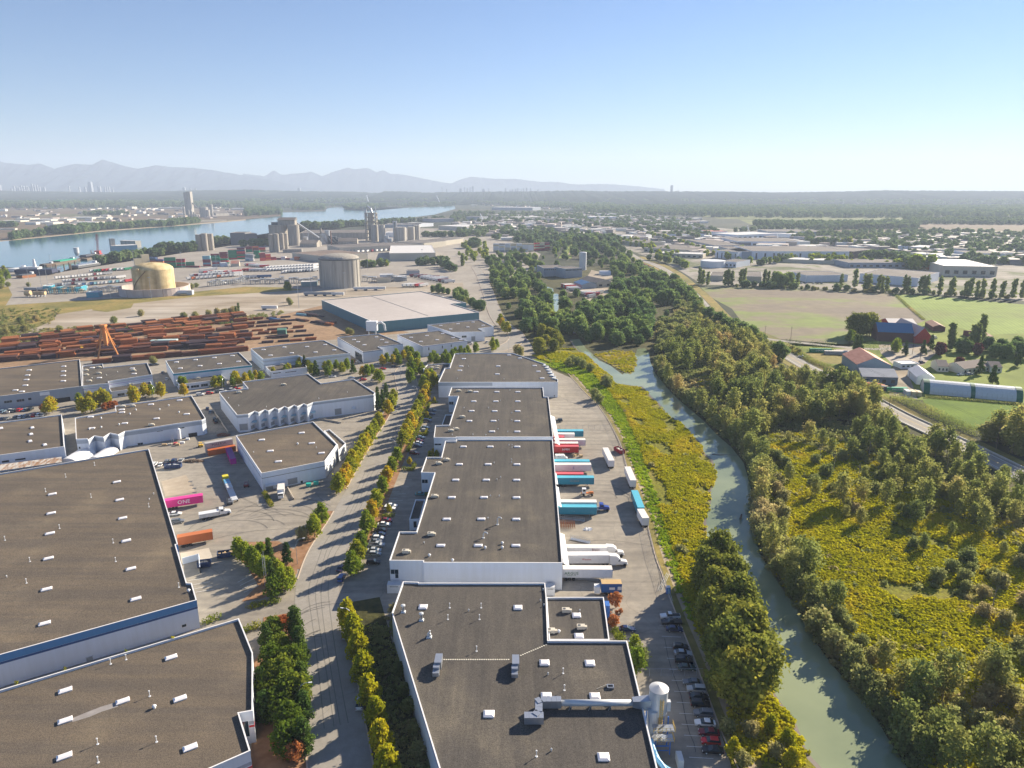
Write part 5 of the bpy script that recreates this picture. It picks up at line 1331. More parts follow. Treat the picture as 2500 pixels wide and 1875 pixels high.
cb = MB().box((p.x - 1.7,p.y - .3,2.1),(1.6,1.5,2.0)).build('cab',PM['white'],g,(p.x,p.y,0)); MB().box((p.x - 1.7,p.y - 1.06,2.4),(1.1,.04,.9)).build('window',GLASS,cb,(p.x,p.y,0))
MB().box((p.x + 1.3,p.y,1.3),(1.6,.9,.35)).build('fifth_wheel',PM['orange'],g,(p.x,p.y,0))
for dx in (-1.9,1.5):
 for sy in (-1,1): link('wheel',ME['tw'],g,(dx,sy * 1.0,.5))
p = q3(260,438,.8); o = car('van','white',p,0,'white cargo van with dark lettering between the boxes and the teal roofed trailer')
text_on('ARGUS',.5,INKD,o,(-1.1,-1.03,1.75),0)
# trailers left loose along the lot edge
for (xa,ya),(xb,yb),L,c,rc,lab in (((655,345),(712,462),15,TWH,TWR,'lone white trailer standing askew in the dock yard'),((856,516),(908,640),15,TWH,TWR,'white trailer parked along the trail, topmost of the three'),
          ((918,730),(978,885),16,TBLUE,TBLUL,'teal trailer parked along the trail between two white ones'),((972,897),(1020,980),12,TWH,TWR,'white trailer at the lower end of the trail row')):
 a,b = q3(xa,ya,4.05),q3(xb,yb,4.05); d = a - b; L = d.length
 trailer('semi_trailer',lab,a,math.atan2(d.y,d.x),L,c,rc)
# blue box truck by the ramp
a,b = q3(618,1555,4.0),q3(800,1555,4.0); L = (b - a).length
g = trailer('box_truck','blue box truck body with wooden roof and white signs beside the ramp',b,0,L,flat('truck_body_blue',(.01,.10,.34),.4),flat('plywood',(.52,.35,.16),.8),cat='truck')
MB().box((-L - 1.2,0,1.7),(1.7,2.1,2.2)).build('cab',PM['white'],g,(0,0,0)); MB().box((-L * .48,-1.36,2.5),(1.7,.03,.8)).box((-L * .1,-1.36,2.6),(1.3,.03,1.1)).build('signs',WHITE,g,(0,0,0))
# white sea containers by the gap between the long and the front warehouse
for q0,q1,lab in ((k7(176,1545),k7(300,1545),'white refrigerated box standing at the wall in the gap beside the front warehouse'),(k7(1592,1565),k7(1672,1560),'white storage box squeezed beside the front roof corner')):
 a,b = at(*q0,2.9),at(*q1,2.9); L = (b - a).length
 g = thing('storage_box',lab,'container',(a.x,a.y,.15)); MB().box((L / 2,-1.2,1.4),(L,2.4,2.8)).build('box',WHITE,g,(0,0,0)); MB().box((L / 2,-2.43,2.3),(L * .6,.04,.18)).build('louvre',DGREY,g,(0,0,0)); MB().box((L / 2,-1.2,2.84),(L + .05,2.45,.08)).build('roof',LGREY,g,(0,0,0))
def open_skip(label,p,rz,col,L=6.5,Wd=2.4,h=1.8,fill=None,group=None):
 g = thing('skip',label,'skip',(p[0],p[1],.16),rz)
 o1 = [(-L / 2,-Wd / 2),(L / 2,-Wd / 2),(L / 2,Wd / 2),(-L / 2,Wd / 2)]; i1 = inset([Vector(q) for q in o1],.08)
 m = MB(); m.ring(o1,i1,.2,h); m.box((0,0,.25),(L - .1,Wd - .1,.1))
 for k in range(8): 
  for sy in (-1,1): m.box((-L / 2 + (k + .5) * L / 8,sy * (Wd / 2 + .04),h / 2),(.1,.08,h - .3))
 m.build('body',col,g,(0,0,0)); MB().ring([(x * 1.02,y * 1.04) for x,y in o1],i1,h,h + .1).build('rim',col,g,(0,0,0))
 if fill:
  r = random.Random(3); f = MB()
  for _ in range(26): f.box((r.uniform(-L / 2 + .5,L / 2 - .5),r.uniform(-.8,.8),h * .8 + r.uniform(-.3,.15)),(r.uniform(.4,1.3),r.uniform(.3,.8),.2),r.uniform(0,3))
  tag(f.build('debris',fill,g,(0,0,0)),kind='stuff')
 return g
open_skip('dark red open skip by the dock yard fence',q3(782,370,.9),R(115),flat('skip_red',(.30,.01,.03),.5),6,fill=CREAM)
WOODM = flat('raw_wood',(.50,.36,.20),.8)
p5 = lambda x,y,z=0: at(*sh(x,y,350,1000),z)
open_skip('dark blue open skip filled with waste wood beside the autumn bushes',p5(775,1300,.9),R(16),flat('skip_blue',(.015,.04,.12),.5),7.5,fill=WOODM)
open_skip('dark blue skip with white debris behind the parked cars',p5(268,510,.9),R(8),flat('skip_blue',(.015,.04,.12),.5),7.0,fill=LGREY)
open_skip('dark blue compactor bin against the concrete dock wall',p5(548,1390,.9),R(14),flat('skip_blue',(.015,.04,.12),.5),4,fill=DGREY)
for x,y,lab in ((1487,680,'turquoise dumpster, the one nearer the loading door'),(1555,664,'turquoise dumpster with an open lid, the outer of the two')):
 q = p5(x,y,.7); g = thing('dumpster',lab,'dumpster',(q.x,q.y,.16),R(12)); TQ = flat('turquoise',(.02,.45,.36),.5)
 extr_ = MB(); extr(extr_,[(-1,.2),(1,.2),(1.05,1.5),(-1.05,1.2)],1.6); extr_.build('bin',TQ,g,(0,0,0)); MB().box((0,0,1.42),(1.9,1.5,.06)).build('lid',TQ,g,(0,0,0))
# pink, orange, grey and purple containers in the yard
PINK = flat('container_magenta',(.72,.02,.24),.45); PINKR = flat('container_magenta_roof',(.76,.05,.30),.5); ORNG = flat('container_orange',(.50,.13,.035),.5); GREYC = flat('container_grey',(.42,.40,.40),.6); PURP = flat('container_purple',(.50,.02,.30),.5)
a,b = p5(200,818,3.95),p5(533,768,3.95); d = b - a
trailer('container_trailer','magenta container trailer with big white ONE lettering',b,math.atan2(d.y,d.x),d.length + .5,PINK,PINKR,text='ONE',tcol=INKW,tsize=2.1,toff=0,container=True)
a,b = p5(318,1145,3.95),p5(620,1092,3.95); d = b - a
trailer('container_trailer','orange container trailer backed up to the largest warehouse',b,math.atan2(d.y,d.x),d.length + .5,ORNG,flat('container_orange_roof',(.56,.17,.05),.5),container=True)
def container(label,p,rz,L,col,z=.16,name='shipping_container',text=None,tcol=None,tsize=1.2,group=None,h=2.6,Wd=2.44,roofc=None,ribs=True):
 g = thing(name,label,'container',(p[0],p[1],z),rz,group)
 m = MB().box((0,0,h / 2),(L,Wd,h))
 if ribs:
  n = int(L / .8)
  for k in range(n):
   for sy in (-1,1): m.box((-L / 2 + (k + .5) * L / n,sy * (Wd / 2 + .02),h / 2),(.35,.05,h - .35))
 link('body',m.mesh('body',col),g)
 link('roof',MB().box((0,0,h + .02),(L + .02,Wd + .08,.04)).mesh('roof',roofc or col),g)
 if text: text_on(text,tsize,tcol,g,(0,-Wd / 2 - .07,h * .55),0)
 return g
a,b = p5(575,392,1.3),p5(835,345,1.3); d = b - a; an = math.atan2(d.y,d.x); c_ = (a + b) / 2
container('orange shipping container lying under the grey MAERSK one',c_,an,12.2,ORNG,text=None)
dn = Vector((-math.sin(an),math.cos(an)))
container('grey shipping container with dark MAERSK lettering stacked on the orange one',c_ + dn * 2.8 + Vector((-.6,0)),an,12.2,GREYC,z=2.7,text='MAERSK',tcol=INKD,tsize=1.75,roofc=flat('container_grey_roof',(.45,.43,.42),.6))
container('grey shipping container under the MAERSK one at the back of the stack',c_ + dn * 2.8 + Vector((-.6,0)),an,12.2,GREYC)
a,b = p5(765,345,2.6),p5(808,445,2.6); d = b - a
container('purple and pink shipping container standing across the end of the orange one',(a + b) / 2,math.atan2(d.y,d.x),max(6.1,d.length),PURP,roofc=flat('purple_roof',(.22,.02,.22),.5))
# tipper truck trailer in the shade, tank truck, box truck at dock, forklift
a,b = p5(745,640,1.3),p5(820,805,1.3); d = b - a; g = thing('flatbed_truck','flatbed truck with a yellow cab standing in the shade of the white warehouse','truck',(a.x,a.y,.16),math.atan2(d.y,d.x)); L = d.length
MB().box((L / 2 + 1,0,1.1),(L,2.4,.3)).build('flatbed',LGREY,g,(0,0,0))
for k in range(4): MB().box((1.6 + k * 2.6,0,1.7),(2.3,2.2,.9)).build('load',LBL if k < 2 else LGREY,g,(0,0,0))
cb = MB().box((-1.3,0,1.8),(2.4,2.4,2.5)).build('cab',flat('cab_yellow',(.75,.62,.02),.4),g,(0,0,0)); MB().box((-1.3,-1.22,2.3),(1.4,.04,.8)).build('window',GLASS,cb,(0,0,0))
for x in (-1.2,6.5,8.0,L):
 for sy in (-1,1): link('wheel',ME['tw'],g,(x,sy * 1.05,.5))
a,b = p5(500,955,1.8),p5(680,925,1.8); d = b - a
g = trailer('dump_trailer','silver open trailer of the truck with the white and orange nose',b,math.atan2(d.y,d.x),d.length,ALU,WHITE,zb=1.0,h=1.5)
p = p5(735,935,.5); g = tractor('truck_tractor','white truck tractor with an orange nose pulling the silver open trailer',p,math.atan2(d.y,d.x),PM['white'],sleeper=False)
p = p5(1252,735,2.0); g = trailer('box_truck','white box truck backed into the dock of the cut cornered warehouse',p + Vector((0,-2.2)),R(-75),6.2,TWH,TWR,cat='truck',h=2.6,zb=1.0)
MB().box((1.0,0,1.55),(1.8,2.1,2.1)).build('cab',PM['white'],g,(0,0,0)); MB().box((1.6,0,2.1),(.7,1.9,.7)).build('windshield',GLASS,g,(0,0,0))
def forklift(label,p,rz,col):
 g = thing('forklift',label,'forklift',(p[0],p[1],.16),rz)
 MB().box((-.4,0,.8),(2.0,1.3,.9)).build('body',col,g,(0,0,0)); MB().box((-.3,0,2.2),(1.3,1.2,.08)).box((.3,.55,1.6),(.08,.08,1.2)).box((.3,-.55,1.6),(.08,.08,1.2)).box((-.9,.55,1.6),(.08,.08,1.2)).box((-.9,-.55,1.6),(.08,.08,1.2)).build('cage',col,g,(0,0,0))
 MB().box((.75,.35,1.5),(.12,.12,2.8)).box((.75,-.35,1.5),(.12,.12,2.8)).build('mast',DGREY,g,(0,0,0)); MB().box((1.35,.3,.25),(1.2,.12,.06)).box((1.35,-.3,.25),(1.2,.12,.06)).build('forks',DGREY,g,(0,0,0))
 for x in (-1,.5):
  for sy in (-1,1): MB().cyl((x,sy * .6 - .12,.35),.35,.24,10,axis='y').build('wheel',BLACK,g,(0,0,0))
forklift('yellow forklift near the grey and orange container stack',p5(510,330,.5),R(200),YEL)
forklift('dark forklift with a white counterweight at the tail of the flatbed truck',p5(775,845,.5),R(190),PM['grey'])
forklift('small dark forklift in the shade beside the white warehouse wall',p5(935,690,.5),R(20),PM['dark_red'])
# dock approach slabs, ramps, wall by the enclosed court
RT = flat('ramp_concrete',(.50,.44,.36),.9)
sheet('loading_slab',[sh(x,y,350,1000) for x,y in [(330,1295),(590,1250),(625,1340),(345,1385)]],.2,RT)
sheet('loading_slab',[sh(x,y,350,1000) for x,y in [(160,650),(385,590),(470,745),(200,790)]],.2,ground('slab_concrete',[(.2,5,[(.3,(.34,.28,.21)),(.7,(.44,.37,.29))],1)],rows=(.24,104,.9,.5)))
for k,(x,y) in enumerate(((423,652),(436,684),(460,712),(463,748))):
 q = p5(x,y); tag(MB().box((q.x,q.y,.215),(1.6,.9,.02),R(14)).build('drain_grate',DGREY),'dark square drain grate in the pale dock ramps, %s' % ('topmost of four','second from the top','third from the top','nearest the magenta trailer')[k],'drain grate')
for lab,pts,h in (('low white concrete wall around the bin court of the largest warehouse',[(355,1395),(505,1355),(515,1475)],2.4),('thin low retaining wall beside the ramp of the cut cornered warehouse',[(1300,715),(1355,815)],1.0),('long thin barrier wall down the alley between the white warehouses',[(635,20),(765,215)],1.2),('thin ramp rail wall in front of the zigzag warehouse',[(1580,88),(1780,125)],.9)):
 ln = [p5(x,y) for x,y in pts]; tag(strip_mb(ln,.15,-.15,.1,h).build('retaining_wall',WALLW if h > 1.5 else RT),lab,'wall')
for x0,y0,x1,y1 in ((405,1545,565,1520),(430,1585,600,1555),(455,1620,620,1590),(470,1650,640,1622),(850,1560,975,1490),(870,1590,1000,1525),(890,1620,1020,1555),(905,1650,1040,1590),(1015,830,1075,815),(1025,850,1090,832),(1035,870,1100,852),(1045,890,1115,872),(1055,908,1130,890)):
 ln = [p5(x0,y0),p5(x1,y1)]; struct('line_marking',strip_mb(ln,.07,-.07,.225),PAINTW)
for i in range(7):
 a,b = p5(560 - 20 + i * 8,1440 + i * 32),p5(700 + i * 14,1408 + i * 30)
for k in range(8):
 y = 690 + 28 * k
 struct('line_marking',strip_mb([at(*sh(205 - k * 11,y,900,1000)),at(*sh(300 - k * 10,y,900,1000))],.06,-.06,.225),PAINTW)
# tyre marks, sealed cracks and bay lines
TYRE = flat('tyre_mark',(.10,.095,.09),.9); SEAL = flat('crack_seal',(.035,.035,.038),.7)
rt = random.Random(8)
def arc(cx,cy,r0,a0,a1,w,m,nm,z=.222):
 c = at(cx,cy); ln = [Vector((c.x + r0 * math.cos(R(a0 + (a1 - a0) * k / 14)),c.y + r0 * math.sin(R(a0 + (a1 - a0) * k / 14)))) for k in range(15)]; struct(nm,strip_mb(ln,w / 2,-w / 2,z),m)
for k in range(7): arc(800 + rt.uniform(-15,15),1540 + rt.uniform(-30,40),rt.uniform(6,16),rt.uniform(60,140),rt.uniform(200,290),.14,TYRE,'tyre_mark')
for k in range(10): arc(620 + rt.uniform(-80,80),1290 + rt.uniform(-30,30),rt.uniform(8,22),rt.uniform(20,90),rt.uniform(110,190),.16,TYRE,'tyre_mark')
for k in range(12): arc(1480 + rt.uniform(-30,40),1200 + rt.uniform(-130,200),rt.uniform(6,16),rt.uniform(-60,20),rt.uniform(50,130),.16,TYRE,'tyre_mark')
for k in range(4):
 ln = off_line(west[6:40],-4.2 - 1.7 * k - .3 * (k % 2)); struct('tyre_mark',strip_mb([p + Vector((.25 * math.sin(i * .5 + k),0)) for i,p in enumerate(ln)],.1,-.1,.172),flat('tyre_faint',(.175,.165,.15),.9))
for pts in ([(1478,1015),(1500,1060),(1520,1120),(1538,1180),(1560,1240),(1578,1290),(1590,1330),(1604,1380),(1615,1440)],[(1350,960),(1400,985),(1450,1000)],[(1420,1180),(1500,1190),(1565,1230)],[(1400,1330),(1480,1320),(1590,1335)],[(560,1200),(640,1240),(700,1260)],[(1620,1560),(1660,1700),(1700,1840)],[(1400,1090),(1470,1085),(1510,1090)],[(480,1330),(600,1300),(730,1290)]):
 ln = smooth_line([at(*q) for q in pts],5); struct('crack_seal',strip_mb([p + Vector((rt.uniform(-.3,.3),rt.uniform(-.3,.3))) for p in ln],.06,-.06,.224),SEAL)
for k in range(13):
 a = at(1655 + k * 7.2,1530 + k * 27); b = a + Vector((-5.2,.4)); struct('line_marking',strip_mb([a,b],.06,-.06,.225),PAINTW)
for k in range(22):
 y = 1003 + k * 17; x = 1098 - (y - 968) * .47; a = at(x - 25,y); struct('line_marking',strip_mb([a,a + Vector((5,.2))],.06,-.06,.225),PAINTW)
# small things on the dock yard
def bxs(lab,pts,m=CREAM,s=1.2):
 for i,(x,y) in enumerate(pts):
  q = q3(x,y,.5); tag(MB().box((q.x,q.y,.16 + s * .4),(s,s * .9,s * .8),rnd.uniform(0,1)).build('crate',m),lab % ('first','second','third','fourth','fifth')[i],'crate')
bxs('brown crate on the yard below the HMM trailer, the %s from the wall',[(245,398),(268,402),(380,415),(400,402),(437,420)],WOODM,1.3)
q = q3(498,1075,.2); mb = MB(); r_ = random.Random(5)
for k in range(9): mb.frustum((q.x + r_.uniform(-1.2,1.2),q.y + r_.uniform(-.8,.8),.16),(1.3,1.1),(.4,.3),r_.uniform(.2,.5),r_.uniform(0,3))
tag(mb.build('tarpaulin',WHITE),'crumpled white tarpaulin lying on the dock yard','tarpaulin')
rb = MB(); q = q3(300,1055,0)
for k in range(10):
 for j in range(5): rb.tube([(q.x - 4 + k * .8,q.y - 2 + j,.16),(q.x - 4 + k * .8,q.y - 2 + j,1.8)],.05,4)
for zz in (.6,1.2,1.8):
 for j in range(5): rb.tube([(q.x - 4,q.y - 2 + j,zz),(q.x + 3.2,q.y - 2 + j,zz)],.05,4)
tag(rb.build('steel_rack',flat('rust',(.30,.12,.05),.8)),'rusty open steel racking stored by the warehouse wall','rack')
for lab,pts in (('steel ramp railing above the rusty racking',[(232,985),(470,1010)]),('long steel ramp with rails beside the ARGUS trailer',[(285,1520),(600,1545)]),('steel railing above the Bison trailer',[(345,1170),(520,1210)])):
 a,b = [q3(x,y,.3) for x,y in pts]; g = thing('ramp_railing',lab,'railing',(a.x,a.y,.16)); n = 12
 pr = MB()
 for k in range(n + 1): 
  w = a.lerp(b,k / n)
  for dy in (0,1.4): pr.tube([(w.x,w.y + dy,.16),(w.x,w.y + dy,1.5)],.04,4)
 pr.build('posts',STEEL,g); ra = MB()
 for dy in (0,1.4):
  for zz in (.9,1.5): ra.tube([(a.x,a.y + dy,zz),(b.x,b.y + dy,zz)],.04,4)
 ra.build('rails',STEEL,g); strip_mb([a + Vector((0,.7)),b + Vector((0,.7))],.7,-.7,.3,.45).build('ramp_deck',STEEL,g)
q = at(*sh(1222,60,1300,1425),1.1); g = thing('portable_toilet','small blue portable toilet with a white roof by the trail','toilet',(q.x,q.y,.16)); MB().box((0,0,1.1),(1.2,1.2,2.2)).build('cabin',BLUEP,g,(0,0,0)); MB().frustum((0,0,2.2),(1.25,1.25),(.9,.9),.2).build('roof',WHITE,g,(0,0,0)); MB().box((0,-.62,1.05),(.7,.04,1.8)).build('door',LBL,g,(0,0,0))
# tank plant by the workshop wall
g = thing('gas_tank','upright white gas tank on a frame beside the workshop wall','tank',(*at(*sh(1618,1385,0,700)),.16)); MB().cyl((0,0,.8),.9,5.0,16).cyl((0,0,5.8),.9,.5,16,.3).build('vessel',WHITE,g,(0,0,0)); 
for k in range(3): MB().box((.8 * math.cos(k * 2.1),.8 * math.sin(k * 2.1),.4),(.15,.15,.8)).build('leg',STEEL,g,(0,0,0))
g = thing('pipe_manifold','pair of thin upright pipes with pallets around them beside the white gas tank','pipe stand',(*at(*sh(1558,1400,0,700)),.16))
for dx in (-.5,.3): MB().cyl((dx,0,0),.16,3.8,8).build('pipe',ALU,g,(0,0,0))
for i,(x,y) in enumerate(((1480,1432),(1530,1428),(1580,1420),(1640,1412),(1600,1430),(1690,1380))):
 q = at(*sh(x,y,0,700)); tag(MB().box((q.x,q.y,.6),(2.0 - .2 * (i % 3),1.2,.9),R(14)).build('pallet_load',(WOODM,RT,TREDL,WHITE,WOODM,WHITE)[i]),'%s pallet load by the workshop wall, %s from the alley side' % (('wood','beige','reddish','white','brown','pale')[i],('sixth','fifth','fourth','third','second','first')[i]),'pallet')
mb = MB(); q0 = at(*sh(1740,1575,0,700)); r_ = random.Random(9)
for k in range(160): 
 a = r_.uniform(0,6.28); rr = r_.random() ** .5; mb.box((q0.x + 4.8 * rr * math.cos(a),q0.y + 1.8 * rr * math.sin(a),.3 + .9 * (1 - rr)),(r_.uniform(.3,1.3),r_.uniform(.1,.4),.12),r_.uniform(0,3))
tag(mb.build('scrap_heap',flat('scrap',(.14,.09,.06),.9)),'long heap of brown scrap between the cars and the containers','heap',kind='stuff')
mb = MB(); q0 = at(*sh(2010,1340,0,700))
for k in range(90): 
 a = r_.uniform(0,6.28); rr = r_.random() ** .5; mb.box((q0.x + 3.5 * rr * math.cos(a),q0.y + 2 * rr * math.sin(a),.3 + 1.2 * (1 - rr)),(r_.uniform(.3,1.3),r_.uniform(.1,.4),.12),r_.uniform(0,3))
tag(mb.build('scrap_heap',flat('scrap_red',(.26,.09,.05),.9)),'small reddish scrap heap above the MAERSK container','heap',kind='stuff')
# quonset tents behind the largest warehouse
for x,y,w,lab in ((700,1560,200,'white arched storage tent beside the alley'),(930,1530,150,'white arched storage tent nearer the workshop')):
 c_ = at(*sh(x,y,0,700)); rr = w / 3.687 / 2 * 300 / F
 mb = MB(); n = 12; vs = []; L = 7
 for yy in (-L,L):
  for k in range(n + 1): a = math.pi * k / n; vs.append((c_.x + rr * math.cos(a),c_.y + yy,rr * .75 * math.sin(a)))
 mb.add(vs,[(k,k + 1,n + 2 + k,n + 1 + k) for k in range(n)] + [tuple(range(n + 1))])
 tag(mb.build('storage_tent',TWH),lab,'tent')
# street lamps
def lamp(label,base,rz,h=9.0):
 p = at(*base); g = thing('street_lamp',label,'street lamp',(p.x,p.y,.2),rz)
 MB().tube([(0,0,0),(0,0,h * .78),(.5,0,h * .93),(1.4,0,h),(2.4,0,h)],[.11,.08,.07,.06,.05],6).build('pole',STEEL,g,(0,0,0)); MB().box((2.7,0,h),(.8,.3,.14)).build('lamp_head',WHITE,g,(0,0,0))
lamp('curved street lamp at the yard entrance by the maple bed',sh(1387,1395,350,1000),R(20)); lamp('curved street lamp leaning over the road at the first yellow tree',sh(1335,490,500,1425),R(170)); lamp('street lamp on the east kerb by the autumn row',sh(250,440,900,1000),R(165)); lamp('street lamp at the bend before the dock office',sh(1182,600,850,860,9.217),R(80),8); lamp('curved street lamp by the second island tree',sh(1570,1110,850,860,9.217),R(170)); lamp('street lamp standing at the road below the forest',sh(893,590,1000,700),R(90)); lamp('street lamp in front of the turquoise banded office',sh(2008,935,0,700),R(90),7); lamp('street lamp between the conifers on the west side of the road',sh(868,1200,500,1425),R(10)); lamp('street lamp at the alley parking of the workshop',sh(1376,1000,0,700),R(90),6)
# flag poles in the maple bed
for k,(x,y) in enumerate(((1095,1590),(1118,1610),(1105,1560))):
 q = p5(x,y); tag(MB().cyl((q.x,q.y,.2),.07,11,6,.04).build('flag_pole',ALU),('tall bare flag pole in the maple bed nearest the parking bays','tall bare flag pole in the maple bed nearest the road','tall bare flag pole standing between its two neighbours')[k],'flag pole')
# fences
def fence(label,line,h=2.0,step=3.0,z=.16,wires=5):
 g = thing('chain_link_fence',label,'fence',(line[0].x,line[0].y,z)); pm = MB().cyl((0,0,0),.05,h,5).mesh('post',STEEL); pts = along(line,step)
 for p,a in pts[:290]: link('post',pm,g,(p.x - line[0].x,p.y - line[0].y,0))
 m = MB()
 for k in range(wires + 1): m.tube([(p.x,p.y,z + .15 + (h - .15) * k / wires) for p in line],.012 if k < wires else .04,3)
 m.build('wires',STEEL,g)
fence('long wire fence between the dock yard and the dirt trail',off_line(TR[4:62],-3.5),2.2)
a,b = q3(190,180,0),q3(690,180,0); fence('wire gate fence crossing the dock yard at the far trailers',[a,a.lerp(b,.5),b],2.2)
a,b = at(*k9(945,840)),at(*k9(1530,835)); fence('wire fence crossing the shaded car park by the front warehouse',[a,a.lerp(b,.5),b],2.2)
q = q3(1165,1590,0); tag(MB().tube([(q.x - 2,q.y - 3,.3),(q.x + 2.5,q.y + 5,1.9)],.06,4).tube([(q.x - 1.4,q.y - 3,.3),(q.x + 2.9,q.y + 5,1.6)],.06,4).tube([(q.x - .8,q.y - 3,.3),(q.x + 3.3,q.y + 5,1.4)],.06,4).build('long_pipes',STEEL),'three long steel pipes leaning on the trail fence','pipe')
# bridge over the slough
a,b = at(*sh(1430,425,1000,700)),at(*sh(1620,425,1000,700)); g = thing('footbridge','flat grey bridge across the head of the slough','bridge',(a.x,a.y,0))
MB().box(((a.x + b.x) / 2,a.y,1.0),(b.x - a.x,4.5,.5)).build('deck',CONC,g); 
for sy in (-1,1): MB().box(((a.x + b.x) / 2,a.y + sy * 2.2,1.75),(b.x - a.x,.12,1.0)).build('railing',STEEL,g)
for k in range(4): MB().box((a.x + (b.x - a.x) * (k + .5) / 4,a.y,.4),(.6,4.2,.8)).build('pier',CONC,g)
q = at(*sh(1507,385,1000,700)); tag(MB().box((q.x,q.y + 2,1.8),(5.5,3.5,3.2)).frustum((q.x,q.y + 2,3.4),(6,4),(5,3),.4).build('pump_house',CONC),'small concrete pump house behind the slough bridge','hut')
# ------------------------------------------------------------------ farther buildings
ROOFW = flat('white_roof_sheet',(.62,.60,.58),.6); ROOFB = flat('blue_roof_sheet',(.05,.15,.32),.5)
WALLT = wallmat('beige_wall',(.52,.48,.40)); WALLD = wallmat('grey_wall',(.36,.38,.42)); CONCW = ground('stained_concrete',[((.4,.4,.03),6,[(.35,(.27,.25,.22)),(.65,(.40,.37,.33))],1)],.9)
CONCL = ground('pale_stained_concrete',[((.25,.25,.015),6,[(.38,(.30,.285,.26)),(.6,(.44,.42,.385))],1)],.9)
def fb(name,label,a,b,depth,h,wall=WALLW,roof=FARROOF,cat=None,wins=0,wmat=GLASS,wh=(.35,.62),away=None,z=.1,ww=.5):
 A,B = at(*a),at(*b); e = (B - A).normalized(); n = Vector((-e.y,e.x)); n = n if n.y > 0 else -n
 P4 = [A,B,B + n * depth,A + n * depth]
 g,p,zr = building(name,label,cat or name.replace('_',' '),P4,h,wall=wall,roof=roof,world=True,pdep=.3)
 L = (B - A).length
 for k in range(wins):
  c = A.lerp(B,(k + .5) / wins); w = L / wins * ww
  MB().box((c.x - n.x * .05,c.y - n.y * .05,h * (wh[0] + wh[1]) / 2),(w,.12,h * (wh[1] - wh[0])),math.atan2(e.y,e.x)).build('window' if wmat is GLASS else 'door',wmat,g)
 return g
def gable(name,label,cat,a,b,depth,h,rh,wall,roof,axis='front',z=.1,wins=0,back=0):
 """a, b: ground ends of the front; ridge runs along the front ('front') or away ('away')"""
 A,B = at(*a),at(*b); e = (B - A).normalized(); n = Vector((-e.y,e.x)); n = n if n.y > 0 else -n
 A = A + n * back; B = B + n * back
 g = thing(name,label,cat,(A.x,A.y,0)); Cc,D = B + n * depth,A + n * depth; o = .5
 if axis == 'front': r0,r1 = (A + D) / 2,(B + Cc) / 2; ends = ((A,r0,D),(B,r1,Cc)); sl = ((A,B,r0,r1),(Cc,D,r1,r0))
 else: r0,r1 = (A + B) / 2,(D + Cc) / 2; ends = ((A,r0,B),(D,r1,Cc)); sl = ((D,A,r1,r0),(B,Cc,r0,r1))
 w = MB().prism(ccw([A,B,Cc,D]),0,h,False)
 for p,q,r in ends: w.add([(*p,h),(*q,rh - .1),(*r,h)],[(0,1,2)])
 w.build('wall',wall,g)
 for p,q,s0,s1 in sl:
  m_ = MB(); d1 = ((p - s0) if axis == 'front' else (p - s0)).normalized() * .4
  vs = [(p + d1),(q + d1),s1,s0]; zz = [h - .15,h - .15,rh,rh]
  m_.add([(*v,z_) for v,z_ in zip(vs,zz)] + [(*v,z_ - .15) for v,z_ in zip(vs,zz)],[(0,1,2,3),(7,6,5,4),(0,4,5,1),(1,5,6,2),(3,7,4,0)])
  m_.build('roof',roof,g)
 L = (B - A).length
 for k in range(wins):
  c = A.lerp(B,(k + .5) / wins); MB().box((c.x - n.x * .05,c.y - n.y * .05,h * .45),(L / wins * .4,.12,h * .4),math.atan2(e.y,e.x)).build('window',GLASS,g)
 return g
def cylthing(name,label,cat,base,r,ztop,m,dome=0,dm=None,n=28,extra=None):
 p = base if isinstance(base,Vector) else at(*base)
 g = thing(name,label,cat,(p.x,p.y,0)); MB().cyl((p.x,p.y,0),r,ztop,n,cap=False).build('shell',m,g,smooth=True)
 pr = [(r * 1.01,ztop),(r * 1.01,ztop + .4)] + [(r * math.cos(t),ztop + .4 + dome * math.sin(t)) for t in [math.pi / 2 * k / 6 for k in range(1,7)]]
 pr[-1] = (.01,pr[-1][1]); MB().lathe((p.x,p.y,0),pr,n).build('dome' if dome > 1 else 'roof',dm or m,g,smooth=dome > 1)
 return g
# the yellow gas tank in its round wall
YT = ground('stained_yellow',[((.12,.12,.012),6,[(.35,(.45,.34,.17)),(.6,(.66,.53,.31))],1),(.12,5,[(.35,(.8,.78,.72)),(.6,(1.08,1.08,1.05))],-1)],.8)
T = Vector((at(378,716).x,842)); T.x = (378 - 1250) / F * 842 * 1.0
g = cylthing('gas_tank','big round yellow stained gas tank inside a low pinkish ring wall','tank',T,22.5,28.3,YT,7.5)
MB().tube([(T.x + 22.9 * math.cos(a),T.y + 22.9 * math.sin(a),1 + 27 * k / 12) for k,a in enumerate([R(205 + 6 * k) for k in range(13)])],.45,5).build('stair',flat('rust_stair',(.16,.10,.05),.8),g)
MB().box((T.x - 6,T.y - 22,29.5),(3,3,3)).build('platform',YT,g)
PINKW = ground('pinkish_wall',[((.1,.1,.05),5,[(.35,(.50,.42,.40)),(.65,(.62,.55,.52))],1)],.9)
o_ = [(T.x + 38.5 * math.cos(a),T.y + 38.5 * math.sin(a)) for a in [2 * math.pi * k / 48 for k in range(48)]]; i_ = [(T.x + 37.8 * math.cos(a),T.y + 37.8 * math.sin(a)) for a in [2 * math.pi * k / 48 for k in range(48)]]
g = thing('ring_wall','low round pinkish concrete wall circling the yellow tank','wall',(T.x,T.y,0)); MB().ring(o_,i_,0,8.6).build('wall',PINKW,g); MB().ring(inset([Vector(q) for q in o_],-.3),inset([Vector(q) for q in i_],.3),8.6,9.0).build('coping',PINKW,g)
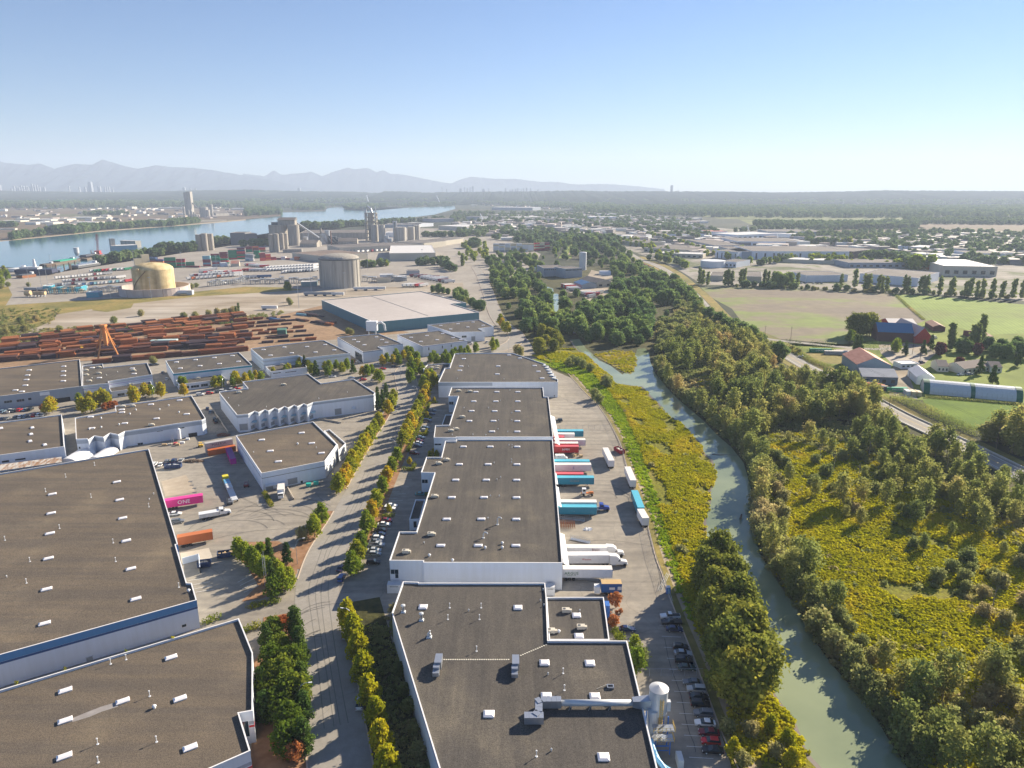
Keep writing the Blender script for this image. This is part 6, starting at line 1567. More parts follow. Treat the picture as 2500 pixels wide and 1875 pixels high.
for k in range(12):
 a = R(30 * k + 8); MB().box((T.x + 38.7 * math.cos(a),T.y + 38.7 * math.sin(a),4.3),(.25,.5,8.6),a).build('joint',flat('joint_pink',(.36,.28,.26),.9),g)
# the grey concrete gas tank
T2 = Vector(((832.5 - 1250) / F * 905 * 1.0,905))
g = cylthing('gas_tank','big round grey concrete gas tank with vertical streaks beside the huge blue warehouse','tank',T2,25.2,34.5,CONCL,6.5,CONCW,n=40)
for k in range(20): a = 2 * math.pi * k / 20; MB().box((T2.x + 25.3 * math.cos(a),T2.y + 25.3 * math.sin(a),17),(.5,1.6,34),a).build('pilaster',CONCL,g)
MB().ring([(T2.x + 25.8 * math.cos(R(9 * k)),T2.y + 25.8 * math.sin(R(9 * k))) for k in range(40)],[(T2.x + 25 * math.cos(R(9 * k)),T2.y + 25 * math.sin(R(9 * k))) for k in range(40)],34.2,35.6).build('rim',DGREY,g)
for dx,dy,hh in ((0,-18,4),(-9,-20,2.5),(8,-21,3),(15,-15,2)): MB().box((T2.x + dx,T2.y + dy,36.5),(3,2,hh)).build('roof_gear',STEEL if dx else TREDL,g)
# cement works this side of the river
def cem(x,yb,yt,wpx,lab,m=CONCW,dome=0,name='cement_silo'):
 p = at(x,yb); zc = p.y * 1.0; return cylthing(name,lab,'silo',p,wpx / 2 * zc / F,hz(yt,p.y),m,dome),p,zc
def z2(x,y): return sh(x,y,600,350)
def z1(x,y): return sh(x,y,0,350)
for i,(x,yt,yb,w) in enumerate(((1800,822,968,52),(1852,812,968,50),(1903,815,962,54))):
 q = z1(x,yb); g,p,zc = cem(q[0],q[1],z1(x,yt)[1],w / 3.687,('first','second','third')[i] + ' of three joined grey silos above the container stacks, from the tank side')
for i,(x,yt,yb,w) in enumerate(((303,735,915,160),(440,735,918,100),(372,740,905,100))):
 q = z2(x,yb); g,p,zc = cem(q[0],q[1],z2(x,yt)[1],w / 3.687,('widest dark concrete silo of the cement works','tall concrete silo under the sloped head house','concrete silo between its two bigger neighbours')[i])
q = z2(385,735); fp = at(*z2(385,915)); zt = hz(z2(0,735)[1],fp.y); w = 150 / 3.687 * fp.y * 1.0 / F
g = thing('head_house','grey head house with a sloping roof on top of the tall cement silos','head house',(fp.x,fp.y,zt)); MB().box((0,4,5),(w,16,10)).build('wall',CONCW,g,(0,0,0)); MB().add([(-w / 2 - 1,-6,11),(w / 2 + 1,-6,11),(w / 2,12,16),(-w / 2,12,16),(w / 2 + 1,13,10),(-w / 2 - 1,13,10)],[(0,1,2,3),(2,4,5,3),(0,3,5),(1,4,2)]).build('roof',FARROOF,g,(0,0,0)); MB().box((-w / 2 - 8,4,3),(14,10,6)).build('side_box',DGREY,g,(0,0,0))
for i,(x,yt,yb,w) in enumerate(((240,822,980,50),(283,818,980,48),(330,812,960,40),(365,815,955,40))):
 q = z2(x,yb); cem(q[0],q[1],z2(x,yt)[1],w / 3.687,'slim silo in the front cluster, %s from the container yard' % ('first','second','third','fourth')[i],dome=1)
def tower(x0,x1,yt,yb,dep,lab,m=CONCW,name='tower',floors=0):
 p = at(*z2((x0 + x1) / 2,yb)); zc = p.y * 1.0; w = (x1 - x0) / 3.687 * zc / F; h = hz(z2(0,yt)[1],p.y)
 g = thing(name,lab,'tower',(p.x,p.y,0))
 if floors:
  for sx in (-1,1):
   for sy in (0,1): MB().box((sx * (w / 2 - 1.2),sy * dep,h / 2),(2.4,2.4,h)).build('column',m,g,(0,0,0))
  for k in range(floors): MB().box((0,dep / 2,h * (k + 1) / floors - 1),(w,dep + 2,1.6)).build('floor_slab',m,g,(0,0,0))
  MB().box((0,dep / 2,h * .5),(w * .5,dep * .6,h * .96)).build('core',CONCL,g,(0,0,0))
 else: MB().box((0,dep / 2,h / 2),(w,dep,h)).build('body',m,g,(0,0,0)); MB().box((0,dep / 2,h + .4),(w + 1,dep + 1,.8)).build('cap',m,g,(0,0,0))
 return g,p,w,h
g,p,w,h = tower(1082,1182,625,880,18,'tall open framed preheater tower of the cement works',floors=7)
MB().tube([(w * .1,8,h),(0,8,h + 9),(-w * .25,8,h + 14),(-w * .45,8,h + 8),(-w * .42,8,h - 8)],2.6,8).build('riser_duct',STEEL,g,(0,0,0)); MB().cyl((w * .45,8,h),.9,16,6).build('stack',STEEL,g,(0,0,0))
for x,yt,yb,w_,lab in ((1165,735,882,62,'pale silo joined to the preheater tower'),(1228,735,885,58,'second pale silo beside the preheater tower'),(1395,755,880,100,'wide pale silo in the middle of the cement works'),(1490,752,872,66,'pale silo left in the last pair of the cement works'),(1540,740,868,56,'pale silo at the far end of the cement works')):
 q = z2(x,yb); cem(q[0],q[1],z2(x,yt)[1],w_ / 3.687,lab,CONCL)
tower(1330,1362,700,880,8,'dark steel elevator frame beside the wide pale silo',STEEL,floors=6)
fb('cement_hall','vast low grey roofed hall between the cement silos',z2(490,868),z2(1092,862),130,16,CONCW,FARROOF,'hall')
gable('cement_shed','round topped pale shed in front of the big cement hall','shed',z2(488,935),z2(640,935),40,8,14,CONCW,FARROOF,'front')
gable('cement_shed','grey gabled shed below the slim stack of the cement works','shed',z2(830,920),z2(1005,918),40,9,15,CONCW,FARROOF,'front')
for x,yt,yb,w_,m,lab in ((772,790,920,12,flat('rusty_stack',(.28,.16,.12),.8),'thin rusty chimney stack of the cement works'),(683,765,900,22,CONCW,'stubby grey chimney on the cement works hall'),(1178,568,880,6,STEEL,'needle thin steel chimney behind the preheater tower')):
 p = at(*z2(x,yb)); g = MB().cyl((p.x,p.y,0),w_ / 3.687 / 2 * p.y * 1.0 / F,hz(z2(0,yt)[1],p.y),10,w_ / 3.687 / 2.6 * p.y * 1.0 / F).build('chimney',m); tag(g,lab,'chimney')
a,b = at(*z2(470,900)),at(*z2(660,880)); tag(MB().tube([(a.x,a.y,46),(b.x,b.y,8)],2.2,4).tube([((a.x + b.x) / 2,(a.y + b.y) / 2,0),((a.x + b.x) / 2,(a.y + b.y) / 2,26)],.8,4).build('conveyor',STEEL),'inclined conveyor gallery falling from the cement silos','conveyor')
for x,hh in ((700,22),(740,30),(760,18),(800,16),(840,14),(540,16),(1270,18),(1300,12)):
 p = at(*z2(x,905)); g = thing('process_tower','steel process tower in the cement works, %s' % {700: 'just past the widest silos',740: 'tallest of them',760: 'beside the rusty stack',800: 'right of the rusty stack',840: 'behind the gabled shed',540: 'under the conveyor',1270: 'beyond the preheater silos',1300: 'low one before the white gabled hall'}[x],'tower',(p.x,p.y,0)); MB().box((0,0,hh / 2),(9,9,hh)).build('frame',STEEL if x % 40 else DGREY,g,(0,0,0)); MB().tube([(-4,-5,hh * .9),(6,-6,hh * .3),(10,-6,2)],1.1,5).build('chute',CONCL,g,(0,0,0))
fb('dark_mill','dark grey mill building with a rooftop box by the river',z1(2080,915),z1(2212,915),40,hz(z1(0,805)[1],at(*z1(2100,915)).y),wallmat('dark_mill_wall',(.16,.17,.19)),FARROOF,'mill')
fb('dark_mill','second dark grey mill block beside the slim silos',z2(0,915),z2(110,910),40,hz(z2(0,815)[1],at(*z2(50,915)).y),wallmat('dark_mill_wall',(.16,.17,.19)),FARROOF,'mill')
# long sheds between the cement works and the grey tank
fb('long_shed','very long low grey roofed warehouse behind the grey tank',z2(840,985),z2(1600,950),75,10,WALLT,FARROOF,'warehouse',wins=26,wmat=DOORM,wh=(.0,.5))
fb('long_shed','end block of the very long warehouse with a pale wall',z2(1605,948),z2(1800,925),75,11,WALLT,FARROOF,'warehouse')
fb('long_shed','pale warehouse beyond the end of the very long one',z2(1800,918),z2(1960,895),60,10,WALLT,FARROOF,'warehouse')
g = fb('white_roof_hall','beige hall with a large white roof behind the huge blue warehouse',z2(1295,1058),z2(1710,1052),175,13,WALLT,flat('white_membrane',(.60,.58,.57),.7),'hall')
fb('brown_shed','brown roofed curved shed right behind the grey tank',z2(420,1035),z2(700,1070),90,10,WALLT,ground('brown_roof',[(.02,4,[(.3,(.15,.11,.09)),(.7,(.22,.17,.14))],1)]),'shed')
fb('warehouse','pale roofed warehouse far behind the white roofed hall',z2(1560,755),z2(1690,745),80,10,WALLW,ROOFW,'warehouse'); fb('warehouse','long white roofed warehouse near the river bend',z2(1735,775),z2(1990,785),110,11,WALLT,ROOFW,'warehouse'); fb('warehouse','grey roofed shed behind the preheater tower',z2(1250,760),z2(1560,760),100,10,WALLD,FARROOF,'warehouse'); fb('warehouse','small white gabled hall beside the preheater silos',z2(1262,845),z2(1335,845),40,12,WALLW,ROOFW,'warehouse')
fb('warehouse','grey warehouse on the river side of the tree line',z2(1700,712),z2(1890,705),90,12,WALLD,FARROOF,'warehouse'); fb('warehouse','pale grey warehouse among the trees beyond the white one',z2(2100,705),z2(2180,700),60,18,WALLD,FARROOF,'warehouse')
# wharf, barges, crane
for pts,w,lab in (([z1(905,1015),z1(745,1055)],14,'long timber wharf below the red crane'),([z1(390,1112),z1(900,1020)],10,'low pier with green covered barges')):
 a,b = at(*pts[0]),at(*pts[1]); tag(strip_mb([a,b],w / 2,-w / 2,.1,3.0).build('wharf',flat('wet_timber',(.16,.12,.09),.9)),lab,'wharf')
def barge(lab,q0,q1,w,m,dm,h=3.5):
 a,b = at(*q0),at(*q1); d = b - a; g = thing('barge',lab,'barge',(a.x,a.y,.1),math.atan2(d.y,d.x)); L = d.length
 mb = MB(); extr(mb,[(0,.8),(3,0),(L - 3,0),(L,.8),(L,h),(0,h)],w); mb.build('hull',m,g,(0,0,0)); MB().box((L / 2,0,h + .6),(L * .9,w * .85,1.2)).build('load',dm,g,(0,0,0)); MB().box((L * .93,0,h + 2.2),(3,w * .4,3)).build('deck_house',WHITE,g,(0,0,0))
barge('dark barge heaped with bright green sheeting',z1(500,1085),z1(665,1060),16,DGREY,flat('green_sheet',(.0,.36,.22),.6)); barge('empty dark barge at the near end of the pier',z1(388,1115),z1(470,1105),14,flat('hull_brown',(.10,.06,.04),.8),flat('wet_timber',(.16,.12,.09),.9)); barge('dark blue barge moored beside the red crane',z1(745,1030),z1(860,1015),14,flat('hull_navy',(.02,.03,.08),.6),DGREY); barge('long grey barge moored against the near bank',z1(665,1125),z1(870,1095),15,DGREY,STEEL); barge('white work boat with an orange boom at the dock corner',z1(95,1160),z1(225,1140),14,WHITE,LGREY); barge('rust red barge below the white boat',z1(175,1215),z1(300,1200),12,flat('rust',(.30,.12,.05),.8),DGREY); barge('small dark tug by the mooring piles',z1(490,1168),z1(545,1165),6,DGREY,WHITE)
cr = at(*z1(885,1010)); g = thing('crawler_crane','red lattice boom crane standing on the wharf','crane',(cr.x,cr.y,2.5)); RC = flat('crane_red',(.42,.05,.06),.6); zt = hz(z1(0,828)[1],cr.y)
MB().box((0,0,4),(9,7,5)).box((0,0,1),(11,9,2)).build('body',RC,g,(0,0,0)); bm_ = MB()
for dx in (-1.3,1.3):
 for dy in (-1.3,1.3): bm_.tube([(dx,dy,5),(dx + 3,dy,zt)],.28,4)
for k in range(14): z0_,z1_ = 5 + (zt - 5) * k / 14,5 + (zt - 5) * (k + 1) / 14; bm_.tube([(-1.3 + 3 * k / 14,-1.3,z0_),(1.3 + 3 * (k + 1) / 14,-1.3,z1_)],.18,3).tube([(-1.3 + 3 * k / 14,1.3,z0_),(1.3 + 3 * (k + 1) / 14,1.3,z1_)],.18,3)
bm_.build('boom',RC,g,(0,0,0)); MB().tube([(-6,0,8),(-5,0,16),(3,0,zt)],.2,3).build('mast',RC,g,(0,0,0))
p = at(*z1(700,1045)); g = thing('loading_silo','small white silo on legs above the wharf','silo',(p.x,p.y,2.5)); MB().cyl((0,0,9),4.2,9,14).build('vessel',LGREY,g,(0,0,0)); MB().cyl((0,0,3),1,6,10,4.2).build('hopper',LGREY,g,(0,0,0)); MB().box((-3,0,2),(.6,.6,14)).box((3,0,2),(.6,.6,14)).build('leg',STEEL,g,(0,0,0))
p = at(*z1(325,1180)); g = thing('ship_funnel','white ship mast above the dark hull at the dock','ship',(p.x,p.y,0)); MB().cyl((0,0,8),3,14,10,1.2).build('mast',WHITE,g,(0,0,0)); mb = MB(); extr(mb,[(-26,2),(-20,0),(22,0),(28,3),(28,8),(-26,8)],14); mb.build('hull',flat('hull_navy',(.02,.03,.08),.6),g,(0,0,0)); MB().box((-6,0,9.5),(26,11,3)).build('deck_house',LGREY,g,(0,0,0))
for k,(x,y) in enumerate(((582,1145),(510,1150),(627,1130),(640,1140),(825,1010),(680,1118))):
 p = at(*z1(x,y)); tag(MB().cyl((p.x,p.y,0),.9,10,7).build('mooring_pile',flat('wet_timber',(.16,.12,.09),.9)),'thin dark mooring pile standing in the water, %s from the red crane' % ('third','sixth','fifth','fourth','first','second')[k],'pile')
a = at(*z1(1030,960)); fb('wharf_shed','long pale blue wharf shed by the river behind the trees',z1(1010,965),z1(1240,955),30,9,flat('pale_blue_sheet',(.30,.42,.48),.6),ROOFW,'shed'); tower_ = fb('hopper_house','grey hopper house at the end of the wharf shed',z1(1005,960),z1(1045,958),12,22,CONCL,FARROOF,'tower'); fb('wharf_platform','pale raised loading platform reaching along the wharf',z1(1090,935),z1(1225,940),14,14,CONCL,ROOFW,'platform')
# light masts
mm = MB().cyl((0,0,0),.28,24,6,.14).box((0,0,24),(3,.8,.6)).mesh('mast',STEEL)
for k,(x,y) in enumerate(((470,1160),(270,1300),(1215,1215),(1210,1110),(1640,1120),(1955,1160),(2160,1230),(2060,1130),(860,1100),(375,1290),(730,1275),(428,1260),(1000,1395),(1365,1400))):
 p = at(*z1(x,y)); o = link('light_mast',mm,None,(p.x,p.y,.1)); tag(o,'tall thin light mast of the truck yard, %s in order along it' % ORD[k],'light mast','light masts in the port yard')
for k,(x,y) in enumerate(((1100,1145),(1590,1090),(590,1330),(480,1480),(895,1350))):
 p = at(*z2(x,y)); o = link('light_mast',mm,None,(p.x,p.y,.1)); tag(o,'tall thin light mast near the grey tank, %s from the road' % ORD[k],'light mast','light masts near the grey tank')
# containers in the port
def cont_stack(q0,q1,n,heights,cols,what,seed,depth=1,w=None):
 r = random.Random(seed); A,B = at(*q0),at(*q1); e = (B - A); L = e.length / n; an = math.atan2(e.y,e.x); nn = Vector((-e.y,e.x)).normalized()
 for i in range(n):
  for d in range(min(depth,2)):
   hh_ = heights[i % len(heights)]
   for k in (range(hh_) if d == 0 else (hh_ - 1,)):
    c = A.lerp(B,(i + .5) / n) + nn * d * 2.7; cn = r.choice(cols) if isinstance(cols,(list,tuple)) else cols
    cmat = CM[cn]; key = ('cont',round(L,1))
    if key not in ME: ME[key] = MB().box((0,0,1.3),(L * .97,2.44,2.55)).mesh('container',WHITE)
    o = link('shipping_container',ME[key],None,(c.x,c.y,.2 + k * 2.65),an); o.material_slots[0].link = 'OBJECT'; o.material_slots[0].material = cmat
    tag(o,'%s container in %s, %s%s level' % (cn,what,('' if d == 0 else 'back, ') + ((ORD[i] + ' pile, ') if n > 1 else ''),('ground','second','third','fourth','fifth','sixth','seventh')[k]),'container','containers in ' + what)
CM = {k: flat('cont_' + k.replace(' ','_'),c,.5) for k,c in dict(green=(.0,.20,.10),maroon=(.20,.02,.04),blue=(.02,.09,.24),white=(.66,.66,.66),cream=(.62,.52,.34),orange=(.55,.14,.04),red=(.50,.03,.04),grey=(.28,.30,.33),navy=(.015,.03,.10)).items()}
CM['pale blue'] = flat('cont_pale_blue',(.20,.42,.50),.5)
cont_stack(z1(1215,1115),z1(1352,1105),2,[5,7],['cream'],'the cream stack behind the yellow tank',1,2)
cont_stack(z1(1350,1100),z1(1480,1105),2,[5,4],['orange','blue','navy','red'],'the stack behind the yellow tank',2,2)
cont_stack(z1(1485,1120),z1(1590,1118),1,[6],['green','green','green','maroon'],'the tall green stack',3,4)
cont_stack(z1(1592,1118),z1(1672,1116),1,[5],['green','maroon','red'],'the stack beside the tall green one',4,3)
cont_stack(z1(1675,1115),z1(1755,1112),1,[3],['green'],'the low green stack',5,2)
cont_stack(z1(1830,1105),z1(1900,1104),1,[6],['pale blue','maroon','red'],'the pale blue topped stack',6,4)
cont_stack(z1(1910,1102),z1(2065,1098),2,[5,4],['green','red','white','grey'],'the mixed stack by the gate house',7,3)
cont_stack(z1(1900,1052),z1(2212,1040),4,[4,5,6,6],['red','maroon','navy','green'],'the dark back row of stacks',8,3)
cont_stack(z1(2065,1040),z1(2212,1035),2,[6,7],['red','maroon','navy'],'the high red stack',9,2)
cont_stack(z2(0,1055),z2(75,1060),2,[4,4],['white','grey','pale blue'],'the white block beside the slim silos',10,2)
cont_stack(z2(75,1035),z2(130,1035),1,[5],['green'],'the green stack beside the slim silos',11,2)
cont_stack(z2(130,1060),z2(275,1050),3,[5,4,2],['orange','red','maroon'],'the orange stacks beside the slim silos',12,4)
cont_stack(z2(0,980),z2(180,975),3,[4,4,3],['orange','maroon','green','red'],'the stacks below the cement silos',13,2)
cont_stack(z2(280,1045),z2(480,1050),5,[1,2,1],['maroon','navy','white','orange'],'the low row beside the orange stacks',14,2)
cont_stack(z1(1310,1110),z1(1800,1118),8,[1],['maroon','red','blue'],'the low row along the yard road',15)
# stacked boxes building in the middle distance, white, cream and red
z3 = lambda x,y: sh(x,y,1200,350)
cont_stack(z3(15,975),z3(380,975),7,[6],['white','cream','white','grey'],'the white wall of boxes among the trees',20,5)
cont_stack(z3(385,972),z3(520,965),3,[6],['maroon','red','cream'],'the red end of the boxes',21,5)
# white trailers parked in rows
TRM = {}
def traker(q0,q1,n,ang,cols,what,seed,L=15):
 r = random.Random(seed); A,B = at(*q0),at(*q1)
 if 'ft' not in TRM: TRM['ft'] = (MB().box((0,0,2.6),(14.5,2.6,2.9)).mesh('box',WHITE),MB().box((-4.5,0,.55),(3.2,2.4,1.0)).box((5.5,0,.6),(.4,1.8,1.2)).box((0,0,1.1),(12,.5,.2)).mesh('running_gear',BLACK))
 for i in range(n):
  c = A.lerp(B,(i + .5) / n); cn = r.choice(cols); g = thing('parked_trailer','%s trailer, %s along in %s' % (cn,ORD[i],what),'trailer',(c.x,c.y,.15),R(ang + r.uniform(-2,2)),'trailers in ' + what)
  b_ = link('box',TRM['ft'][0],g); b_.material_slots[0].link = 'OBJECT'; b_.material_slots[0].material = CM[cn]; link('running_gear',TRM['ft'][1],g)
W3 = ['white','white','white','white','grey','maroon']
traker(z1(530,1222),z1(980,1180),16,62,W3,'the middle row of the truck yard',1); traker(z1(835,1160),z1(1175,1140),10,62,['white','red','green','white'],'the back row of the truck yard',2); traker(z1(480,1290),z1(740,1270),9,55,W3,'the front row near the tank plant',3); traker(z1(740,1285),z1(1140,1250),12,58,['white','white','pale blue','blue','white'],'the front row of the truck yard',4); traker(z1(1160,1250),z1(1235,1240),3,60,['red','red'],'the corner beside the yellow tank',5)
traker(z1(1710,1230),z1(2160,1195),12,52,['white','white','white','orange','white'],'the row beyond the yellow tank',6); traker(z1(1820,1175),z1(2150,1165),9,50,['white','white','grey','red'],'the second row beyond the yellow tank',7); traker(z1(1820,1155),z1(1930,1140),3,45,['white','white'],'the small group by the container gate',8)
traker(z2(0,1150),z2(180,1150),6,30,['white','red','white'],'the lot below the slim silos',9); traker(z2(190,1130),z2(640,1105),16,70,['white'],'the white rows beside the grey tank',10); traker(z2(340,1170),z2(640,1150),11,70,['white','white','grey'],'the front white rows beside the grey tank',11); traker(z2(0,1215),z2(200,1210),6,25,['white','white','blue'],'the pipe yard below the tank',12)
traker(z2(980,1325),z2(1250,1320),3,2,['white'],'the strip behind the huge blue warehouse',13,20); traker(z2(1430,1290),z2(1620,1290),5,50,['white','red','white'],'the lot behind the blue warehouse',14); traker(z2(1500,1200),z2(1800,1230),8,40,['maroon','white','grey'],'the salvage lot by the road',15); traker(z2(990,985),z2(1440,960),11,88,['white','white','maroon'],'the docks of the very long warehouse',16); traker(z2(540,1370),z2(870,1372),4,3,['white','grey'],'the pale lot below the grey tank',17)
traker(z1(600,1250),z1(1100,1215),18,60,W3,'the third row of the truck yard',41); traker(z2(20,1100),z2(180,1120),8,30,['white','red'],'the upper lot below the slim silos',42); traker(z2(200,1150),z2(640,1128),16,70,['white'],'the middle white rows beside the grey tank',43); traker(z1(1740,1200),z1(2160,1180),12,50,W3,'the third row beyond the yellow tank',44); traker(z2(1600,1215),z2(1850,1260),9,30,W3,'the second salvage row by the road',45); traker(z1(250,1330),z1(760,1310),9,5,['grey','pale blue','white'],'the tank plant yard',46)
# process plant beside the tanks
r = random.Random(12)
PIPEG = flat('plant_grey',(.30,.33,.37),.5,.3)
for (x0,y0,x1,y1,n,lab,f) in ((1880,1290,2212,1250,9,'steel pipe rack of the gas plant behind the yellow tank',z1),(0,1265,690,1250,16,'steel pipe rack of the gas plant in front of the trailers',z2),(1050,1240,1450,1240,9,'steel pipework beside the grey tank',z2),(800,1340,1100,1330,7,'grey pump equipment before the pinkish wall',z1),(400,1350,760,1345,9,'teal and tan pump skid of the port plant',z1)):
 A,B = at(*f(x0,y0)),at(*f(x1,y1))
 for i in range(n):
  c = A.lerp(B,(i + .5) / n); L = (B - A).length / n * .9; hh = r.uniform(4,9)
  m = MB()
  for sx in (-.5,0,.5):
   for sy in (-3,3): m.box((sx * L,sy,hh / 2),(.4,.4,hh))
  for k in range(5): m.tube([(-L / 2,-3 + k * 1.5,hh * r.uniform(.4,1)),(L / 2,-3 + k * 1.5,hh * r.uniform(.4,1))],.28,5)
  m.box((0,0,hh),(L,6.5,.3))
  o = m.build('pipe_rack',[PIPEG,STEEL,flat('plant_tan',(.42,.34,.22),.6),TEAL][i % 2 if 'teal' not in lab else 2 + i % 2],None,(0,0,0)); o.location = (c.x,c.y,0); o.rotation_euler = (0,0,math.atan2(B.y - A.y,B.x - A.x))
  tag(o,lab + ', %s section' % ORD[i],'pipe rack',lab)
for x,y,wd,f,lab,c in ((390,1330,80,z1,'low teal shed at the near end of the tank plant',TEAL),(545,1335,190,z1,'long teal roofed shed of the tank plant',TEAL),(780,1390,110,z1,'teal shed in the shadow of the ring wall',TEAL),(500,1290,140,z2,'teal roofed hut before the grey tank',flat('teal_pale',(.16,.26,.28),.6)),(1180,1255,130,z2,'small pale hut beside the grey tank',WALLT),(1210,1222,120,z2,'long pale roofed shed beyond the grey tank',WALLW),(1330,1240,120,z2,'open steel shed with pale roof beyond the grey tank',STEEL),(1455,1185,110,z2,'grey roofed shed further beyond the grey tank',WALLD),(1990,1110,60,z1,'white framed gate house in the container yard',WALLW),(335,985,170,z2,'grey flat shed below the widest silo',CONCW)):
 fb('shed',lab,f(x,y),f(x + wd,y - 3),14,6,c,FARROOF if y % 2 else ROOFW,'shed')
gable('gate_pavilion','small red roofed pavilion in the container yard','pavilion',z1(2080,1110),z1(2155,1108),14,5,9,WALLT,flat('pink_tile',(.50,.22,.16),.8),'front')
for i,x in enumerate((265,330,360,390)):
 p = at(*z1(x,1380)); g = thing('storage_sphere','tan horizontal tank in the port lot, %s of the four from the coast side' % ('first','second','third','fourth')[i],'tank',(p.x,p.y,.1)); MB().cyl((-3 - (i == 0),0,4),2.2 + (i == 0) * .8,6,12,axis='x').build('vessel',flat('tank_tan',(.58,.42,.24),.6),g,(0,0,0)); MB().box((-2,0,1),(.6,3,2)).box((2,0,1),(.6,3,2)).build('saddle',STEEL,g,(0,0,0))
p = at(*z1(1640,1365)); g = thing('grey_tank_pair','small pale horizontal tank beside the ring wall','tank',(p.x,p.y,.1)); MB().cyl((-9,0,3),2.6,18,14,axis='x').build('vessel',ALU,g,(0,0,0)); MB().box((10,0,3),(6,5,5)).build('housing',LGREY,g,(0,0,0))
# the steel yard
RUST = [ground('rust_%d' % k,[((.3,1.5,1.5,6),4,[(.35,tuple(x * .7 for x in c)),(.65,c)],1)],.85) for k,c in enumerate(((.44,.15,.055),(.32,.11,.05),(.17,.08,.06),(.10,.065,.075),(.50,.19,.075)))]
SM = {}
def pile(p,L,n,lay,rad,mi,an,grp,pos=''):
 key = (round(L / 3) * 3,n,lay,rad,mi)
 if key not in SM:
  m = MB()
  for z in range(lay):
   for k in range(n - (z % 2)): m.cyl((-key[0] / 2 + (z * 7 % 3) * .3,(k - (n - 1 - (z % 2)) / 2) * rad * 2.05,rad + z * rad * 1.8),rad,key[0],6,axis='x')
  for x in (-.35,0,.35): m.box((x * key[0],0,.02),(.3,n * rad * 2.1,.25))
  SM[key] = m.mesh('steel_bundle',RUST[mi])
 o = link('steel_bundle',SM[key],None,(p.x,p.y,.12),an); tag(o,'%s pipe stack in %s' % (('orange rusted','brown rusted','dark rusted','near black','bright rust')[mi],grp) + pos,'pipe stack','steel stacks in ' + grp)
rows_ = [((200,500),(2212,275),14,1,'the narrow row behind the second'),((0,555),(2212,345),13,4,'the row before the white bundle'),((0,620),(2212,420),13,1,'the row behind the crane feet'),((900,620),(2212,500),9,3,'the dark row by the turquoise stack'),((0,480),(2212,250),15,0,'the back row by the pale lot'),((0,515),(2212,310),14,4,'the second row from the pale lot'),((0,595),(2212,375),14,0,'the row behind the orange frame crane'),((150,545),(2300,450),13,1,'the middle row of the yard'),((0,640),(2000,500),12,0,'the row level with the crane feet'),((0,672),(2150,530),13,2,'the row before the last'),((850,690),(2212,575),9,1,'the row along the warehouses')]
for (x0,y0),(x1,y1),n,mi,gname in rows_:
 A,B = at(*sh(x0,y0,0,700)),at(*sh(x1,y1,0,700)); an = math.atan2(B.y - A.y,B.x - A.x); Lr = (B - A).length
 for i in range(n):
  if r.random() < .06: continue
  for d in range(2 if r.random() < .4 else 1):
   c = A.lerp(B,(i + r.uniform(.35,.65)) / n) + Vector((-math.sin(an),math.cos(an))) * d * 7
   pile(c,min(27,Lr / n * .96),r.choice((5,6,8)),r.choice((3,4,5)) - d,r.choice((.38,.46)),r.choice((mi,r.randrange(5),r.randrange(1,4))),an + R(r.uniform(-1.5,1.5)),gname,', %s along%s' % (ORD[i],' behind' if d else ''))
for (x0,y0),(x1,y1),n,gname in (((0,170),(640,120),5,'the mixed row past the orange ones'),((0,235),(700,185),6,'the dark row above the hut'),((100,300),(820,255),6,'the row below the hut'),((620,110),(980,170),5,'the corner before the huge warehouse'),((0,130),(600,90),5,'the far end near the blue sheds'),((0,200),(620,150),5,'the far end behind the green hut'),((0,262),(760,215),6,'the scrap area by the green hut'),((300,325),(860,290),4,'the row behind the stepped warehouse'),((640,60),(900,95),3,'the shade of the huge warehouse'),((800,140),(1000,150),3,'the foot of the huge warehouse')):
 A,B = at(*sh(x0,y0,550,750)),at(*sh(x1,y1,550,750)); an = math.atan2(B.y - A.y,B.x - A.x)
 for i in range(n):
  c = A.lerp(B,(i + r.uniform(.3,.7)) / n); pile(c,min(21,(B - A).length / n * .85),r.choice((4,6)),r.choice((2,3)),.4,r.choice((1,2,3,3,0)),an + R(r.uniform(-4,4)),gname,', %s along' % ORD[i])
for x,y,c,lab in ((545,118,'blue','blue covered bundle in the steel yard beside the stacks'),(690,73,'pale blue','pale blue bundle nearest the huge warehouse corner')):
 p = at(*sh(x - (100 if x < 600 else 0),y,550,750)); tag(MB().box((p.x,p.y,1),(13,3,1.8),R(-30)).build('covered_bundle',CM[c]),lab,'bundle')
p = at(*sh(510,250,550,750)); gable('yard_hut','green roofed hut in the steel yard','hut',sh(470,258,550,750),sh(548,255,550,750),7,5,6,flat('hut_green',(.06,.16,.13),.7),flat('hut_roof',(.10,.24,.18),.7))
for k,(x,y) in enumerate(((1410,505),(740,560),(1400,490))):
 forklift('yellow yard loader working in the steel yard, %s' % ('by the white bundle','before the orange crane','behind the white bundle')[k],at(*sh(x,y,0,700)),R(60 * k),YEL)
p = at(*sh(1480,500,0,700)); tag(MB().box((p.x,p.y,1.2),(20,5,2),R(8)).build('covered_bundle',flat('tarp_pale',(.45,.60,.60),.6)),'pale turquoise covered stack in the middle of the steel yard','bundle')
a,b = at(*sh(470,22,550,750)),at(*sh(395,22,550,750)); trailer('semi_trailer','white trailer parked at the back of the steel yard',a,0,16,TWH,TWR)
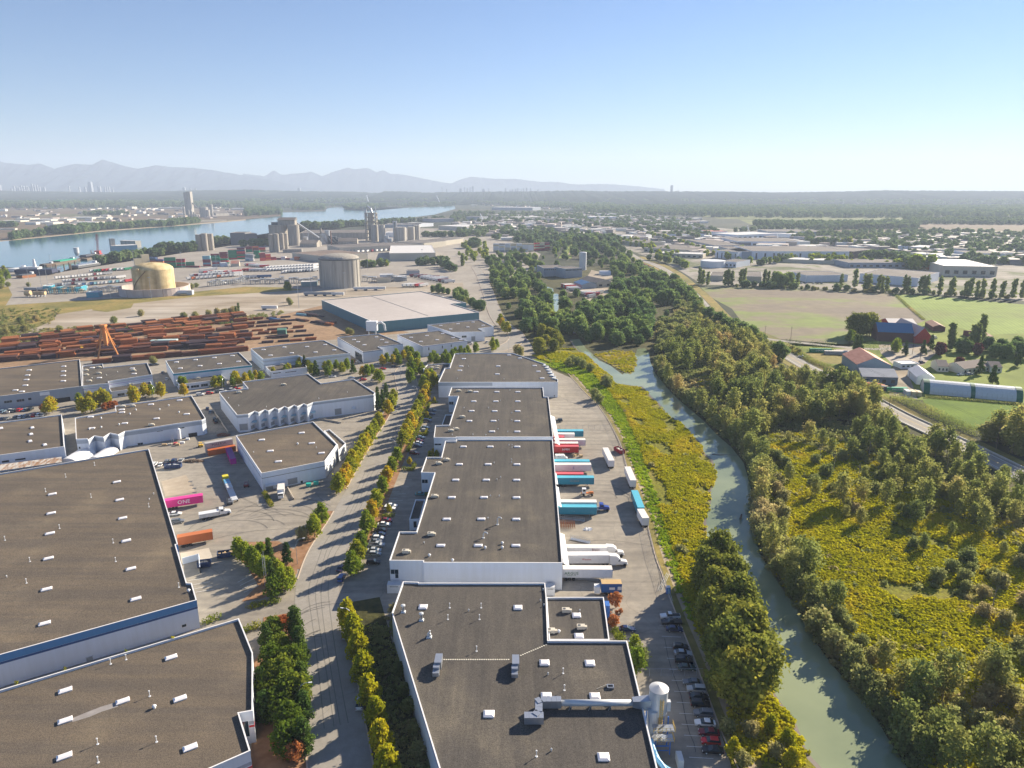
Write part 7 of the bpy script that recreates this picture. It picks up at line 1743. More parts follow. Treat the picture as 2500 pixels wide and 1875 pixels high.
# orange A-frame derrick
ORF = flat('derrick_orange',(.62,.24,.06),.6)
feet = [at(*sh(x,y,0,700)) for x,y in ((880,665),(1083,655),(866,575),(1045,545))]; c_ = sum(feet,Vector((0,0))) / 4; top_y = c_.y; zt = hz(sh(0,350,0,700)[1],c_.y)
g = thing('derrick','tall orange four legged frame crane in the steel yard','crane',(c_.x,c_.y,0))
for k,f in enumerate(feet): MB().tube([(f.x,f.y,0),((c_.x + f.x) / 2,(c_.y + f.y) / 2,zt * .5),(c_.x + (-1,1,-1,1)[k] * 1.0,c_.y + (-1,-1,1,1)[k] * .8,zt)],[.6,.6,.45],6).build('leg',ORF,g)
MB().box((c_.x,c_.y,zt),(4,3.5,1.4)).build('head',ORF,g); MB().tube([(c_.x - .3,c_.y,zt - 1),(c_.x,c_.y,zt * .72),(c_.x + .6,c_.y - 1,zt * .38)],[1.4,1.7,1.5],6).tube([(c_.x + .6,c_.y - 1,zt * .38),(c_.x - .6,c_.y - 2,7),],[.5,.4],5).tube([(c_.x + .6,c_.y - 1,zt * .38),(c_.x + 2.4,c_.y - 2,7)],[.5,.4],5).build('hanging_boom',ORF,g)
m = MB(); m.tube([(feet[2].x,feet[2].y,zt * .33),(feet[3].x,feet[3].y,zt * .33)],.35,5).tube([(feet[0].x * .7 + c_.x * .3,feet[0].y * .7 + c_.y * .3,zt * .3),(feet[1].x * .7 + c_.x * .3,feet[1].y * .7 + c_.y * .3,zt * .3)],.35,5); m.build('cross_beam',ORF,g)
# dust filter box on the strip window building
p = at(*sh(1325,262,550,750)); g = thing('dust_filter','white dust filter box with a big curved pipe behind the strip window building','filter',(p.x,p.y,0)); MB().box((0,0,9),(9,5,8)).build('box',WHITE,g,(0,0,0)); MB().box((-3,0,2.5),(.5,3,5)).box((3,0,2.5),(.5,3,5)).build('leg',STEEL,g,(0,0,0)); MB().tube([(4.5,0,11),(8,0,12),(10.5,0,10),(11,0,5)],.9,8).build('pipe',ALU,g,(0,0,0))
# clearing with sheds between the woods
fb('two_storey_hall','pale grey two storey hall with a row of high windows among the trees',z3(665,1215),z3(815,1205),30,13,WALLG,FARROOF,'hall',wins=12,wh=(.78,.9),ww=.7)
fb('two_storey_hall','lower wing of the two storey hall with a teal lean-to',z3(470,1200),z3(665,1195),40,12,WALLG,FARROOF,'hall',wins=10,wh=(.74,.86),ww=.7)
gable('farm_shed','blue roofed gabled workshop beside the pond','shed',z3(815,1310),z3(945,1305),30,5,8,WALLG,ROOFB,'away'); gable('farm_shed','wide grey roofed gabled workshop with two pale doors','shed',z3(945,1300),z3(1088,1290),42,6,10,WALLT,FARROOF,'away',wins=2); fb('shed','low red walled shed behind the small blue roofed workshop',z3(665,1310),z3(760,1305),14,5,flat('shed_red',(.40,.05,.05),.7),ROOFW,'shed')
for x0,x1,y,lab in ((970,1070,1182,'white arched tent in the clearing behind the gabled workshops'),(365,455,1150,'white flat tent at the edge of the forest clearing')):
 A,B = at(*z3(x0,y)),at(*z3(x1,y)); rr = 6; mb = MB(); nn_ = 10; vs = []
 for xx in (A.x,B.x):
  for k in range(nn_ + 1): a = math.pi * k / nn_; vs.append((xx,A.y + rr * math.cos(a),rr * math.sin(a)))
 mb.add(vs,[(k,k + 1,nn_ + 2 + k,nn_ + 1 + k) for k in range(nn_)] + [tuple(range(nn_ + 1)),tuple(range(2 * nn_ + 1,nn_,-1))]); tag(mb.build('storage_tent',TWH),lab,'tent')
traker(z3(690,1300),z3(760,1335),5,20,['white','grey','white','red'],'the clearing by the pond',31); traker(z3(830,1355),z3(920,1380),4,10,['white','white','red'],'the clearing beside the workshops',32); traker(z3(880,1400),z3(990,1350),3,50,['grey','maroon'],'the bare ground of the clearing',33)
cylthing('water_tank','slim white water tank tower rising out of the trees','tank',z3(820,1140),5.5,26,LGREY,1)
sheet('bare_ground',[z3(620,1330),z3(830,1250),z3(900,1140),z3(1080,1180),z3(1130,1290),z3(1000,1400),z3(880,1440),z3(820,1360)],.1,LOT)
sheet('grass_strip',[z3(600,1035),z3(690,925),z3(735,905),z3(720,1035)],.2,LAWN); a_ = [at(*z3(700,1010)),at(*z3(722,960)),at(*z3(728,930))]; struct('path',strip_mb(a_,3,-3,.22),TRAIL)
# --- business park east: (name, label, front a, front b, depth, height, wall, roof, windows)
z4 = lambda x,y: sh(x,y,1800,350)
for lab,a,b,d,h,wl,rf,wn in (
 ('very long blue and white warehouse front with dark upright strips',z4(130,1042),z4(1000,1046),120,14,WALLW,FARROOF,11),('dark stair end of the very long blue and white warehouse',z4(0,1040),z4(128,1040),120,13,WALLG,FARROOF,0),('dark brown end of the very long striped warehouse',z4(1040,1040),z4(1230,1015),90,13,flat('dark_brown',(.08,.05,.045),.8),FARROOF,0),
 ('white warehouse wing with slim dark strips beside the parking',z3(2012,1030),z3(2212,1045),100,13,WALLW,FARROOF,5),('long low white warehouse above the wooded verge',z3(1760,905),z3(2010,960),60,9,WALLG,FARROOF,8),('wide grey roofed warehouse beyond the striped one',z4(0,925),z4(560,925),120,10,WALLW,FARROOF,5),
 ('white box warehouse behind the poplar row with a plain wall',z4(1095,1245),z4(1620,1290),90,11,WALLW,FARROOF,0),('low white workshop with a line of parked cars',z4(620,1250),z4(990,1245),45,9,WALLW,FARROOF,0),('brown roofed shed beside the big broad tree',z4(80,1250),z4(215,1255),60,8,WALLT,FARROOF,0),
 ('glaring white roofed hall at the edge of the business park',z4(1845,1190),z4(2330,1200),110,14,WALLT,flat('bright_roof',(.80,.78,.74),.6),6),('long low hall with a turquoise cornice under the trees',z4(1000,1120),z4(1520,1120),60,8,WALLG,FARROOF,9),
 ('low grey warehouse between two tree belts',z3(1370,975),z3(1800,1000),110,8,WALLT,FARROOF,10),('white gabled row beside the highway',z3(1120,850),z3(1390,860),40,8,WALLW,FARROOF,6),('brown flat warehouse beside the highway bend',z3(1130,905),z3(1360,930),60,8,WALLT,FARROOF,0),('pale flat office by the white storage tank',z3(1510,1020),z3(1900,1035),40,7,WALLT,ROOFW,8),
 ('low white office behind the storage tank',z3(2070,1110),z3(2200,1120),50,9,WALLW,FARROOF,4),('brown roofed house block beside the poplars',z3(1960,1235),z3(2085,1240),45,7,WALLT,FARROOF,0),
 ('long white shed near the wood edge',z3(880,690),z3(1130,690),90,12,WALLW,ROOFW,0),('dark roofed shed near the first white shed',z3(850,715),z3(1000,715),60,9,WALLD,FARROOF,0),('long low shed in the far town',z3(1400,750),z3(1610,760),60,9,WALLD,ROOFW,0),('grey shed beyond the town trees',z3(1610,770),z3(1760,775),70,10,WALLG,FARROOF,0),
 ('broad brown roofed warehouse in the far town',z3(1530,850),z3(1930,845),140,9,WALLW,FARROOF,0),('white block with red roofed neighbour in the far town',z3(1930,835),z3(2120,835),60,12,WALLW,flat('far_red_roof',(.45,.14,.10),.8),0),('grey warehouse behind the tree tops in the far town',z3(240,695),z3(480,690),90,12,WALLT,ROOFW,0),('long grey warehouse of the inner town',z3(560,715),z3(780,710),90,12,WALLD,FARROOF,0),('big dark warehouse on the skyline side of the town',z3(0,600),z3(370,605),120,16,WALLG,ROOFW,0),
 ('small white box near the sharp conifers',z3(300,745),z3(370,745),40,8,WALLW,ROOFW,0),('low pale row of sheds in the far town',z3(0,660),z3(230,665),60,8,WALLT,ROOFW,0),('long grey blue warehouse across the bog',z4(270,835),z4(780,838),110,12,WALLG,FARROOF,0),('white factory with a small steam plume',z4(0,870),z4(360,855),90,12,WALLW,ROOFW,8),('pale warehouse at the bog edge',z4(480,850),z4(650,840),60,9,WALLW,ROOFW,0),
 ('blue grey warehouse with pale top in the far business park',z4(680,895),z4(1010,890),80,10,WALLG,FARROOF,0),('long low grey warehouse in the far business park',z4(1020,910),z4(1240,905),60,9,WALLG,FARROOF,0),('white roofed hall under tall dark trees',z4(1415,960),z4(1535,965),60,9,WALLW,ROOFW,0),('grey hall with a white roof beside it',z4(1540,975),z4(1710,985),60,10,WALLD,ROOFW,0),('wide grey hall near the frame edge',z4(1900,990),z4(2060,1000),70,10,WALLD,FARROOF,0),('very long pale barn at the field edge',z4(2070,880),z4(2500,885),50,9,WALLG,FARROOF,0),('pale hall at the edge of the field in the haze',z4(2070,1045),z4(2400,1050),60,11,WALLW,FARROOF,0),('grey hall behind the autumn maples',z4(1560,1060),z4(1960,1060),30,7,WALLW,ROOFW,0),('wide concrete hall at the middle of the park',z4(350,1070),z4(880,1090),40,6,WALLT,ROOFW,0)):
 fb('far_warehouse',lab,a,b,d,h,wl,rf,'warehouse',wins=wn,wh=(.0,.75) if 'strips' in lab else (.2,.55),ww=.18 if 'strips' in lab else .5)
cylthing('storage_tank','broad white storage tank beside the highway','tank',z3(1990,1110),19,9.5,WHITE,.5)
# --- far bank
for k,(x0,x1,y,d,h) in enumerate(((140,270,690,60,6),(275,460,700,90,6),(510,605,695,60,6),(610,830,683,80,7),(830,960,680,50,6),(290,480,728,60,6),(500,600,748,50,6),(640,860,726,60,6),(0,185,707,50,5),(830,870,760,20,8),(0,135,778,12,4),(1150,1190,590,60,12),(1270,1320,600,50,9),(1420,1520,590,60,8),(1520,1640,590,60,8),(2080,2212,600,80,9))):
 fb('greenhouse','long pale shed across the river, %s counted from the near end' % ORD[k],z1(x0,y),z1(x1,y),d,h,flat('greenhouse_wall',(.58,.55,.47),.6),flat('greenhouse_roof',(.50,.50,.50),.5) if k % 2 else flat('greenhouse_roof_warm',(.62,.58,.48),.5),'greenhouse')
p = at(*z1(1712,640)); w = 58 / 3.687 * p.y * 1.0 / F; h = hz(z1(0,440)[1],p.y); g = thing('cement_tower','tallest concrete tower of the cement works across the river','tower',(p.x,p.y,0)); MB().box((0,0,h / 2),(w,w * .8,h)).build('shaft',CONCL,g,(0,0,0)); MB().box((w * .2,0,h + 1.5),(w * .6,w * .8,3)).build('cap',CONCW,g,(0,0,0)); MB().box((-w * .3,-w * .42,h * .5),(w * .12,1,h * .9)).box((w * .1,-w * .42,h * .5),(w * .1,1,h * .9)).build('dark_strip',CONCW,g,(0,0,0))
MB().tube([(w * .4,0,h * .55),(w * 1.3,-4,h * .3),(w * 1.9,-4,h * .2)],3,5).build('duct',CONCL,g,(0,0,0))
for i,(x,yt,yb,w_) in enumerate(((1660,570,650,18),(1700,600,665,20),(1725,595,668,18),(1750,620,670,18),(1840,575,665,70),(1872,600,665,40),(1908,550,660,28),(1770,640,690,20))):
 q = z1(x,yb); cem(q[0],q[1],z1(x,yt)[1],w_ / 3.687,'concrete silo of the far cement works, %s from its tower' % ('first','second','third','fourth','widest','sixth','tallest','lowest')[i],CONCL)
gable('far_shed','pale gabled store beside the far cement works','shed',z1(1945,655),z1(2065,650),50,12,22,CONCL,FARROOF,'front'); fb('far_dock','low dock platform under the far cement works',z1(1750,712),z1(2040,700),20,5,CONCW,CONCW,'wharf')
# scattered small town houses and sheds in the haze, too far to tell apart: one object for each colour
def town(name,polys,n,m,seed,s0=8,s1=40,h0=4,h1=10):
 r = random.Random(seed); mb = MB()
 for poly,k in polys:
  for p in scatter(poly,k,r): mb.box((p.x,p.y,r.uniform(h0,h1) / 2),(r.uniform(s0,s1),r.uniform(s0,s1),r.uniform(h0,h1)),r.uniform(-.4,.4))
 tag(mb.build(name,m),'distant scatter of small buildings','town',kind='stuff')
E_ = [(1180,530),(1420,520),(1700,535),(1740,560),(1500,590),(1330,560)]; Wt = [(2150,570),(2500,572),(2700,600),(2700,650),(2300,640),(2130,600)]; Nn = [(600,490),(1100,484),(1500,500),(1500,522),(1120,500),(800,500)]; Lf = [(0,505),(600,503),(640,520),(460,545),(100,560),(0,530)]; Hh = [(-200,478),(1100,476),(1200,495),(0,500)]
Br = [(1100,545),(1240,540),(1330,560),(1250,590),(1140,570)]
for k,(c,sd) in enumerate((((.66,.65,.62),1),((.22,.2,.2),2),((.45,.38,.34),3))):
 town('town',[(E_,170),(Wt,170),(Nn,170),(Lf,60),(Br,30),([(1500,575),(1650,570),(2300,600),(2300,630),(1700,625)],60)],0,flat('town_%d' % k,c,.7),sd)
town('town',[(Hh,240),([(1200,480),(2500,482),(2500,500),(1200,500)],30)],0,flat('town_far',(.62,.6,.56),.7),9,14,60,6,14)
# towers on the skyline
r = random.Random(31)
def skyl(pts,Y,lab,grp):
 for k,(x,yt,w) in enumerate(pts):
  h = max(30,hz(yt,Y) + 0); ww = w * Y * .966 / F; X = (x - 1250) / F * Y * .966
  o = MB().box((X,Y,h / 2),(ww,ww,h)).box((X,Y,h + 2),(ww * .5,ww * .5,4)).build('tower_block',TOWERM); tag(o,lab + (', %s from the river side' % ORD[k] if len(pts) > 1 else ''),'tower block',grp)
TOWERM = flat('tower_glass',(.30,.33,.38),.5)
skyl([((x / 3.687),350 + y / 3.687,w / 3.687) for x,y,w in ((8,375,20),(110,405,14),(135,385,14),(160,392,12),(178,395,12),(200,380,12),(222,385,14),(245,388,12),(262,392,10),(285,390,12),(300,362,12),(322,372,12),(345,378,12),(365,392,12),(390,400,12),(408,398,14),(630,385,10),(722,395,12),(775,395,12),(800,392,10),(825,348,28),(890,388,12),(905,390,16),(950,390,10),(970,390,10),(990,392,10),(1020,405,10),(1662,398,22),(1720,400,10),(1765,402,10))],9000,'hazy tower block on the far skyline below the mountains','towers below the mountains')
skyl([(600 + x / 3.687,350 + y / 3.687,w / 3.687) for x,y,w in ((290,450,14),(352,430,22),(440,455,12),(483,402,22),(1768,392,6),(1810,412,10),(1935,408,24),(1970,395,10),(1995,405,12),(2020,398,12),(2045,390,16),(2140,412,26),(2188,408,6))],9200,'faint tower block on the middle skyline','towers on the middle skyline')
skyl([(1200 + x / 3.687,350 + y / 3.687,w / 3.687) for x,y,w in ((126,402,12),(165,418,14),(190,415,18),(215,412,14),(235,406,14),(268,415,10),(290,408,14),(315,402,14),(352,406,12),(418,416,14),(1680,424,12))],9600,'small tower block standing on the wooded ridge','towers on the wooded ridge')
skyl([(1200 + 1619 / 3.687,350 + 378 / 3.687,20 / 3.687)],8600,'lone dark tower on the wooded ridge above the fields','lone ridge tower')
# smoke plumes
SMK = flat('steam',(.85,.86,.9),1.0)
for k,(f,x,y,lab) in enumerate(((z2,1745,500,'small white steam plume over the far river'),(z2,1105,500,'thin white steam plume beside the river bend'),(z2,2135,660,'white steam plume beyond the pale warehouse'),(z4,365,840,'white steam plume over the bright factory'),(z4,110,770,'thin steam plume left of the bog'))):
 p = at(f(x,y)[0],f(x,y)[1] + 12); m_ = MB(); s_ = p.y / 6500
 for j in range(7): m_.lathe((p.x - j * 4 * s_ * (.5 if k in (1,3) else 1),p.y,(12 + j * 9) * s_),[(.1,-6 * s_),(4 * s_,-3 * s_),(5 * s_,0),(3.5 * s_,4 * s_),(.1,6 * s_)],8)
 o = m_.build('steam_plume',SMK,None,None,True); tag(o,lab,'steam',kind='stuff')
# transmission towers
pm = MB()
for sx in (-1,1): pm.tube([(sx * 6,0,0),(sx * 1.2,0,45),(0,0,56)],.5,3)
for z in (30,38,46): pm.tube([(-9,0,z),(9,0,z)],.5,3)
pme = pm.mesh('pylon',STEEL)
for f,x,y in ((z2,2050,580),(z2,1015,500),(z3,355,560),(z4,655,600),(z4,945,590),(z4,1145,600)):
 p = at(*f(x,y)); o = link('pylon',pme,None,(p.x,p.y,0)); tag(o,'thin lattice pylon far off in the haze, %s' % {2050: 'above the pale warehouse',1015: 'over the river bend',355: 'under the ridge towers',655: 'first over the bog',945: 'second over the bog',1145: 'third over the bog'}[x],'pylon','pylons in the haze')
# ------------------------------------------------------------------ farm
z5 = lambda x,y: sh(x,y,1900,700)
REDB = ground('barn_red',[((2,2,.2),3,[(.3,(.36,.03,.03)),(.7,(.48,.06,.05))],1)],.8); BRNW = flat('barn_brown',(.12,.05,.05),.9)
RIBP = ground('pink_tin',[((.15,.15,1),5,[(.35,(.46,.19,.13)),(.65,(.58,.28,.20))],1)],.7,rows=(.5,20,.88,0)); RIBG = ground('grey_tin',[((.15,.15,1),5,[(.35,(.36,.38,.42)),(.65,(.48,.49,.52))],1)],.6,rows=(.5,20,.88,0))
g = gable('barn','big dark barn with a blue metal roof beside the broad tree','barn',z5(885,490),z5(1210,505),20,8,14,BRNW,flat('barn_blue_roof',(.03,.16,.30),.5),'front')
gable('barn','red barn with a pale roof and a gambrel front behind the blue roofed one','barn',z5(1225,512),z5(1368,515),45,6,13,REDB,flat('pale_pink_tin',(.56,.40,.38),.6),'away')
gable('barn','pale tin roofed shed at the back of the red barn','barn',z5(1000,420),z5(1250,425),25,7,11,REDB,flat('pale_tin',(.55,.52,.52),.6),'front')
gable('cow_shed','rusty roofed low shed behind the poplars','shed',z5(1390,400),z5(1500,405),25,4,6,BRNW,flat('rusty_tin',(.30,.15,.10),.8),'away')
gable('cow_shed','low red roofed shed further behind the poplars','shed',z5(1830,490),z5(1930,490),25,4,6,BRNW,flat('rusty_tin',(.30,.15,.10),.8),'front')
gable('packing_shed','long shed with a faded pink metal roof beside the highway','shed',z5(700,790),z5(1005,800),32,7,12,flat('shed_blue_grey',(.25,.32,.38),.7),RIBP,'away')
gable('packing_shed','grey tin roofed shed in front of the pink roofed one','shed',z5(745,880),z5(1070,890),16,5.5,9,flat('shed_blue_dark',(.10,.15,.22),.7),RIBG,'front',wins=4)
gable('packing_shed','white roofed gabled shed at the head of the long greenhouse','shed',z5(1240,880),z5(1400,890),22,5,8,WHITE,flat('pale_tin2',(.60,.60,.62),.6),'away')
gable('packing_shed','small shed with a red brown and grey patched roof','shed',z5(1175,820),z5(1250,830),16,4,6.5,BRNW,flat('patched_tin',(.34,.20,.16),.8),'away')
fb('bungalow','small white flat roofed bungalow in the farmyard',z5(1105,740),z5(1265,735),9,3.6,WHITE,flat('white_roof2',(.74,.72,.72),.6),'house',wins=4)
gable('house','cream house with a hipped roof among the dark trees','house',z5(1430,765),z5(1530,770),14,4,7,CREAM,flat('tan_shingle',(.30,.24,.20),.9),'front',wins=3)
gable('house','long low house with pale cars in front behind the purple tree','house',z5(1660,790),z5(1900,760),14,4,7,CREAM,flat('brown_shingle',(.20,.16,.15),.9),'front',wins=6)
gable('house','low brown roofed house at the lawn edge by the frame side','house',z5(1900,770),z5(2010,775),12,4,6.5,CREAM,flat('brown_shingle',(.20,.16,.15),.9),'front',wins=2)
container('green shipping container behind the hedge of the farm lane',at(*z5(378,590)),R(-5),16,CM['green'],text='EVERGREEN',tcol=INKW,tsize=1.4)
container('pale grey trailer box end to end with the green container',at(*z5(525,610)),R(-5),18,CM['grey'],roofc=TWR)
container('green shipping container by the grey tin roofed shed',at(*z5(1062,945)),R(-4),12,flat('cont_bright_green',(.0,.30,.15),.5),text='EVERGREEN',tcol=INKW,tsize=1.1)
for k,(x,y,c) in enumerate(((820,890,'white'),(850,905,'orange'),(880,915,'orange'),(905,925,'cream'),(940,935,'navy'),(1155,970,'white'),(1205,975,'cream'),(1255,978,'cream'))):
 container('%s container in the farm row, %s' % (c,('topmost by the shed','second','third','fourth','last with dark side','first by the greenhouse','second by the greenhouse','nearest the greenhouse')[k]),at(*z5(x,y)),R(80 if k > 4 else 150),6.1 if k > 4 else 9,CM[c],ribs=False)
GHM = flat('greenhouse_film',(.62,.64,.66),.35); GHG = flat('greenhouse_green',(.01,.14,.08),.6)
A,B = at(*z5(1310,965)),at(*z5(2195,1045)); e = (B - A); L = e.length; e.normalize(); nn = Vector((-e.y,e.x)); rr = 7.5
g = thing('tunnel_greenhouse','long white tunnel greenhouse with dark green bands at the ends and middle','greenhouse',(A.x,A.y,0)); A = A + nn * rr; nseg = 20
def hoop(s,r_): return [(*(A + e * s + nn * r_ * -math.cos(math.pi * k / 12)),.2 + r_ * .95 * math.sin(math.pi * k / 12)) for k in range(13)]
for i in range(nseg):
 s0,s1 = L * i / nseg,L * (i + .985) / nseg; m = MB(); m.add(hoop(s0,rr) + hoop(s1,rr),[(k,13 + k,14 + k,k + 1) for k in range(12)]); m.build('film_bay',GHM,g)
for s0,s1 in ((-.3,3.0),(L * .485,L * .53),(L - 3.0,L + .3)): m = MB(); m.add(hoop(s0,rr + .12) + hoop(s1,rr + .12),[(k,13 + k,14 + k,k + 1) for k in range(12)]); m.build('green_band',GHG,g)
MB().add(hoop(0,rr),[tuple(range(13))]).build('end_wall',GHM,g); MB().add(hoop(L,rr),[tuple(range(12,-1,-1))]).build('end_wall',GHM,g)
for x,y,kd,co,lab in ((1640,800,'sedan','white','white car before the long low house'),(1720,795,'suv','silver','silver car before the long low house'),(1750,770,'sedan','grey','grey car before the long low house'),(660,650,'suv','white','white van by the hedge of the pink roofed shed'),(1290,690,'suv','navy','dark car beside the white bungalow'),(1400,470,'van','white','white van beside the red barn')):
 car(kd,co,at(*z5(x,y)),R(10),lab,full=False)
p = at(*sh(1690,640,1500,700)); car('pickup','white',p,R(-35),'white pickup with a raised boom driving on the highway'); car('suv','silver',at(*sh(1290,490,1500,700)),R(-60),'silver car waiting at the farm lane junction')
# utility poles with wires along the highway
pp = MB().cyl((0,0,0),.16,12,6,.1).box((0,0,11),(2.4,.12,.14)).mesh('pole',flat('pole_wood',(.14,.10,.08),.9)); prev = None; k_ = 0
for (x,y) in (z5(1985,1440),z5(1955,1480),z5(985,1170),z5(1205,610),z5(1275,665),z5(110,490),sh(1585,490,1500,700),sh(1350,480,1500,700)):
 if k_ == 0: k_ += 1; continue
 p = at(x,y); o = link('utility_pole',pp,None,(p.x,p.y,.1),R(35)); tag(o,'wooden utility pole %s' % ('at the bush by the lower highway','beside the highway barrier below the green container','in front of the red barn','beside the farmyard bungalow','at the ploughed field corner by the small hedge','at the lane by the ploughed field','at the highway junction by the ploughed field')[k_ - 1],'utility pole'); k_ += 1
wl = off_line(HW[1:34],-14.5)
for k,dz in enumerate((10.6,11.4)): tag(MB().tube([(p.x,p.y,dz - .5 * math.sin(i * 1.2) ** 2) for i,p in enumerate(wl)],.035,3).build('power_line',BLACK),('lower' if k == 0 else 'upper') + ' power line strung along the highway','power line')
# ------------------------------------------------------------------ trees and plants
def row(kind,pts,lab,name='street_tree',s=1.0,grp=None,jit=.12,cat='tree',z=.2):
 for i,q in enumerate(pts):
  k = kind[i % len(kind)] if isinstance(kind,(list,tuple)) else kind
  p = at(*q) if not isinstance(q,Vector) else q
  plant(k,p,name,lab % ORD[i],cat,grp,s * rnd.uniform(1 - jit,1 + jit),z=z)
g35 = lambda x,y: sh(x,y,350,1000)
row('yellow',[(852,1535),(864,1566),(876,1612),(888,1664),(901,1722),(917,1778),(932,1840),(948,1905)],'%s bright yellow green tree of the east kerb row, down from the junction',s=1.0,jit=.06)
row(['streetg','street','streetg'],[(862,1405),(872,1372),(882,1345),(897,1300),(909,1270),(920,1242),(935,1205),(946,1180),(958,1155),(970,1130)],'%s green tree of the east kerb row, counted up from the junction',s=.95)
row('street',[(985,1092),(991,1078),(997,1064),(1003,1050),(1009,1037),(1015,1024),(1021,1011),(1028,998),(1034,986),(1040,975),(1043,962)],'%s orange tinged tree of the dense autumn row, from its lower end',s=1.1)
row('street',[(828,1205),(838,1190),(846,1176),(855,1162),(863,1148),(871,1135),(879,1122),(887,1108),(894,1096),(901,1084),(908,1072),(914,1062)],'%s golden tree of the west kerb row beside the cut cornered warehouse',s=1.05)
row('street',[(926,1047)],'%s lone golden tree at the zigzag warehouse drive')
row('streetg',[(768,1312),(786,1280)],'%s green tree of the pair on the mulch strip at the yard entrance',s=1.0)
plant('willow',at(740,1318),'shrub','wide dark green bush beside the pair of trees at the yard entrance','bush',None,.75)
row(['street','streetg'],[(948,1013),(957,998),(962,982)],'%s golden tree at the road side of the zigzag warehouse',s=1.0)
row('conifer',[(925,1005),(934,992),(943,975),(922,985)],'%s dark conifer at the corner of the zigzag warehouse',name='conifer_tree',s=.9)
row(['streetg','streetg','street'],[(1002,935),(1010,922),(1020,905),(1005,905),(1030,918),(1042,940),(1052,935),(1035,950),(1060,945),(1018,888),(1005,880)],'%s green and gold tree of the clump inside the road bend',s=1.15)
row(['street','streetg'],[(934,893),(945,888),(960,890),(968,880),(985,878),(995,873),(1000,885),(975,892)],'%s autumn tree in front of the strip window building',s=.95)
row('streetg',[(1052,888),(1060,882),(1068,892),(1082,888),(1095,890),(1088,878),(1112,874),(1125,872),(1135,876),(1142,868),(1105,882)],'%s tree of the green row above the sawtooth sided warehouse',s=.95)
row(['streetg','conifer','street','streetg','streetg','street'],[(763,915),(772,918),(795,908),(805,912),(822,905),(835,912),(848,905),(862,912),(885,920),(897,920),(908,916),(923,932),(928,935),(745,905),(733,900),(800,920)],'%s tree of the mixed belt behind the zigzag warehouse',s=.95)
row(['street','streetg'],[(580,935),(612,932),(625,928),(638,932),(668,918),(698,915),(705,912),(730,908),(753,905),(570,945),(600,940)],'%s small golden tree before the stepped warehouse',s=.85)
row('street',[(205,1010),(222,1008),(262,990),(252,988),(240,992),(222,990),(325,978),(332,985),(355,972),(395,970),(450,968),(528,950),(575,942),(120,1012),(128,1008)],'%s full golden tree along the side street',s=1.1)
row('streetg',[(444,948),(452,950),(540,948),(370,968),(195,988)],'%s green tree along the side street parking',s=.9)
row('red',[(108,1005),(258,1003),(270,1000),(280,998),(862,890),(755,898)],'%s reddish ornamental tree by the side street',name='ornamental_tree',s=.9)
row('street',[(1222,795),(1230,808),(1238,815),(1226,800)],'%s narrow green gold tree at the kerb below the huge warehouse',s=1.2)
row('streetg',[(1205,858),(1212,852),(1203,848),(1162,862)],'%s dark green tree on the island before the north warehouse',s=1.0)
row('pine',[(655,1590),(640,1700),(648,1765),(722,1555),(733,1612),(738,1690),(742,1765),(745,1840)],'%s dark pine of the thick belt beside the front left warehouse',name='conifer_tree',s=.9)
row('belt',[(672,1575),(690,1620),(708,1655),(690,1700),(712,1735),(680,1760),(708,1800),(664,1650),(655,1725),(728,1655),(700,1850),(735,1730)],'%s full round green tree of the belt by the road',s=1.0)
row('red',[(690,1545),(690,1845),(718,1862)],'%s rusty orange bush of the pine belt',name='shrub',s=1.0,cat='bush')
row('conifer',[(702,1380),(660,1380),(665,1430)],'%s dark pine of the bed by the yard entrance',name='conifer_tree',s=.85)
row('streetg',[(618,1385),(640,1375),(600,1372),(708,1438),(690,1450),(668,1462),(650,1410),(630,1400),(680,1420),(584,1365)],'%s yellow green tree of the bed by the yard entrance',s=.95)
row('red',[(1503,1485)],'%s thin pale orange tree at the corner of the front annex',name='ornamental_tree',s=1.05)
row('redshrub',[(1496,1530)],'%s round bright orange bush beside the front annex',name='shrub',s=1.5,cat='bush')
row('gshrub',[(1502,1548),(1512,1562)],'%s yellow bush below the round orange one',name='shrub',s=1.2,cat='bush')
row('redshrub',[(1515,1498),(1505,1500)],'%s small shrub in the bed under the pale orange tree',name='shrub',s=.5,cat='bush')
row(['streetg','willow'],[(1548,1600),(1560,1620),(1555,1640)],'%s dark shaded tree between the front warehouse and the car park',s=.8)
row('street',[(1060,983),(1043,1020)],'%s small orange island tree in the shaded parking row',name='ornamental_tree',s=.42)
row('street',[(1000,1136),(950,1252),(1058,1112),(1066,1118),(1050,1118)],'%s low golden shrub tree on a parking island',name='shrub',s=.42,cat='bush')
row('gshrub',[(1066,1225),(1050,1200),(1040,1210)],'%s bush against the entrance wing of the longest warehouse',name='shrub',s=.9,cat='bush')
row('willow',[(880,1600),(965,1500),(970,1520),(1010,1800),(1000,1740),(985,1700),(975,1650),(1020,1850)],'%s dark undergrowth bush in the shade of the front warehouse',name='shrub',s=.55,cat='bush')
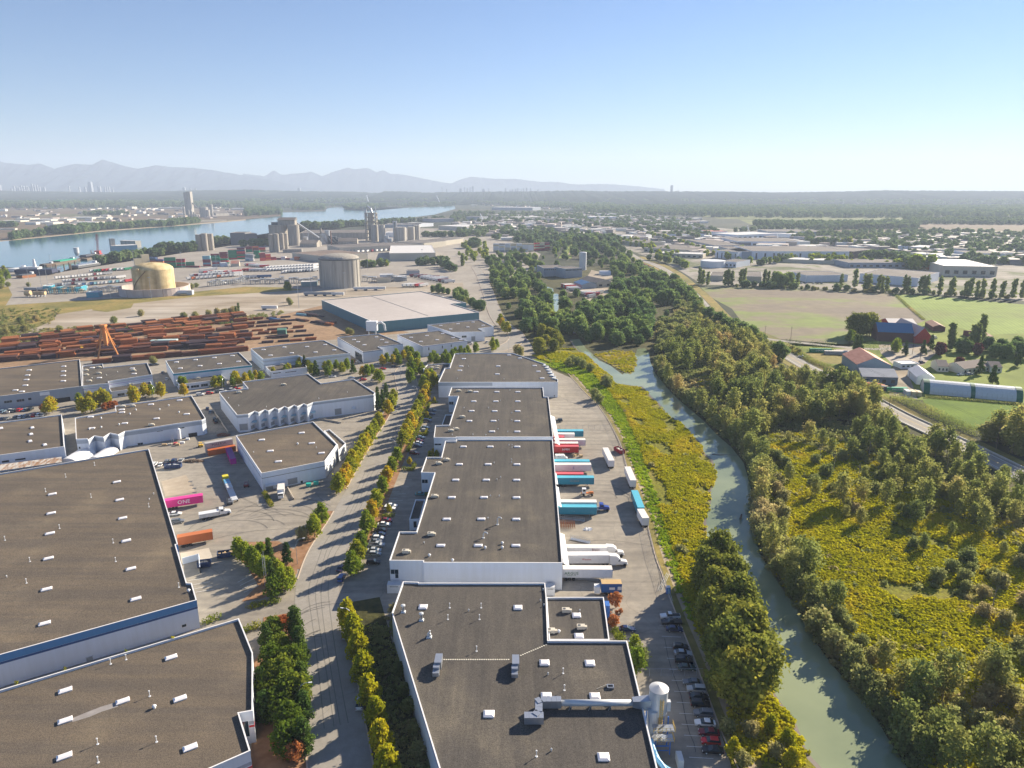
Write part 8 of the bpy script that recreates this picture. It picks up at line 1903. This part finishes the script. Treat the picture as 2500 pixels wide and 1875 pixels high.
# hedges: clipped, one object each
def hedge(label,pts,w=1.3,h=1.2,lm=LM_hedge,dens=90,z=.2,name='hedge'):
 ln = [at(*q) for q in pts]; bl = []
 for p,a in along(ln,.7): bl.append((p.x,p.y,z + h * .5,w * .55,w * .55,h * .55))
 o = link(name,leafcloud(name,bl,int(len(bl) * dens * .5),.34,lm,seed=len(bl),shell=.8)); tag(o,label,'hedge'); return o
hedge('long clipped hedge between the east kerb trees and the parked cars',[(980,1092),(960,1140),(935,1200),(915,1250),(897,1300),(880,1350),(868,1400)],1.6,1.3)
hedge('upper clipped hedge behind the dense autumn row',[(1050,985),(1030,1030),(1012,1070),(996,1105)],1.6,1.3)
hedge('dark hedge square around the bin enclosure in the shaded row',[(1018,1062),(1040,1064),(1042,1052)],1.8,1.4)
hedge('hedge around the lower bin enclosure in the shaded row',[(985,1148),(1008,1150),(1012,1135)],1.6,1.4)
hedge('low hedge on the parking island under the orange shrub',[(936,1262),(962,1262)],1.8,1.0)
hedge('short hedge on the island under the first small orange tree',[(1048,985),(1068,984)],1.8,1.0); hedge('short hedge on the island under the second small orange tree',[(1032,1022),(1052,1022)],1.8,1.0)
hedge('clipped hedge at the dock corner of the cut cornered warehouse',[g35(1090,760),g35(1125,820),g35(1155,880)],1.8,1.3)
hedge('boxy hedge at the front left warehouse corner',[(597,1545),(634,1530)],2.2,1.8); hedge('low hedge on the drive divider by the junction',[(640,1534),(705,1516)],1.6,.9); hedge('round clipped bushes at the foot of the maple bed',[(612,1484),(645,1478),(682,1468)],2.4,1.2)
hedge('clipped bush in the walled planter behind the largest warehouse',[(500,1524),(532,1512)],2.4,1.6)
hedge('dark cypress hedge along the farm lane',[z5(75,535),z5(215,555)],3,6,LM_dark,60); hedge('longer dark cypress hedge behind the green container',[z5(280,560),z5(505,570)],3.5,6.5,LM_dark,60); hedge('dark cypress hedge in front of the blue roofed barn',[z5(760,560),z5(1010,590)],4,7,LM_dark,60); hedge('dark cypress clump at the farmyard',[z5(1350,590),z5(1480,600)],4,6,LM_dark,50)
hedge('overgrown bramble hedge along the highway below the field',[z5(980,1000),z5(1120,1040),z5(1260,1100),z5(1400,1170),z5(1540,1240),z5(1700,1310),z5(1790,1350)],8,3.5,LM_ald,150); hedge('bramble strip beside the highway above the containers',[sh(1560,560,1500,700),sh(1680,620,1500,700),sh(1800,690,1500,700),sh(1950,740,1500,700)],5,2.2,LM_ald,120); hedge('low scrub line below the tunnel greenhouse',[z5(1330,1000),z5(1750,1030),z5(2190,1070)],2.5,1.2,LM_wil,60)
# the slough side
rs = random.Random(77)
def zone(kind,name,poly,n,labs,grp,s0,s1,mind=2.0,avoid=(),z=.15,cat='tree'):
 out = sorted(scatter(poly,n,rs,mind,avoid=avoid),key=lambda q: q.y)
 for i,p in enumerate(out):
  s = rs.uniform(s0,s1); plant(kind if isinstance(kind,str) else rs.choice(kind),p,name,labs if isinstance(labs,str) else labs[int((s - s0) / (s1 - s0 + 1e-6) * len(labs)) % len(labs)] + ', %s from its near end' % ORD[i],cat,grp,s,r=rs,z=z)
 return out
row('cotton',[(1748,1420),(1778,1475),(1745,1500),(1800,1540),(1770,1580),(1815,1625),(1778,1660),(1835,1700),(1800,1730),(1720,1450)],'%s big cottonwood of the bank grove by the car park, from its far end',name='cottonwood_tree',s=.98,jit=.1)
row('cotton',[(1735,1540),(1752,1620),(1770,1700)],'%s smaller cottonwood at the fence of the car park',name='cottonwood_tree',s=.78,jit=.1)
row(['willow','gshrub','yellow'],[(1775,1790),(1800,1810),(1790,1850),(1830,1800),(1850,1840),(1880,1790),(1895,1850),(1870,1880),(1920,1830),(1810,1870),(1850,1890),(1930,1880)],'%s yellow green bush in the lower corner between car park and slough',name='shrub',s=.6,cat='bush')
road_av = [[Vector(p) for p in off_line(NR,9)] + [Vector(p) for p in off_line(NR,-9)][::-1],[Vector(p) for p in off_line(HW,9)] + [Vector(p) for p in off_line(HW,-9)][::-1]]
clear = [at(*z3(x,y)) for x,y in [(440,1220),(680,1050),(830,1060),(900,1130),(1090,1130),(1140,1290),(1010,1390),(890,1430),(820,1370),(620,1330),(470,1290)]]
pondA = [at(*q) for q in [(1338,696),(1356,700),(1368,745),(1366,785),(1354,800),(1346,760)]]; pondB = [at(*q) for q in [(1562,705),(1582,705),(1584,745),(1564,745)]]
AV = road_av + [clear,pondA,pondB]
zone('forest','forest_tree',[(1215,735),(1250,800),(1300,822),(1390,822),(1400,800),(1350,740),(1330,700),(1270,672),(1200,665)],62,['lower broadleaf tree by the shaded road','full broadleaf tree by the shaded road','towering broadleaf tree by the shaded road'],'trees by the shaded road',.8,1.15,6,AV)
zone('forest','forest_tree',[(1195,664),(1260,672),(1335,668),(1325,642),(1270,632),(1190,638)],22,['broadleaf tree before the stacked boxes','tall broadleaf tree before the stacked boxes'],'trees between the road and the stacked boxes',.8,1.1,7,AV)
zone('forest','forest_tree',[(1420,828),(1480,850),(1560,845),(1590,820),(1600,780),(1560,745),(1500,740),(1440,760),(1395,790),(1370,740),(1370,800)],60,['lower broadleaf tree of the dark wood','full broadleaf tree of the dark wood','towering broadleaf tree of the dark wood'],'trees of the dark wood',.85,1.2,6,AV)
zone('forest','forest_tree',[(1500,735),(1600,770),(1650,790),(1700,760),(1690,720),(1640,690),(1590,665),(1520,640),(1490,660)],48,['broadleaf tree beside the highway wood','tall broadleaf tree beside the highway wood'],'trees of the wood next to the highway',.9,1.35,6.5,AV)
zone('forest','forest_tree',[(1490,640),(1590,655),(1560,640),(1510,612),(1480,590),(1430,570),(1400,560),(1380,590),(1400,640)],40,['broadleaf tree of the wood strip beyond the clearing','tall broadleaf tree of the wood strip beyond the clearing'],'trees of the strip beyond the clearing',.9,1.35,7,AV)
zone('cotton','cottonwood_tree',[(1300,845),(1310,862),(1345,868),(1372,845),(1385,800),(1340,790)],9,['big pale cottonwood at the head of the marsh','bigger pale cottonwood at the head of the marsh'],'cottonwoods at the head of the marsh',.62,.8,5,AV)
row('cotton',[(1315,868),(1362,852)],'%s pale cottonwood standing alone before the dark wood',name='cottonwood_tree',s=.8)
row('willow',[(1398,886),(1410,893),(1424,900),(1440,908),(1390,895),(1483,945),(1478,938),(1270,868),(1262,862),(1452,975),(1462,985)],'%s rounded willow bush at the yard end of the marsh',name='willow_tree',s=.9)
z15 = lambda x,y: sh(x,y,1500,700)
PA1 = [z15(470,640),z15(560,520),z15(700,470),z15(780,330),z15(870,420),z15(1000,470),z15(1180,520),z15(1250,600),z15(1400,700),z15(1560,800),z15(1500,900),z15(1200,880),z15(950,850),z15(900,780),z15(620,780),z15(480,720)]
zone('alder','alder_tree',PA1,95,['slender olive alder of the upper thicket','tall olive alder of the upper thicket','taller pale stemmed alder of the upper thicket'],'alders of the upper thicket',.7,1.45,3,AV)
PA2 = [z15(900,880),z15(1250,900),z15(1560,880),z15(1750,830),z15(1900,900),z15(2100,1010),z15(2300,1120),z15(2300,1250),z15(1900,1240),z15(1500,1250),z15(1430,1350),z15(1250,1420),z15(1080,1330),z15(930,1100),z15(800,1000)]
zone('alder','alder_tree',PA2,108,['slender olive alder of the wide middle thicket','tall olive alder of the wide middle thicket','taller pale stemmed alder of the wide middle thicket'],'alders of the middle thicket',.6,1.45,3,AV)
PA3 = [(2080,1000),(2180,1045),(2260,1085),(2360,1140),(2490,1200),(2640,1290),(2640,1400),(2500,1340),(2350,1260),(2230,1200),(2150,1150),(2060,1080)]
zone('alder','alder_tree',PA3,66,['thin open crowned alder of the strip below the highway','tall open crowned alder of the strip below the highway'],'alders below the highway',.5,1.2,4,AV)
# willows right along the east bank of the slough
eb = smooth_line([at(*q) for q in [(1604,895),(1618,922),(1640,948),(1672,978),(1705,1002),(1742,1036),(1775,1068),(1806,1096),(1834,1135),(1843,1190),(1846,1260),(1855,1320),(1875,1365),(1900,1408),(1930,1450),(1965,1495),(1990,1540),(2018,1590),(2058,1640),(2105,1690),(2150,1745),(2195,1810),(2248,1880)]],4)
for i,(p,a) in enumerate(along(eb,3.6)):
 q = p + Vector((rs.uniform(-.5,3.5),rs.uniform(-1,1)))
 plant(rs.choice(['willow','willow','willow','alder']),q,'willow_tree',('rounded grey green willow at the water edge' if i % 3 else 'bushy olive willow overhanging the water') + (', %s down the slough' % ORD[i]),'tree','bank willows, %s reach' % ('upper' if i < 30 else 'middle' if i < 60 else 'lower'),rs.uniform(.72,1.15),r=rs)
for i,(p,a) in enumerate(along(off_line(eb,0),5.5)):
 q = p + Vector((rs.uniform(4,11),rs.uniform(-2,2)))
 if i * 5.5 > 70: plant(rs.choice(['willow','willow','alder']),q,'willow_tree','willow of the second line behind the east bank, %s down' % ORD[i],'tree','second line of bank willows',rs.uniform(.5,.95),r=rs)
# scattered bushes and small trees of the east marsh
EM = [(1890,1090),(1970,1080),(2100,1120),(2250,1200),(2400,1280),(2560,1360),(2800,1600),(2700,2000),(2330,1900),(2250,1800),(2150,1690),(2050,1600),(1985,1500),(1915,1400),(1880,1330),(1870,1200)]
zone(['willow','shrub','alder'],'shrub',[(1880,1070),(1960,1060),(2100,1110),(2250,1180),(2430,1260),(2560,1330),(2560,1480),(2400,1400),(2200,1330),(2050,1270),(1960,1230),(1890,1180)],70,['low olive bush of the upper east marsh','olive bush of the upper east marsh','tallest kind of olive bush in the upper east marsh'],'bushes of the upper east marsh',.45,.95,3,cat='bush')
zone(['willow','shrub','shrub'],'shrub',[(2200,1330),(2400,1400),(2560,1480),(2620,1600),(2560,1750),(2480,1700),(2400,1560),(2280,1440)],46,['greyish low bush in the outer east marsh','greyish bush in the outer east marsh'],'bushes of the outer east marsh',.5,.95,4,cat='bush')
zone(['willow','alder','shrub'],'shrub',[(2300,1620),(2420,1640),(2520,1720),(2560,1960),(2300,1900),(2240,1790),(2180,1700),(2230,1690)],34,['dark bush of the low east marsh','tall dark bush of the low east marsh'],'bushes of the lowest east marsh',.6,1.1,4,cat='bush')
row('alder',[(2240,1740),(2300,1710),(2420,1700),(2250,1250),(2160,1240),(2050,1240),(2330,1230),(1950,1400),(1970,1430)],'%s lone thin tree rising from the east marsh',name='alder_tree',s=1.05)
row('shrub',[(1592,1140),(1660,1345),(1670,1350),(1485,945),(1470,940)],'%s dark bush on the bank grass of the near marsh',name='shrub',s=1.3,cat='bush')
hl_ = off_line(HW,11)
for i,(p,a) in enumerate(along(hl_[34:62],8)): plant(rs.choice(['alder','forest']),p + Vector((rs.uniform(-3,2),rs.uniform(-3,3))),'roadside_tree','tree hiding the highway beside the wood, %s from the junction' % ORD[i],'tree','trees along the wood side of the highway',rs.uniform(.75,1.1),r=rs)
for i,(p,a) in enumerate(along(hl_[20:26],6)): plant('alder',p + Vector((rs.uniform(-3,2),rs.uniform(-3,3))),'roadside_tree','tall tree before the highway bend by the farm, %s in line' % ORD[i],'tree','trees before the highway bend',rs.uniform(1.1,1.4),r=rs)
# dead snags and logs
for k,(x0,y0,x1,y1) in enumerate(((z15(0,0)[0] + 1740 - 1500,1075,1785,1127),(1808,1268,1807,1255))):
 a = at(*((1738,1110) if k == 0 else (1808,1268))); tag(MB().tube([(a.x,a.y,.2),(a.x + (12 if k == 0 else .3),a.y - (3 if k == 0 else 0),.9 if k == 0 else 2.2)],[.16,.08] if k == 0 else [.5,.3],5).build('drift_log' if k == 0 else 'stump',BARK),('long thin drift log lying across the slough','dark stump standing in the slough')[k],('log','stump')[k])
for k,(x,y) in enumerate(((2000,1130),(2035,1150),(2095,1180),(2250,1220),(2310,1150),(2420,1500),(2120,1120))):
 a = at(x,y); v = V['alder'][k % 4][1][1]; o = link('dead_tree',v,None,(a.x,a.y,.1),k); o.scale = (1.1,1.1,.9); tag(o,'bare pale dead tree in the thicket, %s from the slough' % ORD[k],'dead tree')
# ground cover
MARSH1 = [(1300,870),(1374,852),(1404,854),(1434,872),(1461,898),(1488,920),(1502,939),(1559,947),(1568,950),(1595,977),(1617,1001),(1636,1023),(1660,1034),(1684,1061),(1706,1083),(1717,1107),(1736,1128),(1747,1165),(1737,1186),(1731,1227),(1723,1268),(1720,1295),
   (1735,1352),(1765,1432),(1800,1502),(1840,1572),(1872,1652),(1900,1720),(1935,1758),(1954,1820),(2000,1890),(1830,1890),(1790,1780),(1750,1660),(1700,1520),(1672,1440),(1650,1365),(1635,1310),(1612,1240),(1590,1180),(1568,1110),(1545,1050),(1520,1000),(1490,960),(1450,915),(1400,890),(1340,885)]
from mathutils import noise as mn
def drift(pts,k=.09,t=-.22): return [p for p in pts if mn.noise(Vector((p.x * k,p.y * k * .6,3.1))) > t + rs.uniform(-.12,.12)]
gn_scatter('reeds','reed',drift(scatter(MARSH1,9500,rs)),.55,1.25)
EMG = [(1880,1066),(1960,1060),(2080,1090),(2200,1150),(2330,1220),(2500,1300),(2760,1500),(2760,1950),(2330,1950),(2270,1890),(2215,1790),(2150,1710),(2060,1630),(2010,1570),(1970,1500),(1930,1450),(1898,1400),(1868,1355),(1852,1315),(1843,1260),(1850,1180),(1860,1110)]
gn_scatter('tussocks','bramble',scatter(EMG,420,rs) + scatter(MARSH1,60,rs),.5,1.3,seed=14)
gn_scatter('reeds','reed',drift(scatter(EMG,20000,rs)),.6,1.5,seed=4)
gn_scatter('reeds','reed',scatter([(1700,925),(1740,912),(1760,930),(1735,950),(1705,948)],300,rs) + scatter([(1450,868),(1500,857),(1545,860),(1556,880),(1548,905),(1540,914),(1520,908),(1490,890)],330,rs),.6,1.1,seed=5)
BK = [(1392,872),(1350,880),(1340,893),(1407,920),(1439,955),(1491,1013),(1515,1054),(1545,1137),(1574,1213),(1609,1314),(1639,1403),(1655,1449),(1685,1515),(1698,1515),(1672,1440),(1650,1365),(1635,1310),(1612,1240),(1590,1180),(1568,1110),(1545,1050),(1520,1000),(1490,960),(1450,915)]
gn_scatter('bank_grass','bankreed',scatter(BK,2600,rs),.5,1.0,seed=6)
gn_scatter('brambles','bramble',scatter([(1610,905),(1660,870),(1720,810),(1850,870),(1960,930),(2100,990),(2260,1080),(2361,1130),(2520,1215),(2640,1290),(2640,1430),(2400,1300),(2250,1230),(2080,1130),(1960,1090),(1870,1090),(1850,1150),(1800,1100),(1730,1030),(1650,960)],4200,rs,avoid=road_av),.7,1.5,seed=7)
gn_scatter('brambles','bramble',[p + Vector((rs.uniform(-1.5,9),rs.uniform(-2,2))) for p,a in along(eb,.22)],.6,1.2,seed=8)
gn_scatter('brambles','bramble',[p + Vector((rs.uniform(-20,0),0)) for p,a in along([at(850,1530),at(860,1575),at(880,1660),at(912,1780),at(940,1880)],.15)] if 0 else scatter([(872,1560),(955,1495),(962,1530),(1000,1690),(1060,1880),(960,1880),(915,1740),(890,1650)],260,rs),.4,.9,seed=9)
gn_scatter('brambles','bramble',scatter([(0,755),(150,755),(130,790),(0,835),(-100,830)],260,rs) + scatter([(0,815),(160,800),(400,795),(560,778),(690,760),(690,768),(560,792),(420,805),(160,825),(0,845)],500,rs),.6,1.5,seed=10)
# the coast bushes, verge trees of the lots
row('willow',[(52,790),(90,785),(30,815),(62,812),(15,820),(345,772),(147,812),(280,790),(450,780),(478,778),(510,772),(530,768),(552,770),(570,765),(468,705),(20,700),(4,705)],'%s bush of the rough ground beyond the steel yard',name='shrub',s=1.0,cat='bush')
row('poplar',[(583,762),(577,768)],'%s upright young tree at the edge of the pale lot',name='poplar_tree',s=.42)
row('willow',[(575,760),(560,765),(545,768),(705,738),(710,745),(850,815),(858,818),(375,888),(70,700),(480,702)],'%s rounded bush along the yard boundary',name='shrub',s=.8,cat='bush')
row('streetg',[(706,712),(700,710)],'%s dark tree beside the grey tank hut',s=1.3)
for i,(x,y) in enumerate(((2,680),(12,672),(20,684),(6,698),(-20,690),(-10,668))): plant('streetg',at(x,y),'street_tree',ORD[i] + ' yellow green tree at the shore beside the dock','tree','shore trees by the dock',1.6,r=rs)
# business side far trees, all of two or three pixels leaf size
def fz(poly,n,kinds,lab,grp,s0=.8,s1=1.3,mind=6,name='roadside_tree',av=()):
 for p in scatter(poly,n,rs,mind,avoid=av): plant(rs.choice(kinds),p,name,lab,'tree',grp,rs.uniform(s0,s1),r=rs)
STUFFL = ('grove behind the cement hall','grove by the preheater tower','line by the river bend','belt below the white roofed warehouse','line across the river','long belt across the river','middle belt across the river','trees behind the far sheds','dense belt in the park')
def fline(pts,n,kinds,lab,grp,s0=.8,s1=1.2,w=4,name='roadside_tree'):
 if grp in STUFFL:
  ln = [at(*q) for q in pts]; L = sum((ln[i + 1] - ln[i]).length for i in range(len(ln) - 1))
  return gn_scatter('tree_belt',kinds[0],[p + Vector((rs.uniform(-w,w),rs.uniform(-w,w))) for p,a in along(ln,L / n / 1.6)],s0,s1,seed=n)
 ln = [at(*q) for q in pts]; L = sum((ln[i + 1] - ln[i]).length for i in range(len(ln) - 1))
 for i,(p,a) in enumerate(along(ln,L / n)): plant(rs.choice(kinds),p + Vector((rs.uniform(-w,w),rs.uniform(-w,w))),name,lab + ', %s along' % ORD[i],'tree',grp,rs.uniform(s0,s1),r=rs)
fline([z1(880,1085),z1(1050,1060),z1(1250,1020),z1(1430,1015)],26,['fartree'],'tree of the belt between the river and the yellow tank','belt by the yellow tank',1.0,1.5,10)
fline([z1(1450,985),z1(1700,975),z1(1770,960)],16,['fartree'],'tall tree of the belt before the joined silos','belt by the joined silos',1.4,1.9,10); fline([z1(1930,910),z1(2075,905),z1(2212,905)],10,['fartree'],'tree between the joined silos and the dark mill','belt by the dark mill',1.2,1.7,8); fline([z2(0,930),z2(200,920)],12,['fartree'],'tree below the dark mill','belt below the dark mill',1.0,1.4,8)
fline([z2(460,770),z2(640,765),z2(820,760)],34,['fartree'],'tree of the broad grove on the river bank behind the cement hall','grove behind the cement hall',1.3,2.0,30); fline([z2(850,750),z2(1090,745)],22,['fartree'],'tree of the grove beside the preheater tower','grove by the preheater tower',1.3,1.9,20); fline([z2(1180,735),z2(1450,710),z2(1650,700),z2(1900,690)],34,['fartree'],'tree of the thin line by the river bend','line by the river bend',1.0,1.7,20)
fline([z2(1590,840),z2(1990,840)],26,['fartree'],'tree of the belt below the white roofed warehouse','belt below the white roofed warehouse',.9,1.3,12); fline([z2(1030,1120),z2(1280,1105)],14,['fartree','faryel'],'tree right behind the grey tank','belt behind the grey tank',.8,1.1,5); fline([z2(1560,1100),z2(1710,1090),z2(1780,1085)],9,['fartree'],'round tree before the white roofed hall','trees before the white roofed hall',.9,1.3,6)
fline([z2(1780,1115),z2(1870,1150)],6,['fartree'],'tree at the crossing beyond the salvage lot','trees at the crossing',.8,1.2,5); fline([z2(1940,1105),z2(1955,1100)],3,['farpop'],'upright tree beside the crossing','upright trees at the crossing',.9,1.1,3); fline([z2(1690,1340),z2(1890,1360),z2(1980,1440),z2(2110,1500)],22,['willow','forest'],'tree at the back of the huge warehouse','trees behind the huge warehouse',.5,.95,5)
fline([z2(2020,940),z2(2100,935)],5,['fartree'],'big round tree by the white frames','round trees by the white frames',1.4,1.9,6)
fline([z1(50,870),z1(180,862),z1(300,840),z1(430,835)],16,['fartree'],'single tree on the far river bank','single trees of the far bank',1.2,1.9,18); fline([z1(450,820),z1(620,812),z1(830,785)],34,['fartree'],'tree of the line across the river','line across the river',1.5,2.2,22); fline([z1(870,778),z1(1200,760),z1(1500,745),z1(1740,715)],56,['fartree'],'tree of the long belt across the river','long belt across the river',1.3,2.0,22)
fline([z1(0,755),z1(150,752)],12,['fartree'],'tree behind the far bank sheds','trees behind the far sheds',1.2,1.7,15); fline([z1(780,650),z1(1100,645)],30,['fartree'],'tree of the middle belt across the river','middle belt across the river',1.3,2.0,30)
# understorey of the woods around the clearing
gn_scatter('undergrowth','forest',scatter([(1195,715),(1250,800),(1300,825),(1400,822),(1480,850),(1570,848),(1600,800),(1690,765),(1700,735),(1640,690),(1560,645),(1480,590),(1400,560),(1380,590),(1350,640),(1280,610),(1190,625),(1195,670)],260,rs,5,avoid=AV),.4,.75,seed=40)
gn_scatter('undergrowth','willow',scatter([(1600,860),(1640,800),(1660,740),(1700,760),(1760,800),(1720,850),(1650,900)],120,rs,2,avoid=AV) + scatter([(1600,800),(1650,790),(1690,770),(1720,790),(1680,840),(1610,870)],60,rs,3,avoid=AV),.7,1.3,seed=41)
# stuff: far woods
def wood(name,polys,seed,smin=1.2,smax=2.4,kind='fartree'):
 r_ = random.Random(seed); pts = []
 for poly,n in polys: pts += scatter(poly,n,r_,avoid=road_av)
 return gn_scatter(name,kind,pts,smin,smax,seed=seed)
wood('far_woods',[([(-300,512),(600,508),(640,500),(300,497),(-300,500)],1500),([(600,500),(1100,494),(1100,484),(600,488)],1100),([(-400,492),(1100,488),(1100,478),(-400,480)],1500),([(1130,494),(2700,502),(2700,488),(1300,480),(1100,480)],3500)],21,1.6,3.2)
wood('far_woods',[([(1400,520),(1800,532),(2700,534),(2700,508),(1400,506)],4200),([(1300,508),(1500,512),(1500,500),(1150,496)],500)],22,1.2,2.2)
wood('far_woods',[([(1840,553),(2010,560),(2240,560),(2246,546),(2100,548),(1840,548)],480),([(2240,548),(2700,550),(2700,540),(2200,538)],500)],23,1.0,1.7)
wood('town_trees',[([(1110,560),(1330,560),(1420,590),(1340,615),(1250,590),(1130,575)],240),([(1110,520),(1500,522),(1700,540),(1640,560),(1480,560),(1300,545),(1100,545)],620),([(1440,545),(1700,552),(1760,570),(1700,590),(1560,570)],160),([(1900,570),(2300,568),(2700,580),(2700,640),(2400,650),(2150,610),(1950,590)],560),([(600,500),(780,500),(900,498),(1100,500),(1100,505),(800,505),(640,512)],500)],24,.8,1.4)
wood('island_woods',[([(600,528),(686,524),(684,515),(620,512),(600,515)],260),([(715,514),(792,512),(790,503),(720,502)],300),([(840,512),(900,512),(940,505),(850,502)],320),([(1000,505),(1110,502),(1110,498),(1000,500)],120)],25,1.3,2.2)
wood('town_trees',[([(1450,590),(1560,610),(1640,640),(1660,625),(1560,590)],50),([(1800,625),(1900,640),(2050,645),(2300,660),(2300,640),(2000,620),(1810,610)],90),([(1100,590),(1190,600),(1190,650),(1130,640)],30)],26,.7,1.1,'faryel')
# nearer belts of the business park
fline([z3(560,1000),z3(640,900),z3(720,860)],12,['faryel','fartree'],'yellow green tree of the line beside the long grass strip','line beside the grass strip',1.0,1.3,4); fline([z3(800,900),z3(950,880),z3(1080,900),z3(1050,980)],30,['fartree'],'big dark tree of the wood at the highway','wood at the highway',1.4,1.9,14)
fline([z3(1100,900),z3(1200,1010),z3(1280,1060)],10,['fartree'],'small tree at the highway edge','small trees at the highway edge',.7,1.0,5); fline([z3(1420,1050),z3(1500,1050),z3(1580,1080),z3(1700,1090),z3(1760,1130)],13,['faryel','fartree'],'golden tree between the highway and the offices','golden trees by the offices',.8,1.1,4)
fline([z3(1390,830),z3(1550,870),z3(1750,930),z3(1900,980)],24,['faryel','fartree'],'tree of the wooded verge by the long white warehouse','wooded verge trees',.9,1.2,6); fline([z3(1910,1020),z3(2050,1010),z3(2150,1050)],9,['faryel'],'yellow tree before the warehouse with slim strips','yellow trees before the strips',.8,1.1,4)
fline([z4(20,1080),z4(220,1100),z4(480,1060),z4(540,1050)],14,['faryel','fartree'],'tree before the dark end of the striped warehouse','trees before the striped warehouse',.8,1.1,5); fline([z4(640,1060),z4(780,1055),z4(930,1075)],10,['faryel'],'yellow tree before the long striped warehouse','yellow trees before the striped warehouse',.8,1.1,4)
fline([z4(650,915),z4(800,915),z4(980,920)],14,['faryel','fartree'],'tree behind the roof of the striped warehouse','trees behind the striped warehouse',1.2,1.6,6); fline([z4(1100,1060),z4(1420,1060),z4(1600,1130)],22,['fartree'],'dense dark tree of the belt in the park','dense belt in the park',1.2,1.7,8); fline([z4(1560,1140),z4(1680,1150),z4(1760,1150)],7,['red','faryel'],'reddish tree before the glaring hall','reddish trees before the glaring hall',1.6,2.2,5)
fline([z4(0,800),z4(100,790),z4(500,778),z4(900,780)],20,['fartree'],'tree along the edge of the bog','bog edge trees',1.0,1.5,8)
row('farpop',[z4(30,1270),z4(60,1275),z4(240,1280),z4(275,1282),z4(325,1285),z4(540,1300),z4(930,1310),z4(1055,1300),z4(1145,1325),z4(1165,1328),z4(1185,1325),z4(1270,1330),z4(1300,1335),z4(1340,1338),z4(1500,1345),z4(1530,1348),z4(1640,1350),z4(1670,1352),z4(1700,1354),z4(1815,1370)],'%s slim poplar of the long row at the far edge of the fields',name='poplar_tree',s=1.0)
row('farpop',[z4(1910,1375),z4(1930,1372),z4(2050,1380),z4(2090,1385),z4(2150,1388),z4(2200,1390),z4(2290,1392),z4(2380,1395),z4(2480,1398),z4(2560,1400)],'%s poplar at the hazy end of the long row',name='poplar_tree',s=1.0)
row('farpop',[z3(1870,1270),z3(1900,1275),z3(1945,1280),z3(2100,1285),z3(2130,1285),z3(2160,1288)],'%s poplar at the highway end of the long row',name='poplar_tree',s=.95)
fline([z4(0,1295),z4(500,1310),z4(1000,1335),z4(1700,1360),z4(2500,1400)],70,['willow','fartree'],'low dark bush at the foot of the poplar row','bushes under the poplars',.5,.8,4,name='field_bush')
row('forest',[z4(360,1290),z4(410,1295),z4(460,1290),z4(430,1280)],'%s broad dark tree beside the low white workshop',name='forest_tree',s=1.3)
row('cotton',[z5(680,440),z5(760,450),z5(820,440),z5(730,430)],'%s of the big broad trees beside the blue roofed barn',name='cottonwood_tree',s=1.15,jit=.08)
row('poplar',[z5(1545,570),z5(1735,560),z5(1775,555),z5(1820,500)],'%s tall poplar of the farm, counted from the red barn',name='poplar_tree',s=1.0)
row('forest',[z5(1950,640),z5(2050,650),z5(2120,620),z5(2180,640),z5(2000,600),z5(2150,560),z5(1880,580),z5(2240,600),z5(1640,590),z5(1700,600),z5(2300,650)],'%s dark leafy tree around the farm houses',name='forest_tree',s=.75)
row('purple',[z5(1620,740),z5(1450,620),z5(1790,620)],'%s purple leaved tree of the farm garden',name='ornamental_tree',s=.95)
row('conifer',[z5(1925,880),z5(1140,620),z5(1300,610),z5(700,580),z5(730,590),z5(2150,720),z5(1370,570),z5(1810,790)],'%s dark evergreen of the farm garden',name='conifer_tree',s=1.1)
row('streetg',[z5(1050,600),z5(1060,580),z5(640,500),z5(660,490)],'%s light green tree of the farm drive',s=1.2)
row(['willow','alder'],[z5(1880,1390),z5(1960,1400),z5(2060,1420),z5(2120,1410),z5(2200,1440),z5(2100,1500),z5(2180,1520),z5(2250,1500),z5(1990,1370),z5(2300,1420)],'%s dark tree of the clump below the lush field',name='willow_tree',s=1.5)
fline([z5(0,545),z5(60,560),z5(200,600)],5,['willow'],'bush at the highway junction','junction bushes',.4,.6,2,name='field_bush')
hedge('ditch of dark weeds crossing the green field',[z5(1065,85),z5(1150,165),z5(1250,250),z5(1310,300)],3,1.2,LM_wil,60,name='ditch_weeds')
# ivy on the blue banded wall, a climbing plant each
for k,(x,y) in enumerate(((135,890),(575,760),(1125,600),(1545,480))):
 q = at(*sh(x,y,0,1425),.5); q = at(*sh(x,y + 22,0,1425),8.6); q.y += .6
 me = leafcloud('climbing_plant',[(0,0,1.2 + j * .9,.45,.2,.7) for j in range(6)],160,.3,LM_yel if k == 3 else LM_hedge,seed=k); o = link('climbing_plant',me,None,(q.x,q.y,3.0)); tag(o,'%s climbing plant on the blue banded wall, from the corner' % ORD[3 - k],'plant')
